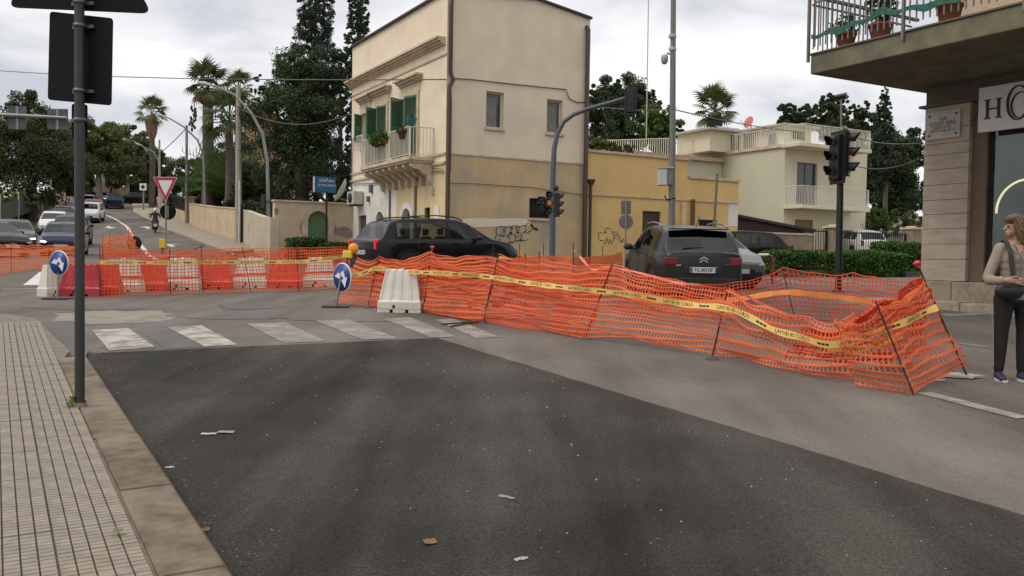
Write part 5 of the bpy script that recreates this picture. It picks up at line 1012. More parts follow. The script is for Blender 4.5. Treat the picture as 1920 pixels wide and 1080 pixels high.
def rnd(P, r=6, n=4):
    out = []
    for i in range(len(P)):
        p, a, b = Vector(P[i]), Vector(P[i - 1]), Vector(P[(i + 1) % len(P)]); u, v = (a - p).normalized() * r, (b - p).normalized() * r
        for k in range(n + 1): t = k / n; out.append(tuple((p + u) * (1 - t) ** 2 + p * 2 * t * (1 - t) + (p + v) * t ** 2))
    return out
plate('square_sign', 'dark back of the square sign hung lowest but one on the near pole', rnd([(93, 21), (212, 34), (209, 198), (89, 187)], 7), nb.y, R_(-14), nb, M_SIGNB, clamps=(48, 170))
plate('triangle_sign', 'dark back of the triangular warning sign at the top of the near pole', rnd([(13, 14), (285, 26), (150, -215)], 22, 6), nb.y, R_(-10), nb, M_SIGNB, clamps=(4,))
plate('strip_sign', 'narrow dark sign back below the square sign', rnd([(134, 194), (164, 196), (164, 261), (134, 259)], 5), nb.y, R_(-4), nb, M_SIGNB, clamps=(225,))
wd = thing('weed_tuft', 'tiny green weed growing at the foot of the near pole', 'weed', nb + Vector((-.03, .0, 0))); leaves('foliage', foliage('weed_green', (.08, .12, .02), (.2, .25, .06), 8), wd, (0, 0, .03), (.06, .06, .06), 40, .022, 8)
MB().tube([(0, 0, -.03), (0, 0, .05)], .004, 4).build('stem', M_BUSHS if 'M_BUSHS' in globals() else M_GREEN2, wd)
# gantry arm far left with two sign backs
ga = at(-160, 330, 34); gt = thing('sign_gantry', 'grey cantilever arm carrying two sign backs at the far left', 'gantry', (ga.x, 34, prof(34))); P = lambda px, py: at(px, py, 34) - Vector((ga.x, 34, prof(34)))
MB().tube([(0, 0, -.2), (0, 0, P(-160, 210).z)], .12, 10).build('post', M_POLEG, gt); MB().tube([P(-160, 209), P(0, 215), P(125, 221)], [.09, .08, .06], 8).build('arm', M_POLEG, gt)
for (a, b) in (((13, 198), (47, 242)), ((86, 203), (125, 242))):
    p, q = P(a[0], a[1]), P(b[0], b[1]); m = MB().box(p.x, q.x, .09, .11, q.z, p.z); m.build('sign_back', mat('grey_sign_back', (.07, .075, .085), .6, var=.3, sc=2), gt); x = (p.x + q.x) / 2; MB().box(x - .05, x + .05, .07, .088, q.z, p.z).build('stiffener', M_POLEG, gt)
# yield sign
yb = G(311, 474); yl = thing('yield_sign', 'red bordered upside down triangle yield sign on a grey post', 'road sign', yb, R_(4)); YY = yb.y; P = lambda px, py: at(px, py, YY) - yb
MB().tube([(0, 0, -.1), (0, 0, P(311, 335).z)], .045, 10).build('post', M_POLEG, yl)
tri = lambda s, d: [(x * s, z0 + (z - z0) * s) for x, z in tr_]
tr_ = [(P(288, 332).x, P(288, 332).z), (P(333, 332).x, P(333, 332).z), (P(311, 380).x, P(311, 380).z)]; z0 = sum(p[1] for p in tr_) / 3
for nm, s, m, y in (('edge', 1.0, M_SWHITE, -.055), ('border', .96, M_RED, -.059), ('face', .6, M_SWHITE, -.063)): MB().prism(rnd(tri(s, y), .05, 3), y, y + .003, lambda a, b, c: (a, c, b)).build(nm, m, yl)
c = P(314, 397); rs = abs(P(329, 397).x - P(299, 397).x) / 2 ; sb = thing('round_sign_back', 'dark back of a round sign on the yield sign post', 'road sign', yb + Vector((c.x, .06, c.z)), R_(4)); MB().lathe([(rs, -.006), (rs, .006)], 24, axis='y').build('plate', M_SIGNB, sb); MB().box(-.04, .04, -.03, -.007, -.3, .3).build('clamp', M_POLEG, sb)
yb2 = G(305, 476); yc = thing('yellow_bin', 'small yellow box beside the foot of the yield sign post', 'box', yb2); hh = at(305, 448, yb2.y).z - yb2.z; MB().box(-.13, .13, -.1, .1, .25, hh).build('body', mat('yellow_plastic', (.62, .42, .03), .5, var=.1), yc, bevel=.03); MB().box(-.05, .05, -.05, .05, 0, .25).build('foot', M_IRON, yc)
# blue advertising sign on a pole in front of the garden wall
bb = WF.w(WF.front(595, 450)[0], -1.2); bb = gz(bb.x, bb.y); bs = thing('blue_sign', 'small blue advertising sign on a thin dark pole by the arched door', 'sign', bb, TH); kx = bb.y / F_
zt1, zb1 = at(593, 332, bb.y).z - bb.z, at(593, 361, bb.y).z - bb.z
MB().tube([(0, 0, -.1), (0, 0, zb1 + .02)], .045, 8).build('pole', M_IRON, bs); MB().box(-.52, .36, -.1, .1, zb1, zt1).build('panel', mat('advert_blue', (.02, .09, .21), .5, var=.3, sc=3, dirt=(.03, .16, .16), dsc=2), bs, bevel=.01)
l1 = MB(); letter(l1, 'InfoPoint', .22, lambda a, b: (a - .02, -.104, (zt1 + zb1) / 2 + .17 + b), .8); letter(l1, 'AL MONUMENTO', .13, lambda a, b: (a - .02, -.104, (zt1 + zb1) / 2 - .03 + b), .75); q = l1.build('lettering', M_SWHITE, bs); q['kind'] = 'stuff'
MB().box(-.54, -.52, -.1, .1, zb1, zt1).build('side_panel', mat('pale_side', (.35, .42, .45), .5, var=.3, sc=4), bs)
# poles
def pole(name, label, px, py, Y, ytop, r0, r1, M, cat='pole', bend=None, group=None):
    if 385 < py < 476 and Y > 34: Y = G(px, py).y
    b = at(px, py, Y); b = gz(b.x, Y); t = thing(name, label, cat, b, 0, group); h = at(px if bend is None else bend, ytop, Y) - b
    MB().tube([(0, 0, -.2), (h.x * .5, 0, h.z * .5), (h.x, 0, h.z)], [r0, (r0 + r1) / 2, r1], 10).build('shaft', M, t); return t, b
def lamp(label, P0, ypx, Y, pts, r, head, M=M_POLEG, hl=.55):
    Y = G(*P0).y; b = at(*P0, Y); b = gz(b.x, Y); t = thing('street_lamp', label, 'street lamp', b, 0, 'curved street lamps'); q = [at(x, y, Y) - b for x, y in pts]
    MB().tube([(0, 0, -.2)] + q, [r * 1.3] + [r * (1.2 - .7 * i / len(q)) for i in range(len(q))], 8).build('mast', M, t); e = q[-1]; d = (q[-1] - q[-2]).normalized()
    MB().tube([e - d * .1, e + d * hl * .5, e + d * hl], [.05, .13, .05], 8, sx=1.).build('lamp_head', M_BOXG, t)
    return t
t, cb = pole('concrete_pole', 'tall tapering concrete utility pole in front of the plaster wall', 447, 458, 38, 160, .21, .14, M_CONC)
MB().tube([(.12, -.24, 0), (.12, -.24, 3.6)], .06, 8).build('cable_guard', mat('white_guard', (.5, .48, .43), .7), t); MB().tube([(.24, -.16, 0), (.24, -.16, 2.3)], .05, 8).build('conduit', M_IRON, t)
lamp('curved street lamp bending over the concrete pole', (505, 468), 0, 35, [(503, 380), (501, 300), (492, 250), (470, 210), (440, 178), (405, 162), (392, 159)], .078, 0)
lamp('curved street lamp in front of the long sandy wall', (384.5, 432), 0, 46, [(383, 340), (381, 290), (370, 262), (345, 238), (318, 222), (306, 218)], .07, 0)
lamp('distant curved lamp by the ivy clad tree', (297, 392), 0, 78, [(299, 330), (297, 300), (288, 285), (275, 278), (262, 272)], .08, 0)
lamp('farther curved lamp over the uphill street', (289, 385), 0, 86, [(288, 310), (282, 290), (265, 272), (250, 265), (235, 262)], .08, 0); lamp('farthest curved lamp under the pines', (262, 372), 0, 108, [(262, 320), (258, 300), (248, 285), (232, 276), (224, 275)], .09, 0)
pole('steel_pole', 'thin steel pole with a small lamp by the sandy gate pillar', 350, 421, 56, 235, .13, .1, M_POLEG); pole('steel_pole', 'pale wooden pole behind the yield sign', 299, 392, 82, 262, .14, .1, M_CONC)
pole('steel_pole', 'pale pole at the bend on the left side of the street', 138, 372, 112, 282, .22, .16, M_CONC); pole('steel_pole', 'thin grey pole by the reddish wall at the bend', 235, 362, 122, 300, .16, .12, M_CONC)
sb = at(269, 380, 92); t = thing('square_road_sign', 'white square road sign with black symbol up the street', 'road sign', gz(sb.x, 92)); z1, z2 = at(269, 344, 92).z - prof(92), at(269, 357, 92).z - prof(92); MB().tube([(0, 0, 0), (0, 0, z1)], .09, 6).build('post', M_POLEG, t); MB().box(-.35, .35, -.14, -.1, z2, z1).build('plate', M_SWHITE, t); MB().lathe([(.0, -.145), (.2, -.145), (.2, -.14)], 12, (0, 0, (z1 + z2) / 2), 'y').build('symbol', M_BLACKP, t)
ne = at(202, 346, 124.); t = thing('no_entry_sign', 'round red no entry sign on the reddish end wall', 'road sign', ne); MB().lathe([(0, -.03), (.38, -.03), (.38, 0)], 14, axis='y').build('disc', M_RED, t); MB().box(-.26, .26, -.05, -.031, -.07, .07).build('bar', M_SWHITE, t)
wp = at(118, 346, 117.); t = thing('white_notice', 'small white notice plate above the sandy end wall', 'sign', wp); MB().box(-.4, .4, -.03, 0, -.5, .5).build('plate', M_SWHITE, t); MB().bar((0, .03, -2), (0, .03, .4), .08).build('post', M_POLEG, t)
# ---- traffic signals
def signal(root, pos, rz, lit=None, s=1., n=3, hood=.2, board=True):
    """one signal head facing local -y after turning by rz; parts: housing, visors, lenses"""
    M = Matrix.Translation(pos) @ Matrix.Rotation(rz, 4, 'Z') @ Matrix.Scale(s, 4); h = .3
    MB().box(-.15, .15, 0, .2, -h * n / 2, h * n / 2).xf(M).build('housing', M_TL, root, bevel=.02)
    if board: MB().box(-.24, .24, .1, .115, -h * n / 2 - .08, h * n / 2 + .08).xf(M).build('backing_board', M_TL, root)
    for k in range(n):
        z = h * n / 2 - h * (k + .5); v = []; N = 14
        for i in range(N + 1):
            a = math.pi * (1.12 - 1.24 * i / N) ; v += [(.125 * math.cos(a), 0, z + .125 * math.sin(a)), (.125 * math.cos(a), -hood * (.45 + .55 * max(0, math.sin(a))), z + .125 * math.sin(a))]
        m = MB().add(v, [(2 * i, 2 * i + 2, 2 * i + 3, 2 * i + 1) for i in range(N)], True).xf(M); m.build('visor', M_TL, root)
        MB().lathe([(0, -.03), (.07, -.022), (.105, -.003)], 14, (0, 0, z), 'y').xf(M).build('lens', lit[1] if lit and lit[0] == k else M_LENS, root)
# near right signal pole
tb = G(1572, 547); tl = thing('traffic_light', 'black traffic light post with two signal heads and a small camera on top', 'traffic light', tb); P = lambda px, py, dy=0: at(px, py, tb.y + dy) - tb
MB().tube([(0, 0, -.05), (P(1577, 250).x * 1, 0, P(1577, 250).z)], [.085, .075], 14).build('post', mat('dark_green_pole', (.022, .026, .026), .45, var=.1, metal=.2), tl); MB().lathe([(.14, 0), (.14, .03), (.09, .05)], 14).build('foot', M_IRON, tl)
sc_ = (P(1600, 250).z - P(1600, 334).z) / .9
c = P(1597, 288); signal(tl, (c.x - .05, -.02, c.z), R_(62), (1, M_ORL), sc_); c = P(1558, 296); signal(tl, (c.x + .02, -.1, c.z), R_(-74), (1, M_LENS), sc_ * 1.0)
MB().tube([(P(1577, 250).x, 0, P(1577, 250).z), (P(1577, 195).x, 0, P(1577, 184).z)], .022, 6).build('camera_mast', M_POLEG, tl); c = P(1583, 180); MB().tube([(c.x - .2, .05, c.z - .02), (c.x + .02, -.1, c.z)], [.05, .07], 10).build('camera', M_TL, tl)
c = P(1580, 246); MB().ell((c.x, c.y - .1, c.z + .02), (.09, .09, .09)).build('junction_cap', M_POLEG, tl)
# mast arm signal in front of the corner house
mbp = at(1036, 480, 27.5); mbp = gz(mbp.x, 27.5); ms_ = thing('signal_mast', 'curved grey signal mast arching up right with a signal at its tip', 'traffic light', mbp); P = lambda px, py: at(px, py, 27.5) - mbp
M_MAST = mat('mast_blue_grey', (.085, .095, .105), .5, var=.1, metal=.2)
MB().tube([(0, 0, -.1), P(1036, 400), P(1037, 330), P(1039, 280), P(1045, 250), P(1057, 228), P(1075, 215), P(1100, 205), P(1145, 192), P(1192, 178)], [.095, .09, .085, .08, .075, .07, .068, .065, .06, .05], 12).build('mast', M_MAST, ms_)
c = P(1182, 190); signal(ms_, (c.x, .02, c.z), R_(178), None, .8, 3, .15)
c = P(1050, 384); signal(ms_, (c.x - .02, 0, c.z), R_(75), None, .82, 3, .2, False); c = P(1030, 380); signal(ms_, (c.x, -.05, c.z), R_(-20), (1, M_ORL), .8, 3, .16, False); c = P(1014, 381); signal(ms_, (c.x, -.05, c.z), R_(-20), None, .7, 2, .14, False)
c = P(1043, 353); MB().ell((c.x, -.1, c.z), (.07, .07, .09)).build('sensor', M_TL, ms_)
# small signal on the curved lamp near the plaster wall
c = at(496, 378, G(505, 468).y - .4); sg2 = thing('small_signal', 'small dark signal head by the curved lamp at the plaster wall', 'traffic light', c); signal(sg2, (0, 0, 0), R_(150), None, .75, 3, .15, False)
MB().bar((0, .1, 0), (.35, .3, 0), .05).build('bracket', M_IRON, sg2)
# tall lighting pole with camera and cabinet
t, lb = pole('tall_pole', 'tall slender grey pole carrying a dome camera and a cabinet', 1259, 520, 26.5, -60, .11, .075, mat('pole_warm_grey', (.17, .16, .145), .55, var=.08, metal=.3), bend=1263); P = lambda px, py: at(px, py, 26.5) - lb
c = P(1246, 112); MB().tube([P(1260, 101), P(1250, 100)], .035, 6).build('camera_arm', M_BOXG, t); MB().lathe([(.03, .16), (.1, .12), (.11, .02), (.095, -.07), (.05, -.13), (0, -.14)], 12, c).build('dome_camera', mat('camera_shell', (.30, .30, .30), .4), t)
for z in (68, 92): MB().lathe([(.11, -.05), (.12, 0), (.11, .05)], 10, P(1261, z)).build('band', M_BOXG, t)
c = P(1247, 332); MB().box(c.x - .2, c.x + .02, -.22, .16, P(1247, 348).z, P(1247, 317).z).build('cabinet', mat('cabinet_white', (.46, .46, .44), .5, var=.08), t, bevel=.01); MB().box(c.x + .021, c.x + .2, -.2, .16, P(1247, 347).z, P(1247, 318).z).build('cabinet_side', mat('cabinet_grey', (.16, .16, .145), .5, var=.1), t); MB().box(c.x - .22, c.x + .22, -.24, .18, P(1247, 317).z + .002, P(1247, 315).z + .012).build('cabinet_lid', M_BOXG, t)
MB().tube([(c.x, 0, P(0, 348).z), (c.x + .05, -.05, P(0, 356).z), (lb.x * 0 + .05, -.1, P(0, 352).z)], .025, 6).build('cable_loop', M_IRON, t)
pole('antenna', 'hair thin tall radio antenna behind the yellow house', 1212, 300, 45, -8, .035, .025, M_BOXG, 'antenna', 1216)
pole('leaning_pole', 'thin leaning pole in front of the yellow house', 1334, 470, 29.5, 325, .05, .04, mat('rusty_grey_pole', (.16, .12, .10), .7), 'pole', 1345)
nb2 = at(1173, 485, 28); nb2 = gz(nb2.x, 28); t = thing('rear_sign_post', 'grey backs of a square and a round sign on one thin post', 'road sign', nb2); P = lambda px, py: at(px, py, 28) - nb2
MB().tube([(0, 0, -.1), (P(1174, 376).x, 0, P(1174, 376).z)], .03, 8).build('post', M_POLEG, t); a, b = P(1165, 376), P(1183, 402); MB().box(a.x, b.x, .035, .05, b.z, a.z).build('square_plate', mat('grey_plate', (.14, .13, .125), .6, var=.1), t); c = P(1174, 416); MB().lathe([(.23, .035), (.23, .05)], 20, (c.x, 0, c.z), 'y').build('round_plate', mat('grey_plate', (.14, .13, .125)), t)
# red and white barrier rail by the hedge
rb_ = at(1432, 500, 24); rb_ = gz(rb_.x, 24); t = thing('hoop_barrier', 'red and white hoop barrier beside the low hedge', 'barrier', rb_); P = lambda px, py: at(px, py, 24) - rb_; a, b = P(1413, 478), P(1449, 478)
MB().tube([(a.x, 0, -.05), (a.x, 0, a.z - .1), (a.x + .1, 0, a.z), (b.x - .1, 0, b.z), (b.x, 0, b.z - .1), (b.x, 0, -.05)], .035, 8).build('hoop', mat('hoop_red', (.25, .02, .04), .5), t); MB().tube([(a.x + .12, 0, a.z), (b.x - .12, 0, b.z)], .038, 8).build('white_band', M_SWHITE, t)
# overhead cables
def cable(label, pts, r=.02, sag=0):
    P = [at(*p) for p in pts]; o = P[0]; Q = []
    for i in range(len(P) - 1):
        for k in range(10): f = k / 10; Q.append(P[i].lerp(P[i + 1], f) - Vector((0, 0, sag * 4 * f * (1 - f))) - o)
    Q.append(P[-1] - o); t = thing('overhead_cable', label, 'cable', o); MB().tube(Q, r, 5).build('wire', M_CABLE, t)
cable('long overhead cable from the far left to the corner downpipe', [(-60, 128, 60), (836, 149, 29.9)], .022, .25); cable('sagging cable from the curved lamp to the cream house', [(452, 205, 38), (657, 213, 37.5)], .025, .55)
cable('cable from the tall pole towards the pale house roof', [(1098, 196, 33), (1262, 205, 30), (1500, 247, 46)], .02, .1); cable('upper cable from the traffic light to the shop', [(1590, 253, 22), (1728, 268, 18.2)], .012, .1); cable('lower cable from the traffic light to the shop', [(1600, 310, 22), (1728, 296, 18.2)], .012, .15)
cable('faint cable between the far street poles', [(350, 240, 56), (240, 310, 110)], .03, .8)
# ================================================================== vehicles
M_TYRE = mat('tyre_rubber', (.012, .012, .012), .85, var=.15); M_RIM = mat('alloy_rim', (.22, .22, .23), .35, var=.05, metal=.8); M_TRIM = mat('black_plastic_trim', (.016, .016, .017), .6, var=.1)
M_CGLASS = bpy.data.materials.new('car_glass'); M_CGLASS.use_nodes = True; t = M_CGLASS.node_tree; t.nodes.clear(); o_ = nn(t, 'ShaderNodeOutputMaterial'); ms = nn(t, 'ShaderNodeMixShader'); fr_ = nn(t, 'ShaderNodeFresnel'); fr_.inputs[0].default_value = 1.5
tr = nn(t, 'ShaderNodeBsdfTransparent'); tr.inputs[0].default_value = (.36, .40, .38, 1); gl = nn(t, 'ShaderNodeBsdfGlossy'); gl.inputs['Roughness'].default_value = .03; gl.inputs[0].default_value = (.8, .8, .8, 1)
t.links.new(fr_.outputs[0], ms.inputs[0]); t.links.new(tr.outputs[0], ms.inputs[1]); t.links.new(gl.outputs[0], ms.inputs[2]); t.links.new(ms.outputs[0], o_.inputs[0])
M_SEAT = mat('seat_fabric', (.02, .02, .021), .9, var=.2); M_CHROME = mat('chrome', (.5, .5, .5), .2, var=0, metal=1.)
M_TAIL = mat('tail_light_red', (.16, .008, .012), .2, var=0, spec=.6); M_TAILON = mat('lit_tail_light', (.7, .02, .02), .3, var=0, emit=(1, .05, .05), es=.2); M_HEAD = mat('headlight_glass', (.35, .36, .38), .1, var=0, spec=.7); M_HEADON = mat('lit_headlight', (.9, .9, .95), .2, var=0, emit=(1, .97, .95), es=3.)
M_PLATE = mat('plate_white', (.55, .55, .55), .5, var=.03); M_PBLUE = mat('plate_blue', (.02, .05, .25), .5, var=0)
def cpaint(name, col, rough=.25, metal=.3): return mat(name, col, rough, var=.04, sc=2, metal=metal, coat=.12, spec=.2)
def itp(T, x):
    xs = [p[0] for p in T]; ys = [p[1] for p in T]; n = len(xs)
    if x <= xs[0]: return ys[0]
    if x >= xs[-1]: return ys[-1]
    for i in range(n - 1):
        if x <= xs[i + 1]: return ys[i] + (ys[i + 1] - ys[i]) * (x - xs[i]) / (xs[i + 1] - xs[i])
def smo(T, x, w=.09): return (itp(T, x - w) + 2 * itp(T, x) + itp(T, x + w)) / 4
def car(name, label, loc, heading, S, paint, cat='car', group=None, lights=False, plate=None, detail=1, rails=False, roofm=None, taillit=False, pitch=0.):
    """local x forward; S: L, W, roof[(x,z)], belt, glass=(rear0, rear1, front1, front0), win=[(x0,x1)..], wb=(xr,xf), wr, gc"""
    root = thing(name, label, cat, loc, heading, group); root.rotation_euler = Matrix.Rotation(heading, 3, 'Z').__matmul__(Matrix.Rotation(-pitch, 3, 'Y')).to_euler()
    Lh, hw, wr, gc = S['L'] / 2, S['W'] / 2, S['wr'], S['gc']; wx = S['wb']; rg0, rg1, fg1, fg0 = S['glass']
    xs = sorted(set([round(-Lh + S['L'] * k / 60, 3) for k in range(61)] + [-Lh + .03, -Lh + .08, Lh - .03, Lh - .08] + [v for w in S['win'] for v in w] + [rg0, rg1, fg1, fg0] + [w + s * wr * 1.14 * f for w in wx for s in (-1, 1) for f in (1, .97, .8, .5)]))
    tk = S.get('tuck', .17); ROWS = []
    for x in xs:
        e = max(0, abs(x) - (Lh - .55)) / .55; pl = 1 - .16 * e ** 2.2 - (.05 if e > .985 else 0); w = hw * pl * smo(S.get('wid', [(-9, 1), (9, 1)]), x)
        zr = smo(S['roof'], x, .06); zb = min(smo(S['belt'], x), zr - .02); gh = max(zr - zb - .05, 0.); g = min(1, gh / .42)
        zl = gc + .02 + .16 * e ** 2
        for c in wx:
            d = abs(x - c) / (wr * 1.14)
            if d < 1: zl = max(zl, wr + wr * 1.14 * math.sqrt(1 - d * d))
        yb = w - .05; yr = yb - tk * g; zt = zb + gh
        zl = min(zl, zb - .1)
        ROWS.append([(w - .14, gc), (w - .045, zl), (w - .004, zl + (zb - zl) * .22), (w, zl + (zb - zl) * .62), (w - .012, zb - .05), (yb, zb), (yb - tk * g * .08, zb + gh * .08), (yb - tk * g * .5, zb + gh * .52), (yb - tk * g * .9, zb + gh * .9), (yr, zt), (yr - .06, zt + .028 * min(1, g + .4)), (yr * .55, zr - .012), (0, zr)])
    n = len(xs); m = len(ROWS[0]); body, win_, wsh, rwn = MB(), {}, MB(), MB(); low = MB()
    V = {}
    def pt(i, j, s): y, z = ROWS[i][j]; return (xs[i], s * y, z)
    def put(mb, q, s, dy=0.): mb.add(q if s > 0 else q[::-1], [(3, 2, 1, 0)], True)
    # body is added as one shared grid so that it shades smoothly
    idx = {}
    def gv(mb, key, p):
        k = (id(mb), key)
        if k not in idx: idx[k] = len(mb.v); mb.v.append(p)
        return idx[k]
    def face(mb, ks, s):
        f = [gv(mb, k, pt(*k)) for k in ks]
        mb.f.append(tuple(f[::-1] if s > 0 else f)); mb.mi.append(0); mb.sm.append(True)
    for s in (1, -1):
        for i in range(n - 1):
            xm = (xs[i] + xs[i + 1]) / 2
            for j in range(m - 1):
                mb = body; gh = ROWS[i][9][1] - ROWS[i][5][1]
                if 6 <= j <= 7:
                    for k, (a, b) in enumerate(S['win']):
                        if a < xm < b: mb = win_.setdefault((k, s), MB())
                if 9 <= j and (j > 9 or True):
                    if fg1 < xm < fg0: mb = wsh if j > 9 else body
                    if rg0 < xm < rg1: mb = rwn if j > 9 else body
                if j == 0 or (j == 1 and S.get('clad')): mb = low
                if j == 1 and not S.get('clad'): mb = low if any(abs(xm - c) < wr for c in wx) and False else body
                face(mb, [(i, j, s), (i + 1, j, s), (i + 1, j + 1, s), (i, j + 1, s)], s)
    for i in (0, n - 1):
        for j in range(m - 1):
            mb = low if j == 0 or (j == 1 and S.get('clad')) else body; f = [gv(mb, (i, j, 1), pt(i, j, 1)), gv(mb, (i, j + 1, 1), pt(i, j + 1, 1)), gv(mb, (i, j + 1, -1), pt(i, j + 1, -1)), gv(mb, (i, j, -1), pt(i, j, -1))]
            mb.f.append(tuple(f if i else f[::-1])); mb.mi.append(0); mb.sm.append(True)
    bo = body.build('body', paint, root); low.quad(*[(xs[i], s * (ROWS[i][0][0]), gc) for i, s in ((2, 1), (n - 3, 1), (n - 3, -1), (2, -1))]); low.build('sill', M_TRIM, root)
    for (k, s), mb in win_.items(): mb.build('side_window', M_CGLASS, root)
    wsh.build('windshield', M_CGLASS, root); rwn.build('rear_window', M_CGLASS, root)
    # wheels
    wt = MB().lathe([(wr * .62, -.1), (wr * .94, -.105), (wr, -.07), (wr, .07), (wr * .94, .105), (wr * .62, .1)], 22, axis='y').mesh('tyre', M_TYRE); r = MB()
    r.lathe([(0, -.085), (wr * .14, -.085), (wr * .16, -.07)], 12, axis='y'); r.lathe([(wr * .56, -.07), (wr * .64, -.09), (wr * .64, .05)], 20, axis='y')
    for k in range(5): a = 2 * math.pi * k / 5; c, s_ = math.cos(a), math.sin(a); r.bar((c * wr * .1, -.075, s_ * wr * .1), (c * wr * .6, -.078, s_ * wr * .6), wr * .17, .02, (0, 1, 0))
    r.lathe([(0, -.03), (wr * .6, -.03)], 16, axis='y'); rm = r.mesh('rim', M_RIM)
    for x in wx:
        for s in (-1, 1):
            o = bpy.data.objects.new('wheel', wt); COL.objects.link(o); o.parent = root; o.location = (x, s * (hw - .13), wr); o.rotation_euler = (0, 0, 0 if s < 0 else math.pi); q = bpy.data.objects.new('rim', rm); COL.objects.link(q); q.parent = o
    for x in wx: MB().box(x - wr, x + wr, -hw + .24, hw - .24, gc, wr * 1.9).build('wheel_well', M_TRIM, root)
    # cabin: seats with head rests, dashboard, dark floor
    zq = smo(S['belt'], 0); cw = hw - .2
    MB().box(S['win'][0][0] - .1, fg0 - .1, -cw, cw, gc + .1, zq - .42).build('cabin_floor', M_TRIM, root)
    MB().box(fg1 + .05, fg0 - .25, -cw, cw, zq - .4, zq - .03).build('dashboard', M_SEAT, root, bevel=.05)
    for sx, nm in ((S['win'][-1][0] - .0, 'front'), (S['win'][0][1] - .1, 'rear')):
        for s in (-1, 1):
            y = s * hw * .43; MB().box(sx - .12, sx + .02, y - .22, y + .22, zq - .42, zq + .12).build('seat_back', M_SEAT, root, bevel=.05); MB().box(sx - .1, sx - .01, y - .11, y + .11, zq + .15, zq + .33).build('head_rest', M_SEAT, root, bevel=.03)
    # lights
    zb = smo(S['belt'], -Lh + .2); zf = smo(S['belt'], Lh - .3); wl = hw * .84
    hz = S.get('hz', zf - .13); tz = S.get('tz', zb - .14); td = S.get('tl', (.24, .09, .11))
    for s in (-1, 1):
        t = MB().box(-Lh + .0 - .012, -Lh + td[2] + .1, s * (wl - td[0]), s * (wl + .005), tz - td[1], tz + td[1]); t.build('taillight', M_TAILON if taillit else M_TAIL, root, bevel=.02)
        MB().ell((Lh - .16, s * hw * .70, hz), (.19, .19, .085), 10, 6).build('headlight', M_HEADON if lights else M_HEAD, root)
        xm = S['win'][-1][1] - .12; zm = smo(S['belt'], xm) + .08; MB().ell((xm, s * (hw + .09), zm), (.075, .11, .075), 8, 6).build('mirror', S.get('mir', M_TRIM), root); MB().bar((xm, s * (hw - .06), zm - .05), (xm, s * (hw + .05), zm - .03), .04).build('mirror_stem', M_TRIM, root)
    MB().box(Lh - .04, Lh + .008, -hw * .5, hw * .5, hz - .3, hz - .1).build('grille', M_TRIM, root, bevel=.02)
    MB().box(-Lh - .012, -Lh + .05, -hw * .78, hw * .78, gc + .12, gc + .32).build('rear_bumper', S.get('bump', M_TRIM), root, bevel=.03); MB().box(Lh - .05, Lh + .012, -hw * .74, hw * .74, gc + .08, gc + .28).build('front_bumper', S.get('bump', M_TRIM), root, bevel=.03)
    MB().box(Lh + .008, Lh + .02, -.26, .26, gc + .22, gc + .33).build('front_plate', M_PLATE, root)
    if plate:
        z, txt = plate; p = MB().box(-Lh - .03, -Lh - .013, -.26, .26, z - .055, z + .055).build('license_plate', M_PLATE, root, bevel=.004)
        l = MB(); letter(l, txt, .105, lambda a, b: (-Lh - .0315, -a, z + b), .82, .004); q = l.build('lettering', M_BLACKP, p); q['kind'] = 'stuff'; MB().box(-Lh - .032, -Lh - .0305, .22, .258, z - .05, z + .05).box(-Lh - .032, -Lh - .0305, -.258, -.22, z - .05, z + .05).build('blue_band', M_PBLUE, p)['kind'] = 'stuff'
    if rails:
        for s in (-1, 1):
            a, b = rg1 + .25, fg1 - .15; P = [(a + (b - a) * t, s * (hw - .05 - tk - .02), smo(S['roof'], a + (b - a) * t) + .05 * min(1, 6 * t, 6 * (1 - t)) - .0) for t in [k / 12 for k in range(13)]]; MB().tube(P, .02, 6).build('roof_rail', roofm or M_TRIM, root)
    if detail > 1:
        for s in (-1, 1):
            for xd in S.get('doors', ()):
                P = []
                for j in range(2, 6): 
                    i = min(range(n), key=lambda q: abs(xs[q] - xd)); y, z = ROWS[i][j]; P.append((xs[i], s * (y + .001), z))
                MB().tube(P, .006, 4).build('door_seam', M_TRIM, root)
            for xd in S.get('doors', ())[:-1]:
                i = min(range(n), key=lambda q: abs(xs[q] - xd - .15)); y, z = ROWS[i][4]; MB().box(xd + .06, xd + .24, s * (y + .005), s * (y + .03), z - .05, z - .02).build('door_handle', paint, root, bevel=.005)
        MB().tube([(rg1 + .15, 0, smo(S['roof'], rg1 + .15)), (rg1 - .1, 0, smo(S['roof'], rg1 + .15) + .22)], .007, 5).build('antenna', M_TRIM, root)
    return root
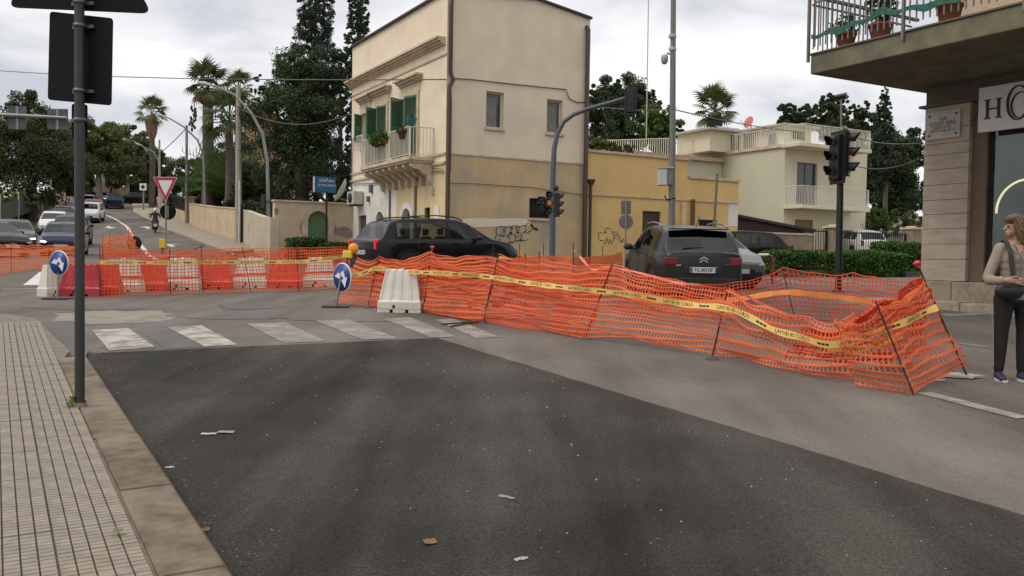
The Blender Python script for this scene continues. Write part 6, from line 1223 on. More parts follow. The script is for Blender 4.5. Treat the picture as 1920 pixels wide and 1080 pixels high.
# shapes
CROSS = dict(L=4.16, W=1.73, wr=.325, gc=.2, wb=(-1.27, 1.33), roof=[(-2.08, .98), (-2.0, 1.04), (-1.62, 1.40), (-1.4, 1.475), (-.4, 1.53), (.3, 1.49), (.55, 1.42), (1.2, 1.03), (1.9, .9), (2.08, .72)], belt=[(-2.08, .97), (-1.0, 1.0), (1.0, .95), (1.3, .94), (2.08, .7)],
    glass=(-2.0, -1.55, .52, 1.16), win=[(-1.5, -.98), (-.9, -.05), (.03, .85)], tuck=.15, clad=1, tz=.83, tl=(.23, .075, .12), doors=(-.93, -.01, 1.0), wid=[(-2.08, .97), (-1.3, 1.), (2, 1)])
SUVB = dict(L=4.3, W=1.82, wr=.355, gc=.22, wb=(-1.33, 1.34), roof=[(-2.15, 1.02), (-2.05, 1.12), (-1.78, 1.5), (-1.55, 1.585), (-.4, 1.64), (.3, 1.6), (.6, 1.52), (1.3, 1.1), (2.0, .98), (2.15, .8)], belt=[(-2.15, 1.01), (-1.0, 1.03), (1.0, 1.02), (1.4, 1.0), (2.15, .78)],
    glass=(-2.05, -1.68, .58, 1.25), win=[(-1.62, -1.1), (-1.0, -.12), (-.04, .9)], tuck=.16, clad=1, tz=.92, tl=(.06, .13, .03), doors=(-1.05, -.08, 1.05))
HATCH = dict(L=3.95, W=1.7, wr=.31, gc=.17, wb=(-1.2, 1.28), roof=[(-1.97, .93), (-1.9, 1.0), (-1.62, 1.33), (-1.4, 1.42), (-.4, 1.48), (.25, 1.43), (.5, 1.36), (1.15, .98), (1.75, .86), (1.97, .66)], belt=[(-1.97, .92), (0, .93), (1.1, .9), (1.97, .64)],
    glass=(-1.9, -1.52, .46, 1.1), win=[(-1.45, -.95), (-.88, -.08), (0, .8)], tuck=.16, tz=.8, tl=(.14, .14, .1), doors=(-.9, -.04, .95))
SEDAN = dict(HATCH, L=4.3, wb=(-1.3, 1.35), roof=[(-2.15, .9), (-2.0, .98), (-1.55, 1.28), (-1.2, 1.40), (-.3, 1.45), (.4, 1.38), (1.2, .97), (1.9, .84), (2.15, .65)], belt=[(-2.15, .89), (0, .93), (1.2, .89), (2.15, .63)], glass=(-1.95, -1.45, .5, 1.15), win=[(-1.4, -.95), (-.88, -.08), (0, .85)])
def gy(x, y): return gz(x, y)
def slope_at(x, y, h, d=1.5): return math.atan((prof(y + d * math.sin(h)) - prof(y - d * math.sin(h))) / (2 * d))
def place_car(name, label, px, Y, heading_deg, S, paint, xoff=0., **k):
    p = at(px, 480, Y); h = R_(heading_deg); return car(name, label, gz(p.x + xoff, Y), h, S, paint, pitch=slope_at(p.x, Y, h), **k)
DKGREY = cpaint('dark_grey_paint', (.030, .032, .031), .3, .4); BLACK = cpaint('black_paint', (.005, .005, .006), .25, 0); WHITE = cpaint('white_paint', (.62, .62, .61), .3, 0); SILV = cpaint('silver_grey_paint', (.20, .20, .19), .35, .5); NAVY = cpaint('navy_paint', (.02, .025, .05), .2, .3); GREY = cpaint('mid_grey_paint', (.07, .075, .08), .3, .4); PINK = cpaint('dusty_red_paint', (.25, .07, .09), .35, .2)
# dark grey crossover seen from behind
hb = at(1318, 520, 17.0); hd_ = R_(90 + 2.5); L2 = CROSS['L'] / 2
cc = Vector((hb.x + math.cos(hd_) * L2, hb.y + math.sin(hd_) * L2, 0))
cx = car('crossover_car', 'dark grey crossover seen from behind with white number plate and roof rails', gz(cc.x, cc.y), hd_, dict(CROSS, W=1.76), DKGREY, plate=(.66, 'FG 801HF'), detail=2, rails=True, roofm=mat('rail_silver', (.2, .2, .2), .4, metal=.5), pitch=math.atan(.035))
em = MB()
for k in range(2):
    z = .84 + .055 * k; em.add([(-L2 - .008, y, zz) for y, zz in ((-.085, z - .045), (0, z), (.085, z - .045), (.085, z - .018), (0, z + .03), (-.085, z - .018))] + [(-L2 - .02, y, zz) for y, zz in ((-.085, z - .045), (0, z), (.085, z - .045), (.085, z - .018), (0, z + .03), (-.085, z - .018))], [(6, 7, 10, 11), (7, 8, 9, 10), (0, 6, 11, 5), (5, 11, 10, 4), (4, 10, 9, 3), (3, 9, 8, 2), (0, 1, 7, 6), (1, 2, 8, 7)])
em.build('emblem', M_CHROME, cx)['kind'] = 'stuff'
MB().box(-L2 - .014, -L2 + .02, .44, .53, .735, .765).build('badge', M_CHROME, cx); MB().box(-L2 - .012, -L2 + .02, -.62, -.42, .77, .785).build('badge', mat('badge_dark', (.1, .1, .1), .3), cx)
MB().box(-L2 - .016, -L2 + .03, -.36, .36, .585, .735).build('plate_recess', M_TRIM, cx, bevel=.015)
MB().box(-1.72, -1.5, -.58, .58, 1.435, 1.46).build('spoiler', DKGREY, cx, bevel=.01)
w = MB().tube([(-1.93, -.02, 1.10), (-1.97, .38, 1.075)], .016, 6).build('rear_wiper', M_TRIM, cx)
# black suv driving across
sv = place_car('suv_car', 'black suv with roof rails driving right in front of the cream house', 818, 24.4, 36, dict(SUVB, L=4.5), BLACK, cat='car', plate=(.72, 'ET 194 LK'), detail=2, rails=True, taillit=True)
# silver nose behind the crossover and dark suv further right
place_car('silver_car', 'light grey car whose front wing shows beside the dark crossover', 1310, 23.4, -72, HATCH, SILV)
place_car('parked_suv', 'dark suv with chrome window line by the rough wall', 1368, 33.0, 177, dict(HATCH, L=4.3), BLACK)
place_car('white_car', 'white car parked behind the iron gate', 1603, 48, 96, HATCH, WHITE)
# queue coming down the street on the left, each measured by its own row
Q = 'cars queueing down the uphill street'
place_car('queue_car', 'navy hatchback with lit headlamps leading the queue behind the orange net', 122, 38.5, -68, HATCH, NAVY, lights=True, group=Q)
place_car('queue_car', 'dark grey car with a lit headlamp left of the navy hatchback', 28, 43.5, -58, SEDAN, GREY, lights=True, group=Q)
place_car('queue_car', 'black car nose cut by the left picture edge', -22, 35, -35, HATCH, BLACK, group=Q)
place_car('queue_car', 'dark suv directly behind the navy hatchback', 135, 47.0, -68, SUVB, DKGREY, group=Q)
place_car('queue_car', 'white small car with big mirrors behind the dark grey car', 102, 58.0, -66, HATCH, WHITE, group=Q)
place_car('queue_car', 'silver car behind the small white car', 122, 68, -66, HATCH, SILV, group=Q)
place_car('queue_car', 'white car with dark grille right of the sign pole in the queue', 169, 72, -72, SUVB, WHITE, group=Q)
place_car('queue_car', 'dusty red car with bright lamps behind the white one', 176, 84, -70, HATCH, PINK, lights=True, group=Q)
place_car('queue_car', 'grey car half hidden by the sign pole in the queue', 138, 80, -68, SEDAN, GREY, group=Q)
place_car('queue_car', 'silver car far up the queue behind the red car', 165, 96, -70, HATCH, SILV, group=Q)
place_car('uphill_car', 'dark suv seen from behind driving up the street', 215, 97, 112, SUVB, NAVY)
place_car('bend_car', 'grey car turning at the bend left of the dark suv', 188, 112, -30, HATCH, GREY, lights=True); place_car('bend_car', 'black car crossing at the bend right of the dark suv', 249, 111, 195, SEDAN, BLACK, lights=True)
place_car('bend_car', 'dark car hidden behind the others at the bend', 203, 118, 10, SEDAN, BLACK)
# scooter with rider
scp = G(291, 437); sc_h = R_(112); sco = thing('scooter', 'dark motor scooter ridden uphill past the yield sign', 'scooter', scp, sc_h)
sc_t = MB().lathe([(.14, -.06), (.24, -.06), (.27, -.03), (.27, .03), (.24, .06), (.14, .06)], 16, axis='y').mesh('wheel', M_TYRE)
for x in (-.62, .68): o = bpy.data.objects.new('wheel', sc_t); COL.objects.link(o); o.parent = sco; o.location = (x, 0, .27)
MB().tube([(-.85, 0, .62), (-.5, 0, .68), (-.1, 0, .55), (.05, 0, .35), (.4, 0, .33)], [.1, .2, .19, .16, .16], 10).build('body', mat('scooter_maroon', (.05, .012, .016), .35), sco); MB().tube([(-.8, 0, .8), (-.45, 0, .84), (-.05, 0, .78)], [.1, .15, .12], 8).build('seat', M_TRIM, sco)
MB().prism([(-.22, .35), (.22, .35), (.2, .95), (-.2, .95)], .42, .5, lambda a, b, c: (c, a, b)).build('leg_shield', mat('scooter_maroon', (0, 0, 0)), sco, bevel=.03); MB().tube([(.66, 0, .3), (.45, 0, 1.05)], .04, 8).build('fork', M_IRON, sco)
MB().tube([(.4, -.35, 1.06), (.46, 0, 1.05), (.4, .35, 1.06)], .02, 6).build('handlebar', M_IRON, sco)
for s in (-1, 1): MB().tube([(.42, s * .28, 1.05), (.46, s * .36, 1.25)], .012, 5).ell((.46, s * .38, 1.28), (.02, .07, .05), 8, 5).build('mirror', M_TRIM, sco)
MB().box(-.93, -.86, -.1, .1, .42, .6).build('number_plate', M_PLATE, sco); MB().ell((-.9, 0, .7), (.04, .1, .05), 8, 5).build('taillight', M_TAIL, sco)
MB().box(-.8, -.2, .12, .2, .2, .32).build('exhaust', M_IRON, sco, bevel=.03)
# ================================================================== works barrier: nets, bars, tape, plastic blocks, signs
def netmat(name, col):
    m = mat(name, col, .55, var=.12, sc=4, spec=.3); t = m.node_tree; b = t.nodes['Principled BSDF']; tr = nn(t, 'ShaderNodeBsdfTranslucent'); tr.inputs[0].default_value = tuple(col) + (1,); ms = nn(t, 'ShaderNodeMixShader'); ms.inputs[0].default_value = .4
    t.links.new(b.outputs[0], ms.inputs[1]); t.links.new(tr.outputs[0], ms.inputs[2]); t.links.new(ms.outputs[0], t.nodes['Material Output'].inputs[0]); return m
M_NET = netmat('orange_net', (.86, .21, .075)); M_NET2 = netmat('faded_orange_net', (.84, .19, .07)); M_NETR = netmat('red_orange_net', (.80, .12, .045)); M_TAPE = mat('yellow_tape', (.74, .50, .14), .45, var=.06, sc=4); M_TAPER = mat('red_white_tape', (.72, .20, .14), .5, var=.3, sc=10)
M_REBAR = mat('rusty_rebar', (.055, .025, .016), .85, var=.3, sc=30); M_CAP = mat('red_plastic_cap', (.62, .04, .06), .45, var=.1)
def net_grid(posts, pitch_u, pitch_v, fill_u, fill_v, sag=.1, belly=.06, seed=1, rowmap=None, low=.0, thick=.0022, wob=.02, fold=0.):
    """posts: list of (foot, head) points; returns the vertices and faces of one connected mesh of strands"""
    g = np.random.default_rng(seed); ph = g.random(12) * 6.28
    S = []
    for k in range(len(posts) - 1):
        (a0, a1), (b0, b1) = posts[k], posts[k + 1]; a0, a1, b0, b1 = map(np.array, (a0, a1, b0, b1)); l = (np.linalg.norm(b0 - a0) + np.linalg.norm(b1 - a1)) / 2; n = max(2, int(l / pitch_u)); S.append((a0, a1, b0, b1, n, l))
    H_ = np.mean([np.linalg.norm(np.array(h) - np.array(f)) for f, h in posts]); nr = max(3, int(H_ / pitch_v)); v = np.linspace(0, 1, nr + 1)
    cols = []; d_ = 0.
    for k, (a0, a1, b0, b1, n, l) in enumerate(S):
        nrm = np.cross(b0 - a0, [0, 0, 1.]); nrm /= np.linalg.norm(nrm) + 1e-9
        for i in range(n + (1 if k == len(S) - 1 else 0)):
            u = i / n; bot = a0 + (b0 - a0) * u; top = a1 + (b1 - a1) * u; s4 = 4 * u * (1 - u); x = d_ + u * l
            vv = rowmap(v, x) if rowmap else v
            P = bot[None] + (top - bot)[None] * vv[:, None]
            P[:, 2] -= sag * s4 * (v ** 1.6) * (1 + .3 * math.sin(x * 1.3 + ph[0])); P[:, 2] += low * s4 * (1 - v) ** 3
            amp = belly * (s4 ** .5 * .8 + .2)
            disp = amp * (np.sin(x * 1.7 + ph[1] + v * 2.3) * .6 + np.sin(x * 4.1 + ph[2] - v * 5) * .3 + np.sin(x * 9 + ph[3] + v * 9) * .12) + fold * np.sin(v * 3.14) * (np.sin(v * 17 + x * 2.3 + ph[4] + 1.5 * np.sin(x * .9 + ph[7])) + .7 * np.sin(v * 31 - x * 3.7 + ph[8]) + .5 * np.sin(x * 19 + v * 11 + ph[9]))
            P += nrm[None] * disp[:, None]; P[:, 2] += wob * (np.sin(x * 5.3 + ph[5] + v * 7) + .6 * np.sin(x * 13 + ph[6] + v * 3)) * v * (1 - .3 * v)
            cols.append(P)
        d_ += l
    A = np.array(cols)                                    # columns x rows x 3
    nc, nr1 = A.shape[:2]; du = np.gradient(A, axis=0); dv = np.gradient(A, axis=1); hu, hv = du * fill_u / 2, dv * fill_v / 2
    V = np.stack([A - hu - hv, A + hu - hv, A + hu + hv, A - hu + hv], 2).reshape(-1, 3); I = (np.arange(nc * nr1) * 4).reshape(nc, nr1)
    node = np.stack([I, I + 1, I + 2, I + 3], -1).reshape(-1, 4); hor = np.stack([I[:-1] + 1, I[1:], I[1:] + 3, I[:-1] + 2], -1).reshape(-1, 4); ver = np.stack([I[:, :-1] + 3, I[:, :-1] + 2, I[:, 1:] + 1, I[:, 1:]], -1).reshape(-1, 4)
    return V, np.concatenate([node, hor, ver]), A
def np_mesh(name, V, F, M, parent, off, thick=0.):
    me = bpy.data.meshes.new(name); V = V - np.array(off); me.vertices.add(len(V)); me.vertices.foreach_set('co', V.astype(np.float32).ravel()); me.loops.add(4 * len(F)); me.loops.foreach_set('vertex_index', F.astype(np.int32).ravel())
    me.polygons.add(len(F)); me.polygons.foreach_set('loop_start', np.arange(0, 4 * len(F), 4, dtype=np.int32)); me.update(calc_edges=True); me.materials.append(M); o = bpy.data.objects.new(name, me); COL.objects.link(o); o.parent = parent
    if thick: s = o.modifiers.new('thickness', 'SOLIDIFY'); s.thickness = thick; s.offset = 0
    return o
def rebar(parent, foot, head, ext=.12, cap=True, r=.0075, off=None):
    f, h = Vector(foot), Vector(head); d = (h - f).normalized(); e = h + d * ext; m = MB(); o_ = parent['_w'] if parent.get('_w') else (0, 0, 0)
    n = 14; m.tube([f + (e - f) * k / n for k in range(n + 1)], [r * (1.25 if k % 2 else .95) for k in range(n + 1)], 6); p = m.build('rebar_post', M_REBAR, parent)
    if cap: Mx = Matrix.Translation(e) @ Vector((0, 0, 1)).rotation_difference(d).to_matrix().to_4x4(); c = MB().lathe([(.014, -.035), (.016, .0), (.036, .012), (.034, .03), (.012, .042), (0, .044)], 12).xf(Mx); c.build('cap', M_CAP, p)
    return p
def pt(px, py_foot, top=None, py_top=None, px_top=None, dY=0.):
    """net support: foot on the road, head straight above or leaning to its surveyed place"""
    f = G(px, py_foot); h = at(px_top if px_top is not None else px, py_top, f.y + dY); return (tuple(f + Vector((0, 0, .01))), tuple(h))
def fence(name, label, posts, M, pitch=(.05, .042), fill=(.3, .36), bars=None, nobar=(), thick=.0025, capset=None, **k):
    o = Vector(posts[0][0]); t = thing(name, label, 'safety net', o, 0, None, world=True); V, F, A = net_grid(posts, pitch[0], pitch[1], fill[0], fill[1], **k); np_mesh('net', V, F, M, t, o, thick)
    for i, (f, h) in enumerate(posts):
        if i not in nobar: rebar(t, f, h, .04 if i % 2 else .09, cap=(capset is None or i in capset))
    return t, A
def tape(label, P, w, M, text=None, step=.62, seed=1, twist=.15, name='warning_tape', cat='tape'):
    """ribbon through the points P (x, y, z), hanging upright, with lettering along it"""
    P = [Vector(p) for p in P]; Q = []
    for i in range(len(P) - 1):
        p0, p1, p2, p3 = P[max(i - 1, 0)], P[i], P[i + 1], P[min(i + 2, len(P) - 1)]
        for k in range(10): t = k / 10; Q.append(.5 * (2 * p1 + (p2 - p0) * t + (2 * p0 - 5 * p1 + 4 * p2 - p3) * t * t + (3 * p1 - p0 - 3 * p2 + p3) * t ** 3))
    Q.append(P[-1]); g = random.Random(seed); a1, a2 = g.random() * 6, g.random() * 6; o = P[0]; t = thing(name, label, cat, o, world=True); cum = [0.]
    for a, b in zip(Q, Q[1:]): cum.append(cum[-1] + (b - a).length)
    tot = cum[-1]
    def frame(s):
        s = max(0, min(tot - 1e-4, s)); i = max(0, next((j for j in range(len(cum) - 1) if cum[j + 1] >= s), len(cum) - 2)); f = (s - cum[i]) / max(1e-6, cum[i + 1] - cum[i]); p = Q[i].lerp(Q[i + 1], f); d = (Q[i + 1] - Q[i]).normalized(); n = Vector((d.y, -d.x, 0)).normalized(); u = n.cross(d) * 1
        if u.z < 0: u = -u
        th = twist * (math.sin(s * 1.9 + a1) + .5 * math.sin(s * 5 + a2)); u = (u * math.cos(th) + n * math.sin(th)).normalized(); nf = d.cross(u).normalized(); return p, d, u, (nf if nf.y < 0 else -nf)
    N = max(8, int(tot / .06)); vs = []
    for k in range(N + 1):
        p, d, u, nf = frame(tot * k / N); ww = w * (.9 + .14 * math.sin(k * .8)); vs += [p - u * ww / 2, p + u * ww / 2]
    MB().add(vs, [(2 * k, 2 * k + 2, 2 * k + 3, 2 * k + 1) for k in range(N)], True).build('ribbon', M, t)
    if text:
        v, f = text_mesh(text, w * .82, 1); L_ = max(p[0] for p in v) - min(p[0] for p in v); sx = .88; mb = MB(); s = .1 + L_ * sx / 2
        while s + L_ * sx / 2 < tot:
            vv = []
            for a, b in v: p, d, u, nf = frame(s + a * sx); vv.append(p + u * b + nf * .0025)
            mb.add(vv, f)
            q = s + L_ * sx / 2 + .1
            if q + .1 < tot:
                for j in range(3):
                    A = [frame(q + .05 * j), frame(q + .05 * j + .04)]; mb.quad(A[0][0] - A[0][2] * w * .15 + A[0][3] * .0025, A[1][0] - A[1][2] * w * .15 + A[1][3] * .0025, A[1][0] + A[1][2] * w * .12 + A[1][3] * .0025, A[0][0] + A[0][2] * w * .12 + A[0][3] * .0025)
            s += L_ * sx + .36
        q = mb.build('lettering', M_BLACKP, t); q['kind'] = 'stuff'
    return t
# ---- A: near net from the round sign to the leaning bar on the right
def bunch(c, a, b=.5):                                     # rows gather towards height c
    return lambda v, x: np.clip(v + a * np.sin((v - c) * math.pi * 2) * .16 * (1 + b * math.sin(x * 1.3)), 0, 1.02)
NA = [pt(627, 571, py_top=484, px_top=668), pt(690, 576, py_top=482, px_top=709), pt(792, 588, py_top=476, px_top=809), pt(905, 606, py_top=480, px_top=934), pt(1097, 636, py_top=498, px_top=1147), pt(1335, 672, py_top=541, px_top=1364)]
def bunch2(c1, c2, a):                                    # rows gather at two heights that drift along the net
    return lambda v, x: np.clip(v + .05 * a * np.sin((v - c1 - .05 * math.sin(x * 1.1)) * 12.6) * (1 + .5 * math.sin(x * 2.1 + 1)) + .03 * a * np.sin((v - c2) * 25 + x * 1.7), 0, 1.02)
fa, A1 = fence('safety_net', 'dense near orange safety net from the round blue sign past the white road block', NA[:4], M_NET, (.05, .036), (.30, .42), sag=.07, belly=.07, seed=3, rowmap=bunch2(.25, .6, 1.3), fold=.012, low=.03, capset=(2,))
fa2, A1b = fence('safety_net', 'middle stretch of near orange net carrying the clearest works tape', NA[3:], M_NET, (.046, .040), (.24, .30), sag=.05, belly=.05, seed=33, rowmap=bunch2(.35, .7, 1.1), fold=.010, low=.03, nobar=(0,), capset=())
NA2 = [(tuple(Vector(f) + Vector((.03, .06, 0))), tuple(Vector(h) + Vector((.02, .05, -.06)))) for f, h in NA]
t2 = thing('safety_net_layer', 'second sagging layer of orange net directly behind the long near net', 'safety net', NA2[1][0], world=True); V, F, A = net_grid(NA2[1:5], .055, .042, .34, .46, sag=.16, belly=.10, seed=9, rowmap=bunch(.5, 1.3), fold=.02); np_mesh('net', V, F, M_NETR, t2, NA2[1][0], .002)
# right hand end: slumped, crumpled net up to the two leaning bars
NB = [pt(1335, 672, py_top=541, px_top=1364), pt(1500, 700, py_top=600, px_top=1520), pt(1603, 721, py_top=585, px_top=1600), ]
fb, _ = fence('safety_net', 'slumped crumpled orange net at the right end lying low on the road', NB, M_NET, (.045, .040), (.27, .35), sag=.05, belly=.13, seed=5, nobar=(0, 1, 2), rowmap=bunch2(.3, .6, 1.2), fold=.018, wob=.03)
NC = [pt(1606, 724, py_top=588, px_top=1560), pt(1713, 742, py_top=572, px_top=1645), (tuple(G(1815, 709) + Vector((0, 0, .14))), tuple(at(1726, 520, 8.75)))]
fc, _ = fence('safety_net', 'torn end flap of orange net between the two leaning bars on the right', NC, M_NET, (.05, .046), (.26, .30), sag=.10, belly=.10, seed=6, nobar=(0, 2), capset=(), rowmap=bunch(.45, .8), fold=.02, wob=.025)
f = G(1815, 709); h = at(1722, 500, 8.75); rebar(fc, f, h, .02, True, .009)
NC2 = [(tuple(Vector(NB[1][0]) + Vector((0, .5, .1))), tuple(Vector(NB[1][1]) + Vector((.1, .35, -.05)))), (tuple(G(1640, 690) + Vector((0, 0, .05))), tuple(at(1640, 560, 8.9))), (tuple(G(1735, 668) + Vector((0, 0, .1))), tuple(at(1735, 516, 8.9)))]
t3 = thing('safety_net_layer', 'crumpled orange net heaped inside the right end corner', 'safety net', NC2[0][0], world=True); V, F, A = net_grid(NC2, .05, .04, .36, .42, sag=.2, belly=.2, seed=19, rowmap=bunch(.4, 1.2), fold=.04, wob=.04); np_mesh('net', V, F, M_NETR, t3, NC2[0][0], .002)
# ---- B: far side of the enclosure, right part and behind the crossover
NBk = [pt(1160, 585, py_top=502, px_top=1160), pt(1250, 592, py_top=522, px_top=1250), pt(1362, 592, py_top=533, px_top=1368), pt(1490, 598, py_top=503, px_top=1467), pt(1600, 606, py_top=511), pt(1735, 628, py_top=524, px_top=1728)]
fd, A2 = fence('safety_net', 'far side orange net with open mesh between the crossover and the shop', NBk, M_NETR, (.075, .062), (.20, .23), sag=.05, belly=.05, seed=8, nobar=(0, 1, 2, 4, 5), capset=())
bd = np.array(A2); 
tape('broad faded orange band woven along the far side net', [Vector(p) + Vector((0, -.03, 0)) for p in [tuple(at(1190, 552, 14)), tuple(at(1290, 566, 13.5)), tuple(at(1370, 562, 13.3)), tuple(at(1470, 548, 13)), tuple(at(1560, 556, 12.4)), tuple(at(1650, 568, 11.6))]], .085, mat('faded_band', (.72, .24, .06), .6, var=.15, sc=6), twist=.2, name='net_band', seed=4)
for k, (px, pf, ptop, lab) in enumerate([(1362, 566, 494, 'rebar post with red cap behind the far net in front of the crossover')]):
    f = G(px, pf); t = thing('rebar_stake', lab, 'stake', f, world=True); rebar(t, f, at(px + 10, ptop, f.y), .02)
# back part running from the suv towards the right behind the near net
NE = [pt(945, 560, py_top=478, px_top=960), pt(973, 556, py_top=470, px_top=973), pt(1013, 558, py_top=474, px_top=1012), pt(1075, 560, py_top=474, px_top=1075), pt(1130, 556, py_top=472), pt(1166, 552, py_top=470)]
fe, _ = fence('safety_net', 'orange net along the back of the works in front of the ochre wall', NE, M_NET, (.055, .042), (.36, .5), sag=.03, belly=.06, seed=12, rowmap=bunch(.4, 1.), nobar=(0, 1, 2, 4, 5), capset=())
for k, (px, pf, ptx, pty, cap, lab) in enumerate([(973, 556, 974, 458, False, 'short bar left of the signal mast'), (924, 575, 925, 456, False, 'plain bar beside the suv bonnet'), (1012, 575, 1011, 470, False, 'plain bar left of the signal mast foot'), (1020, 548, 1019, 457, False, 'long bar just left of the grey signal mast'), (1074, 572, 1075, 453, False, 'tallest bar right of the signal mast'), (1130, 552, 1130, 460, False, 'bar in front of the pig graffiti'), (985, 590, 985, 474, False, 'plain bar inside the enclosure by the ochre wall')]):
    f = G(px, pf); t = thing('rebar_stake', 'rusty ' + lab, 'stake', f, 0, 'rebar stakes inside the works', world=True); rebar(t, f, at(ptx, pty, f.y), .0, cap)
tape('red and white tape knotted between the bars behind the near net', [tuple(at(936, 482, 13.2)), tuple(at(1000, 492, 13)), tuple(at(1075, 500, 12.8)), tuple(at(1145, 502, 11.9)), tuple(at(1200, 512, 11.6)), tuple(at(1270, 530, 11)), tuple(at(1364, 541, 10)), tuple(at(1440, 575, 9.6)), tuple(at(1500, 600, 9.2))], .035, M_TAPER, twist=.8, name='red_tape', seed=2)
tape('short twisted red and white tape by the signal mast', [tuple(at(1076, 468, 17)), tuple(at(1095, 490, 16)), tuple(at(1112, 505, 15)), tuple(at(1150, 500, 15))], .05, M_TAPER, twist=.8, name='red_tape', seed=7)
# ---- yellow LAVORI IN CORSO tape along the near net
off = Vector((0, -.05, 0)); TX = 'LAVORI IN CORSO'
def interp_Y(px):
    K = [(627, G(627, 571).y), (690, G(690, 576).y), (792, G(792, 588).y), (905, G(905, 606).y), (1097, G(1097, 636).y), (1335, G(1335, 672).y), (1603, G(1603, 721).y), (1713, G(1713, 742).y)]
    return itp(K, px)
def tp(px, py, d=-.13): return tuple(at(px, py, interp_Y(px) + d))
tape('yellow works tape with black lettering along the near net', [tp(628, 512), tp(668, 516), tp(705, 503), tp(740, 508), tp(800, 511), tp(860, 514), tp(925, 520), tp(1000, 532), tp(1097, 543), tp(1180, 552), tp(1280, 570), tp(1356, 577), tp(1400, 592), tp(1450, 618), tp(1500, 632), tp(1550, 646), tp(1600, 640), tp(1650, 620), tp(1700, 603, .15), (tuple(at(1735, 585, 8.5))), (tuple(at(1758, 576, 8.55)))], .074, M_TAPE, TX, twist=.22, seed=3)
tape('yellow works tape hidden behind the crumpled right end net', [tuple(at(1555, 652, 8.75)), tuple(at(1610, 655, 8.7)), tuple(at(1660, 640, 8.6)), tuple(at(1690, 628, 8.5))], .07, M_TAPE, TX, twist=.4, seed=13)
# ---- C: left side net in front of the red and white blocks
def gnet(pxs, foots, tops): return [pt(x, f, py_top=t) for x, f, t in zip(pxs, foots, tops)]
NL = [pt(189, 557, py_top=468, px_top=187), pt(320, 553, py_top=470, px_top=318), pt(381, 551, py_top=468, px_top=377), pt(470, 548, py_top=466, px_top=455), pt(560, 547, py_top=465, px_top=556), pt(645, 541, py_top=463, px_top=650)]
fl, _ = fence('safety_net', 'left orange net with square mesh in front of the red and white blocks', NL, M_NET2, (.064, .062), (.20, .21), sag=.0, belly=.02, seed=21, wob=.006, capset=(), nobar=(5,), thick=.002)
NL2 = [(tuple(G(193, 528) ), tuple(at(193, 470, G(193, 528).y))), (tuple(G(400, 520)), tuple(at(400, 469, G(400, 520).y))), (tuple(G(560, 518)), tuple(at(560, 467, G(560, 518).y))), (tuple(G(655, 520)), tuple(at(660, 466, G(655, 520).y)))]
f2_, _ = fence('safety_net', 'second orange net running behind the red and white blocks', NL2, M_NETR, (.075, .07), (.26, .28), sag=.04, belly=.05, seed=22, thick=0, capset=())
tape('yellow works tape with black lettering across the left net', [tuple(at(187, 492, 16.6)), tuple(at(318, 492.5, 17.2)), tuple(at(378, 492, 17.5)), tuple(at(470, 491.5, 18)), tuple(at(557, 491, 18.3)), tuple(at(600, 487, 18.5)), tuple(at(652, 480, 18.8))], .078, M_TAPE, TX, twist=.08, seed=5)
tape('orange strand tied low across the left net', [tuple(at(190, 520, 16.7)), tuple(at(318, 521, 17.3)), tuple(at(378, 520, 17.5)), tuple(at(470, 515, 18)), tuple(at(640, 510, 18.6))], .05, M_NETR, twist=.1, name='net_band', seed=6)
NF = [(tuple(G(-60, 520)), tuple(at(-60, 456, G(-60, 520).y))), pt(21, 510, py_top=458), pt(92, 503, py_top=460), pt(140, 500, py_top=461)]
ff, _ = fence('safety_net', 'far left orange net in front of the queueing cars', NF, M_NET2, (.07, .07), (.3, .34), sag=.02, belly=.04, seed=23, thick=0, capset=())
tape('orange band along the far left net', [tuple(at(-40, 474, 25.4)), tuple(at(21, 473, 26)), tuple(at(95, 468, 27.5)), tuple(at(140, 464, 28))], .10, mat('faded_band', (0, 0, 0)), twist=.1, name='net_band', seed=8)
NG = [pt(192, 485, py_top=444), pt(206, 480, py_top=440), pt(241, 476, py_top=432, px_top=241), pt(262, 470, py_top=432, px_top=248)]
fg, _ = fence('safety_net', 'small bunched orange net standing on the centre line uphill', NG, M_NET, (.08, .07), (.42, .46), sag=.1, belly=.1, seed=24, thick=0, fold=.05, capset=())
tw = G(252, 470); t = thing('old_tyre', 'dark tyre lying against the bunched net on the centre line', 'tyre', tw); MB().lathe([(.2, -.09), (.33, -.09), (.36, 0), (.33, .09), (.2, .09)], 18, (0, 0, .36), 'y').build('tread', M_TYRE, t)
# ---- plastic road blocks
M_PRED = mat('red_plastic', (.42, .025, .035), .45, var=.12, sc=3, dirt=(.28, .05, .05), dsc=2); M_PORG = mat('orange_red_plastic', (.62, .05, .03), .45, var=.12, sc=3); M_PWH = mat('white_plastic', (.60, .575, .49), .5, var=.05, sc=3, dirt=(.45, .41, .32), dsc=2, damt=.6)
def block_mesh(M):
    Lb, Hb = 1.0, .72; S = [(.0, 1., .20), (.13, 1., .20), (.17, .94, .175), (.34, .88, .14), (Hb - .02, .70, .09), (Hb, .68, .075)]; N = 24; vs = []
    for z, fx, hy in S:
        ring = []
        rib = 1 if z > .15 else 0
        for k in range(N + 1):
            x = -Lb / 2 * fx + Lb * fx * k / N; d = .014 if rib and (k % 6 in (2, 3, 4)) and z < Hb - .01 else 0; ring.append((x, -hy + d, z))
        ring += [(-p[0], -p[1], p[2]) for p in ring]; vs += ring
    n = 2 * (N + 1); mb = MB().add(vs, [(i * n + k, i * n + (k + 1) % n, (i + 1) * n + (k + 1) % n, (i + 1) * n + k) for i in range(len(S) - 1) for k in range(n)]); mb.add(vs[-n:], [tuple(range(n))])
    me = mb.mesh('body', M); return me
def foot_mesh(M):
    m = MB().box(-.14, .14, -.20, .20, -.0, .07); return m.mesh('foot', M)
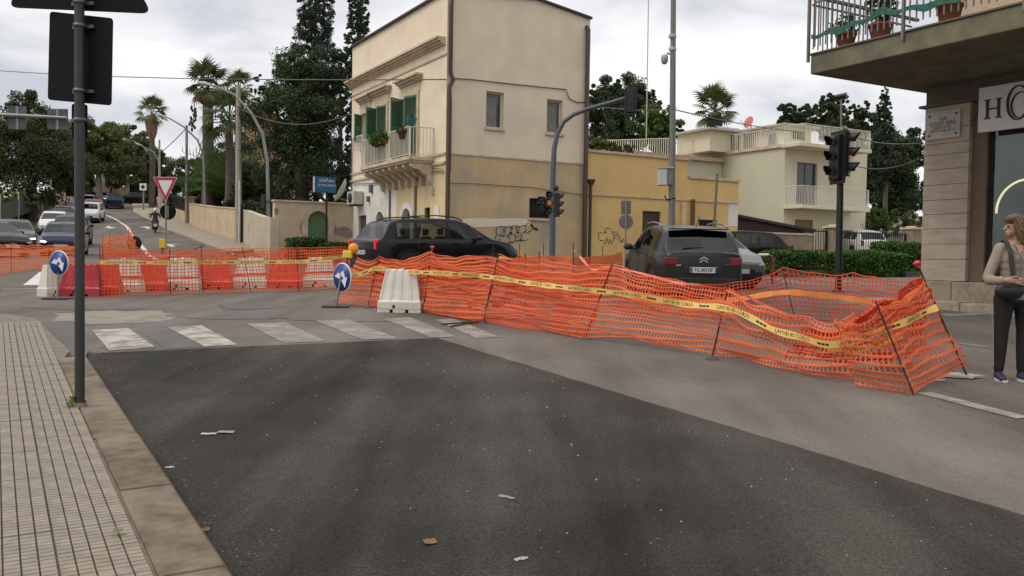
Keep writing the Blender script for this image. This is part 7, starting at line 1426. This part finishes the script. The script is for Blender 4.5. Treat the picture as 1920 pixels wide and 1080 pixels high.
BM = {k: (block_mesh(m), foot_mesh(m), m) for k, m in (('red', M_PRED), ('org', M_PORG), ('wh', M_PWH))}
def rblock(label, p, rz, kind, s=(1, 1, 1), group=None):
    t = thing('road_block', label, 'road block', p, rz, group); t.scale = s; bm, fm, M = BM[kind]; o = bpy.data.objects.new('body', bm); COL.objects.link(o); o.parent = t; o.location = (0, 0, .06)
    for x in (-.36, 0, .36): f = bpy.data.objects.new('foot', fm); COL.objects.link(f); f.parent = t; f.location = (x, 0, 0)
    MB().lathe([(.03, -.004), (.034, .0), (.02, .006)], 10, (-.12, -.205, .11), 'y').build('drain_plug', M_BLACKP, t); MB().box(-.06, .06, -.04, .04, .782, .80).build('filler_lip', M, t); return t
wb = G(751, 586); rblock('white plastic road block standing alone before the near orange net', wb + Vector((0, .1, 0)), R_(-6), 'wh', (.72, .9, .90))
GB = 'red and white road blocks in a row'
jr = G(148, 556); rblock('dark red plastic road block at the left end behind the near sign pole', jr + Vector((0, .15, 0)), R_(3), 'red', (.76, .9, .78))
jw = G(99, 556); rblock('white plastic road block end on behind the left round sign', jw + Vector((-.05, .1, 0)), R_(70), 'wh', (.5, .62, .76))
row = [(222, 549, 'wh', 'white road block behind the net right of the dark red one'), (270, 546, 'org', 'first red road block behind the left net'), (335, 544, 'wh', 'white road block between the first and second red blocks'), (395, 543, 'org', 'red road block behind the post in the middle of the left net'), (465, 540, 'wh', 'white road block between the second and third red blocks'), (529, 541, 'org', 'red road block farthest right behind the left net'), (596, 538, 'wh', 'white road block farthest right beside the right round sign')]
for px, py, k, lab in row: p = G(px, py); rblock(lab, p + Vector((0, .25, 0)), R_(4), k, (.74, .9, .83 if k == 'org' else .86), GB)
jx = G(193, 553); rblock('orange red road block partly hidden by the dark red one', jx + Vector((0, .2, 0)), R_(5), 'org', (.5, .9, .78), GB)
# ---- round blue arrow signs
def arrow_sign(label, cpx, cpy, rpx, foot, yaw, roll=0.):
    f = G(*foot); c = at(cpx, cpy, f.y); r = rpx * f.y / F_; t = thing('arrow_sign', label, 'road sign', f); Rz = Matrix.Rotation(yaw, 4, 'Z'); M = Matrix.Translation(c - f) @ Rz @ Matrix.Rotation(roll, 4, 'Y')
    MB().lathe([(r * .96, 0), (r, .006), (r, .014)], 32, axis='y').xf(M).build('rim', M_SWHITE, t); MB().lathe([(0, -.004), (r * .94, -.004), (r * .94, .004)], 32, axis='y').xf(M).build('disc', M_BLUE, t)
    a = MB(); A = [(-.78, .0, ), (-.33, .42), (-.27, .22), (.02, .5), (.3, .14), (.5, .28), (.5, -.5), (-.02, -.14), (.16, -.02), (.0, .2), (-.12, .06), (-.24, -.0), (-.2, -.14)]
    A = [(-.8, -.06), (-.36, .34), (-.32, .14), (.12, .52), (.40, .02), (.60, .12), (.48, -.66), (.0, -.20), (.20, -.10), (.06, .12), (-.16, -.02), (-.12, -.16)]
    vs = [(x * r * .98, -.0065, z * r * .98) for x, z in A]; a.add(vs, [tuple(range(len(vs)))]); a.xf(M).build('arrow', M_SWHITE, t)
    MB().tube([(0, 0, 0), (c.x - f.x, c.y - f.y + .03, c.z - f.z + r * .6)], .02, 8).build('post', M_POLEG, t); MB().box(-.22, .22, -.16, .16, 0, .02).build('base', M_TRIM, t); return t
arrow_sign('round blue double arrow sign leaning beside the near orange net', 641, 520, 27.5, (630, 576), R_(-42), R_(8)); arrow_sign('round blue double arrow sign on the white block at the left end', 110, 493, 23.5, (108, 561), R_(-21), R_(4))
wl = at(655, 473, 15.9); t = thing('warning_lamp', 'yellow battery warning lamp with orange lens above the right round sign', 'lamp', wl); MB().box(-.11, .05, -.06, .06, -.11, .03).build('battery_case', mat('lamp_yellow', (.66, .50, .06), .5, var=.08), t, bevel=.02); MB().lathe([(.02, -.05), (.085, -.04), (.095, 0), (.085, .04), (.02, .05)], 16, (.07, 0, .07), 'y').build('lens', mat('orange_lens', (.75, .28, .02), .25, var=.1), t); MB().bar((-.03, .02, -.1), (-.05, .02, -.35), .02).build('bracket', M_IRON, t)
# iron bars lying on the road and a cloth under the leaning bar
ib = G(905, 606); t = thing('loose_rebar', 'two rusty bars lying on the road by the near net foot', 'steel bars', ib, world=True); MB().tube([ib + Vector((.05, 0, .03)), G(828, 608, .02)], .012, 6).build('bar', M_REBAR, t); MB().tube([ib + Vector((.0, 0, .03)), G(845, 612, .02)], .012, 6).build('bar', M_REBAR, t)
for k, (px, py) in enumerate([(690, 578), (905, 607), (793, 586), (1097, 637), (1335, 675)]):
    p = G(px, py); t = thing('bar_foot', ['mortar lump at the second bar of the near net', 'mortar lump where the loose bars lie', 'mortar lump beside the white road block', 'mortar lump at the middle bar of the near net', 'mortar lump at the last upright bar of the near net'][k], 'mortar lump', p); MB().lathe([(.085, -.01), (.07, .018), (.03, .035), (0, .038)], 7).build('lump', mat('dark_mortar', (.07, .06, .05), .95, var=.3, sc=9), t)
fr = G(1812, 709); t = thing('sand_bag', 'flattened pale rag under the foot of the leaning bar', 'rag', fr, world=True); v = blob_poly((fr.x - .02, fr.y), .16, .09, 14, .35); MB().prism([(x, y) for x, y in v], 0, 1, lambda a, b, c: gz(a, b, .012 + .02 * c)).build('cloth', mat('pale_rag', (.42, .38, .29), .95, var=.2, sc=9), t)
# ================================================================== people
def volume(name, chains, M, parent, voxel=.009, smooth=4, disp=0.):
    """one continuous skin grown round tapered chains of (point, radius or (rx, ry, rz))"""
    mb = MB()
    for ch in chains:
        pts = []
        for (a, ra), (b, rb) in zip(ch, ch[1:]):
            a, b = Vector(a), Vector(b); n = max(2, int((b - a).length / (min(max(ra, .006) if not isinstance(ra, tuple) else min(ra), max(rb, .006) if not isinstance(rb, tuple) else min(rb)) * .5)))
            for k in range(n):
                t = k / n; r = tuple((x + (y - x) * t) for x, y in zip(ra if isinstance(ra, tuple) else (ra,) * 3, rb if isinstance(rb, tuple) else (rb,) * 3)); pts.append((a.lerp(b, t), r))
        e = ch[-1]; pts.append((Vector(e[0]), e[1] if isinstance(e[1], tuple) else (e[1],) * 3))
        for p, r in pts: mb.ell(p, r, 10, 7)
    o = mb.build(name, M, parent); m = o.modifiers.new('union', 'REMESH'); m.mode = 'VOXEL'; m.voxel_size = voxel; m.use_smooth_shade = True
    s = o.modifiers.new('smooth', 'SMOOTH'); s.iterations = smooth; s.factor = .5
    dg = bpy.context.evaluated_depsgraph_get(); me = bpy.data.meshes.new_from_object(o.evaluated_get(dg)); o.modifiers.clear(); old = o.data; o.data = me; bpy.data.meshes.remove(old)
    for p in me.polygons: p.use_smooth = True
    return o
M_SKIN = mat('skin', (.36, .19, .13), .55, var=.06, sc=12); M_HAIR = mat('light_brown_hair', (.085, .048, .025), .6, var=.4, sc=30); M_SHIRT = mat('taupe_shirt', (.255, .205, .155), .85, var=.08, sc=10, bump=.25, bsc=14); M_TROU = mat('black_trousers', (.010, .009, .009), .85, var=.2, sc=8); M_SHOE = mat('navy_trainers', (.015, .02, .05), .6, var=.2, sc=12); M_BAG = mat('black_bag', (.010, .009, .011), .45, var=.2, sc=8)
wf = G(1892, 714); wm = thing('person', 'woman in taupe shirt and black trousers with shoulder bag looking left', 'person', wf, R_(-8))
# local axes: x to the picture right, y away from the camera; she faces us with the head turned to the left
k = 1.62 / 1.62
body = volume('body', [
    [((0.02, .0, .86), (.155, .10, .10)), ((.02, 0, 1.02), (.125, .09, .1)), ((.02, 0, 1.2), (.14, .095, .1)), ((.02, .01, 1.31), (.13, .075, .07))],                   # trunk
    [((.02, .01, 1.32), .05), ((.01, -.005, 1.43), .046)],                                                                                                             # neck
    [((.0, -.005, 1.50), (.082, .074, .095)), ((.0, 0, 1.535), (.088, .076, .086))],                                                                                    # skull
    [((-.035, -.012, 1.455), (.052, .046, .05)), ((-.062, -.02, 1.425), (.026, .026, .022))],                                                                           # jaw and chin, towards the left
    [((-.083, -.022, 1.492), (.014, .012, .02)), ((-.103, -.027, 1.475), (.012, .012, .011))],                                                                            # nose
    [((-.084, -.024, 1.449), (.011, .018, .007)), ((-.083, -.024, 1.437), (.012, .016, .007))],                                                                            # lips
    [((-.13, 0, 1.29), .052), ((-.225, -.01, 1.02), .04), ((-.235, -.03, .985), .038), ((-.16, -.13, .975), .031), ((-.10, -.165, .985), .025)],                          # bent right arm
    [((.17, 0, 1.29), .052), ((.235, .02, 1.03), .042), ((.25, -.02, .80), .03)],                                                                                         # left arm hanging
    [((-.10, -.165, .985), (.028, .02, .035)), ((-.06, -.185, .985), (.03, .02, .036))],                                                                                  # palm
    [((.25, -.02, .80), (.025, .03, .04)), ((.25, -.03, .74), (.022, .032, .04))],
    [((-.065, 0, .86), .092), ((-.085, 0, .48), .056), ((-.085, .01, .40), .052), ((-.09, .015, .26), .05), ((-.095, .02, .09), .034)],
    [((.11, 0, .86), .092), ((.115, 0, .48), .056), ((.115, .01, .40), .052), ((.115, .015, .26), .05), ((.115, .02, .09), .034)],
    *[[((-.045, -.195, .985 + dz), .0095), ((-.012 + l, -.200, .978 + dz * 1.1), .009), ((.012 + l, -.188, .968 + dz * 1.1), .0075)] for dz, l in ((.026, .006), (.009, .012), (-.009, .008), (-.026, -.004))],
    [((-.09, -.18, 1.005), .011), ((-.062, -.205, 1.022), .0095), ((-.035, -.215, 1.018), .008)],
    *[[((.245 + dx, -.035, .73), .009), ((.243 + dx, -.05, .685 - l), .0085), ((.24 + dx, -.06, .655 - l), .007)] for dx, l in ((-.006, .0), (-.001, .012), (.006, .016), (.012, .006))],
    [((.235, -.05, .78), .011), ((.222, -.075, .745), .009), ((.222, -.085, .72), .008)]], M_SKIN, wm, .0065, 3)
M_EYE = mat('eye_dark', (.02, .015, .012), .3, var=0); M_LIP = mat('lips', (.27, .08, .07), .5, var=.05)
for y in (-.052, .02): MB().ell((-.073, y - .002, 1.503), (.012, .013, .006), 8, 6).build('eye', M_EYE, wm)
MB().tube([(-.083, -.058, 1.520), (-.09, -.03, 1.523)], .004, 5).build('eyebrow', M_HAIR, wm); MB().tube([(-.094, -.036, 1.443), (-.097, -.024, 1.444), (-.094, -.01, 1.443)], .0045, 5).build('mouth', M_LIP, wm)
volume('hair', [[((.0, .0, 1.56), (.096, .088, .075)), ((.03, .0, 1.545), (.095, .095, .085))], [((-.03, -.045, 1.575), (.055, .045, .04)), ((-.06, -.04, 1.565), (.025, .035, .03))], [((.05, -.03, 1.53), (.07, .075, .08)), ((.085, -.02, 1.45), (.065, .085, .07)), ((.095, -.015, 1.375), (.05, .08, .05)), ((.10, -.02, 1.33), (.03, .06, .03))], [((.03, -.075, 1.53), (.035, .025, .06)), ((.045, -.08, 1.44), (.03, .025, .06)), ((.055, -.075, 1.37), (.02, .02, .04))], [((.02, .07, 1.52), (.06, .03, .07)), ((.05, .075, 1.40), (.04, .03, .06))]], M_HAIR, wm, .008, 3)
g = np.random.default_rng(3); st = MB()
for i in range(70):
    a = random.uniform(-2.6, -.2); x = .045 + .045 * math.cos(a) * 1.5; y = -.02 + .085 * math.sin(a); z = random.uniform(1.50, 1.60); l = random.uniform(.1, .26)
    st.tube([(x - .03, y, z), (x + .02, y * 1.15 - .01, z - l * .5), (x + .05 + random.uniform(-.02, .02), y * 1.1, z - l)], [.006, .007, .002], 4, cap=False)
q = st.build('hair_strands', mat('hair_highlight', (.15, .088, .045), .55, var=.35, sc=40), wm); q['kind'] = 'stuff'
volume('shirt', [[((.02, 0, .80), (.168, .118, .03)), ((.02, 0, .90), (.16, .114, .1)), ((.02, 0, 1.05), (.14, .108, .1)), ((.02, -.01, 1.19), (.155, .116, .1)), ((.02, .01, 1.30), (.145, .092, .055)), ((.02, .012, 1.335), (.085, .07, .025))],
    [((-.115, 0, 1.295), (.064, .068, .056)), ((-.185, -.005, 1.13), .055), ((-.23, -.01, 1.01), .051), ((-.225, -.045, .98), .052), ((-.17, -.12, .978), .043), ((-.155, -.135, .98), .042)], [((.155, 0, 1.295), (.07, .072, .06)), ((.215, .015, 1.13), .062), ((.245, .01, 1.0), .055), ((.255, -.01, .86), .044)],
    [((-.055, -.07, 1.32), (.022, .025, .03)), ((-.015, -.105, 1.25), (.014, .015, .02))], [((.085, -.07, 1.32), (.022, .025, .03)), ((.05, -.105, 1.25), (.014, .015, .02))], [((-.06, .06, 1.345), (.03, .025, .028)), ((.02, .075, 1.36), (.04, .02, .025)), ((.1, .06, 1.345), (.03, .025, .028))]], M_SHIRT, wm, .0085, 14)
MB().tube([(.018, -.125, 1.22), (.018, -.132, 1.1), (.018, -.126, .95), (.018, -.128, .80)], .004, 4).build('shirt_placket', mat('shirt_seam', (.14, .11, .085), .9), wm)
MB().add([(-.02, -.098, 1.325), (.055, -.098, 1.325), (.018, -.128, 1.215)], [(0, 2, 1)]).build('neckline', M_SKIN, wm)
volume('trousers', [[((.02, 0, .84), (.165, .112, .06)), ((.02, 0, .78), (.17, .112, .06))], [((-.068, 0, .80), (.102, .105, .1)), ((-.085, 0, .5), .07), ((-.088, .01, .3), .062), ((-.093, .015, .12), .05)], [((.112, 0, .80), (.102, .105, .1)), ((.117, 0, .5), .07), ((.117, .01, .3), .062), ((.117, .015, .12), .05)]], M_TROU, wm, .0095, 8)
for s, x in ((-1, -.093), (1, .117)):
    MB().tube([(x - .075 * (1 if s < 0 else -1) * 1.25, -.005, .76), (x + s * .068, -.01, .45), (x + s * .052, .0, .14)], .004, 4).build('side_stripe', mat('stripe_grey', (.25, .24, .23), .8), wm)
    volume('shoe', [[((x, .03, .05), (.04, .045, .045)), ((x + s * .004, -.06, .04), (.042, .06, .035)), ((x + s * .012, -.125, .03), (.04, .045, .026))], [((x, .03, .07), .038), ((x, .015, .10), .036)]], M_SHOE, wm, .009, 2)
    MB().prism([(x + s * .0 + .046 * math.cos(t), -.045 + (.135 if math.sin(t) < 0 else .12) * math.sin(t)) for t in [2 * math.pi * i / 18 for i in range(18)]], .0, .022).build('shoe_sole', mat('white_sole', (.5, .5, .5), .7), wm)
bag = thing('handbag', 'small round black shoulder bag held against the woman hip', 'bag', wm.matrix_world @ Vector((0, 0, 0)) if False else wf, R_(-8))
volume('bag_body', [[((-.14, -.16, .88), (.085, .045, .075)), ((-.06, -.175, .875), (.09, .05, .08)), ((-.02, -.17, .89), (.075, .045, .065))]], M_BAG, bag, .01, 3); MB().tube([(-.16, -.2, .93), (-.06, -.228, .945), (.03, -.2, .93)], .006, 5).build('zip', M_IRON, bag)
SP = [(-.03, -.15, .94), (-.05, -.145, 1.02), (-.062, -.142, 1.12), (-.075, -.13, 1.24), (-.09, -.07, 1.35), (-.085, .0, 1.375), (-.07, .08, 1.33), (-.02, .14, 1.1), (.06, .13, .95)]
sv_ = []
for i, p in enumerate(SP): sv_ += [(p[0] - .022, p[1], p[2]), (p[0] + .022, p[1] - .004, p[2])]
sm_ = MB().add(sv_ + [(a, b + .006, c) for a, b, c in sv_], [(2 * i, 2 * i + 1, 2 * i + 3, 2 * i + 2) for i in range(len(SP) - 1)] + [(18 + 2 * i, 18 + 2 * i + 2, 18 + 2 * i + 3, 18 + 2 * i + 1) for i in range(len(SP) - 1)]); sm_.build('strap', mat('strap_brown', (.03, .02, .016), .6), bag)
MB().tube([(.0 + .065 * math.cos(t), -.095 - .03 * abs(math.sin(t)), 1.325 - .07 * abs(math.sin(t))) for t in [math.pi * i / 10 for i in range(11)]], .002, 4).ell((0.0, -.128, 1.252), (.006, .004, .007), 6, 4).build('necklace', M_CHROME, wm)
MB().lathe([(.012, -.003), (.013, 0), (.012, .003)], 10, (-.018, -.199, .992), 'x').build('ring', M_CHROME, wm)
# rider on the scooter
rd = thing('person', 'scooter rider in dark jacket with a white helmet seen from behind', 'person', scp, sc_h)
volume('body', [[((-.35, 0, .86), (.14, .17, .1)), ((-.32, 0, 1.1), (.12, .17, .14)), ((-.26, 0, 1.3), (.12, .2, .1)), ((-.22, 0, 1.42), .06)], [((-.2, 0, 1.52), (.09, .08, .11))], *[[((-.26, s * .2, 1.33), .06), ((-.1, s * .3, 1.12), .05), ((.3, s * .34, 1.08), .04), ((.4, s * .34, 1.07), .04)] for s in (-1, 1)], *[[((-.32, s * .1, .86), .1), ((.1, s * .17, .8), .08), ((.2, s * .14, .42), .055), ((.3, s * .14, .4), .05)] for s in (-1, 1)]], mat('dark_jacket', (.012, .012, .014), .8, var=.2), rd, .022, 2)
MB().ell((-.19, 0, 1.56), (.145, .135, .15), 14, 10).build('helmet', mat('helmet_white', (.6, .6, .58), .3), rd)
# ================================================================== litter and small wear
LM = [mat('litter_white', (.36, .355, .33), .8, var=.1), mat('litter_grey', (.22, .21, .20), .8, var=.1), mat('dry_leaf_brown', (.16, .10, .045), .9, var=.3), mat('litter_green', (.12, .14, .07), .9, var=.3)]
def scrap(label, px, py, l, w, rz, m, name='paper_scrap', cat='litter', h=.006, off=.012):
    p = G(px, py); t = thing(name, label, cat, p + Vector((0, 0, off)), rz); n = 7; top = [(l * (i / (n - 1) - .5), s * w / 2 * (.75 + .3 * random.random()), h * random.random() + (.0 if s < 0 else h)) for s in (-1, 1) for i in range(n)]
    MB().add(top, [(i, i + 1, n + i + 1, n + i) for i in range(n - 1)]).build('sheet', LM[m], t); return t
scrap('white paper strip on the dark asphalt, left of a grey one', 391, 818, .10, .03, .1, 0); scrap('grey paper strip on the dark asphalt near the kerb', 423, 815, .11, .05, .1, 1); scrap('thin pale twig on the dark asphalt near the bottom', 950, 938, .10, .012, -.6, 1, 'twig'); scrap('white straw on the dark asphalt at the bottom', 977, 1055, .07, .012, .6, 0, 'straw')
scrap('crumpled brown leaf on the dark asphalt at the bottom', 806, 1022, .06, .05, .4, 2, 'dry_leaf'); scrap('small green scrap on the tiled pavement', 221, 1055, .04, .035, .2, 3, off=.13); scrap('dry leaf against the kerb on the asphalt', 378, 1000, .07, .03, .4, 2, 'dry_leaf'); scrap('cigarette butt by the kerb edge', 318, 882, .05, .012, .1, 0, 'cigarette_butt'); scrap('pale scrap on the old asphalt by the torn net', 1762, 716, .10, .03, .1, 0); scrap('pale rag corner beside the leaning bar foot', 1790, 703, .14, .06, .2, 0)

gr = MB(); g = np.random.default_rng(77); fdir = dd
for i in range(420):
    t = g.random() ** .7; x = g.normal() * 1.6; base = Vector((e1[0], e1[1])) + Vector((-3.2, -.6)) * g.random() + dd * (10.5 * (g.random() ** .8)); 
    if base.y < 2.3: continue
    r = .0025 + .006 * g.random() ** 4; z = prof(base.y) + .007; a = g.random() * 6
    gr.add([(base.x + r * 1.6 * math.cos(a), base.y + r * 1.6 * math.sin(a), z), (base.x + r * math.cos(a + 2), base.y + r * math.sin(a + 2), z), (base.x + r * math.cos(a + 4), base.y + r * math.sin(a + 4), z), (base.x, base.y, z + r)], [(0, 1, 3), (1, 2, 3), (2, 0, 3)])
q = gr.build('grit', mat('pale_grit', (.34, .32, .28), .9, var=.3, sc=40)); q['kind'] = 'stuff'; q['label'] = 'pale grit and crumbs scattered over the dark asphalt'
gr = MB()
for i in range(700):
    s = g.random() * 9; o = abs(g.normal()) * .16 + .005; p = Vector((-1.16, 3.53)) - kd * 1.5 + kd * s - kn * o; r = .004 + .007 * g.random() ** 2; z = prof(p.y) + .007; a = g.random() * 6
    gr.add([(p.x + r * 1.8 * math.cos(a), p.y + r * 1.8 * math.sin(a), z), (p.x + r * math.cos(a + 2), p.y + r * math.sin(a + 2), z), (p.x + r * math.cos(a + 4), p.y + r * math.sin(a + 4), z), (p.x, p.y, z + r)], [(0, 1, 3), (1, 2, 3), (2, 0, 3)])
q = gr.build('gutter_debris', mat('gutter_debris', (.12, .085, .05), .95, var=.6, sc=40)); q['kind'] = 'stuff'; q['label'] = 'brown crumbs and leaf bits along the kerb foot'
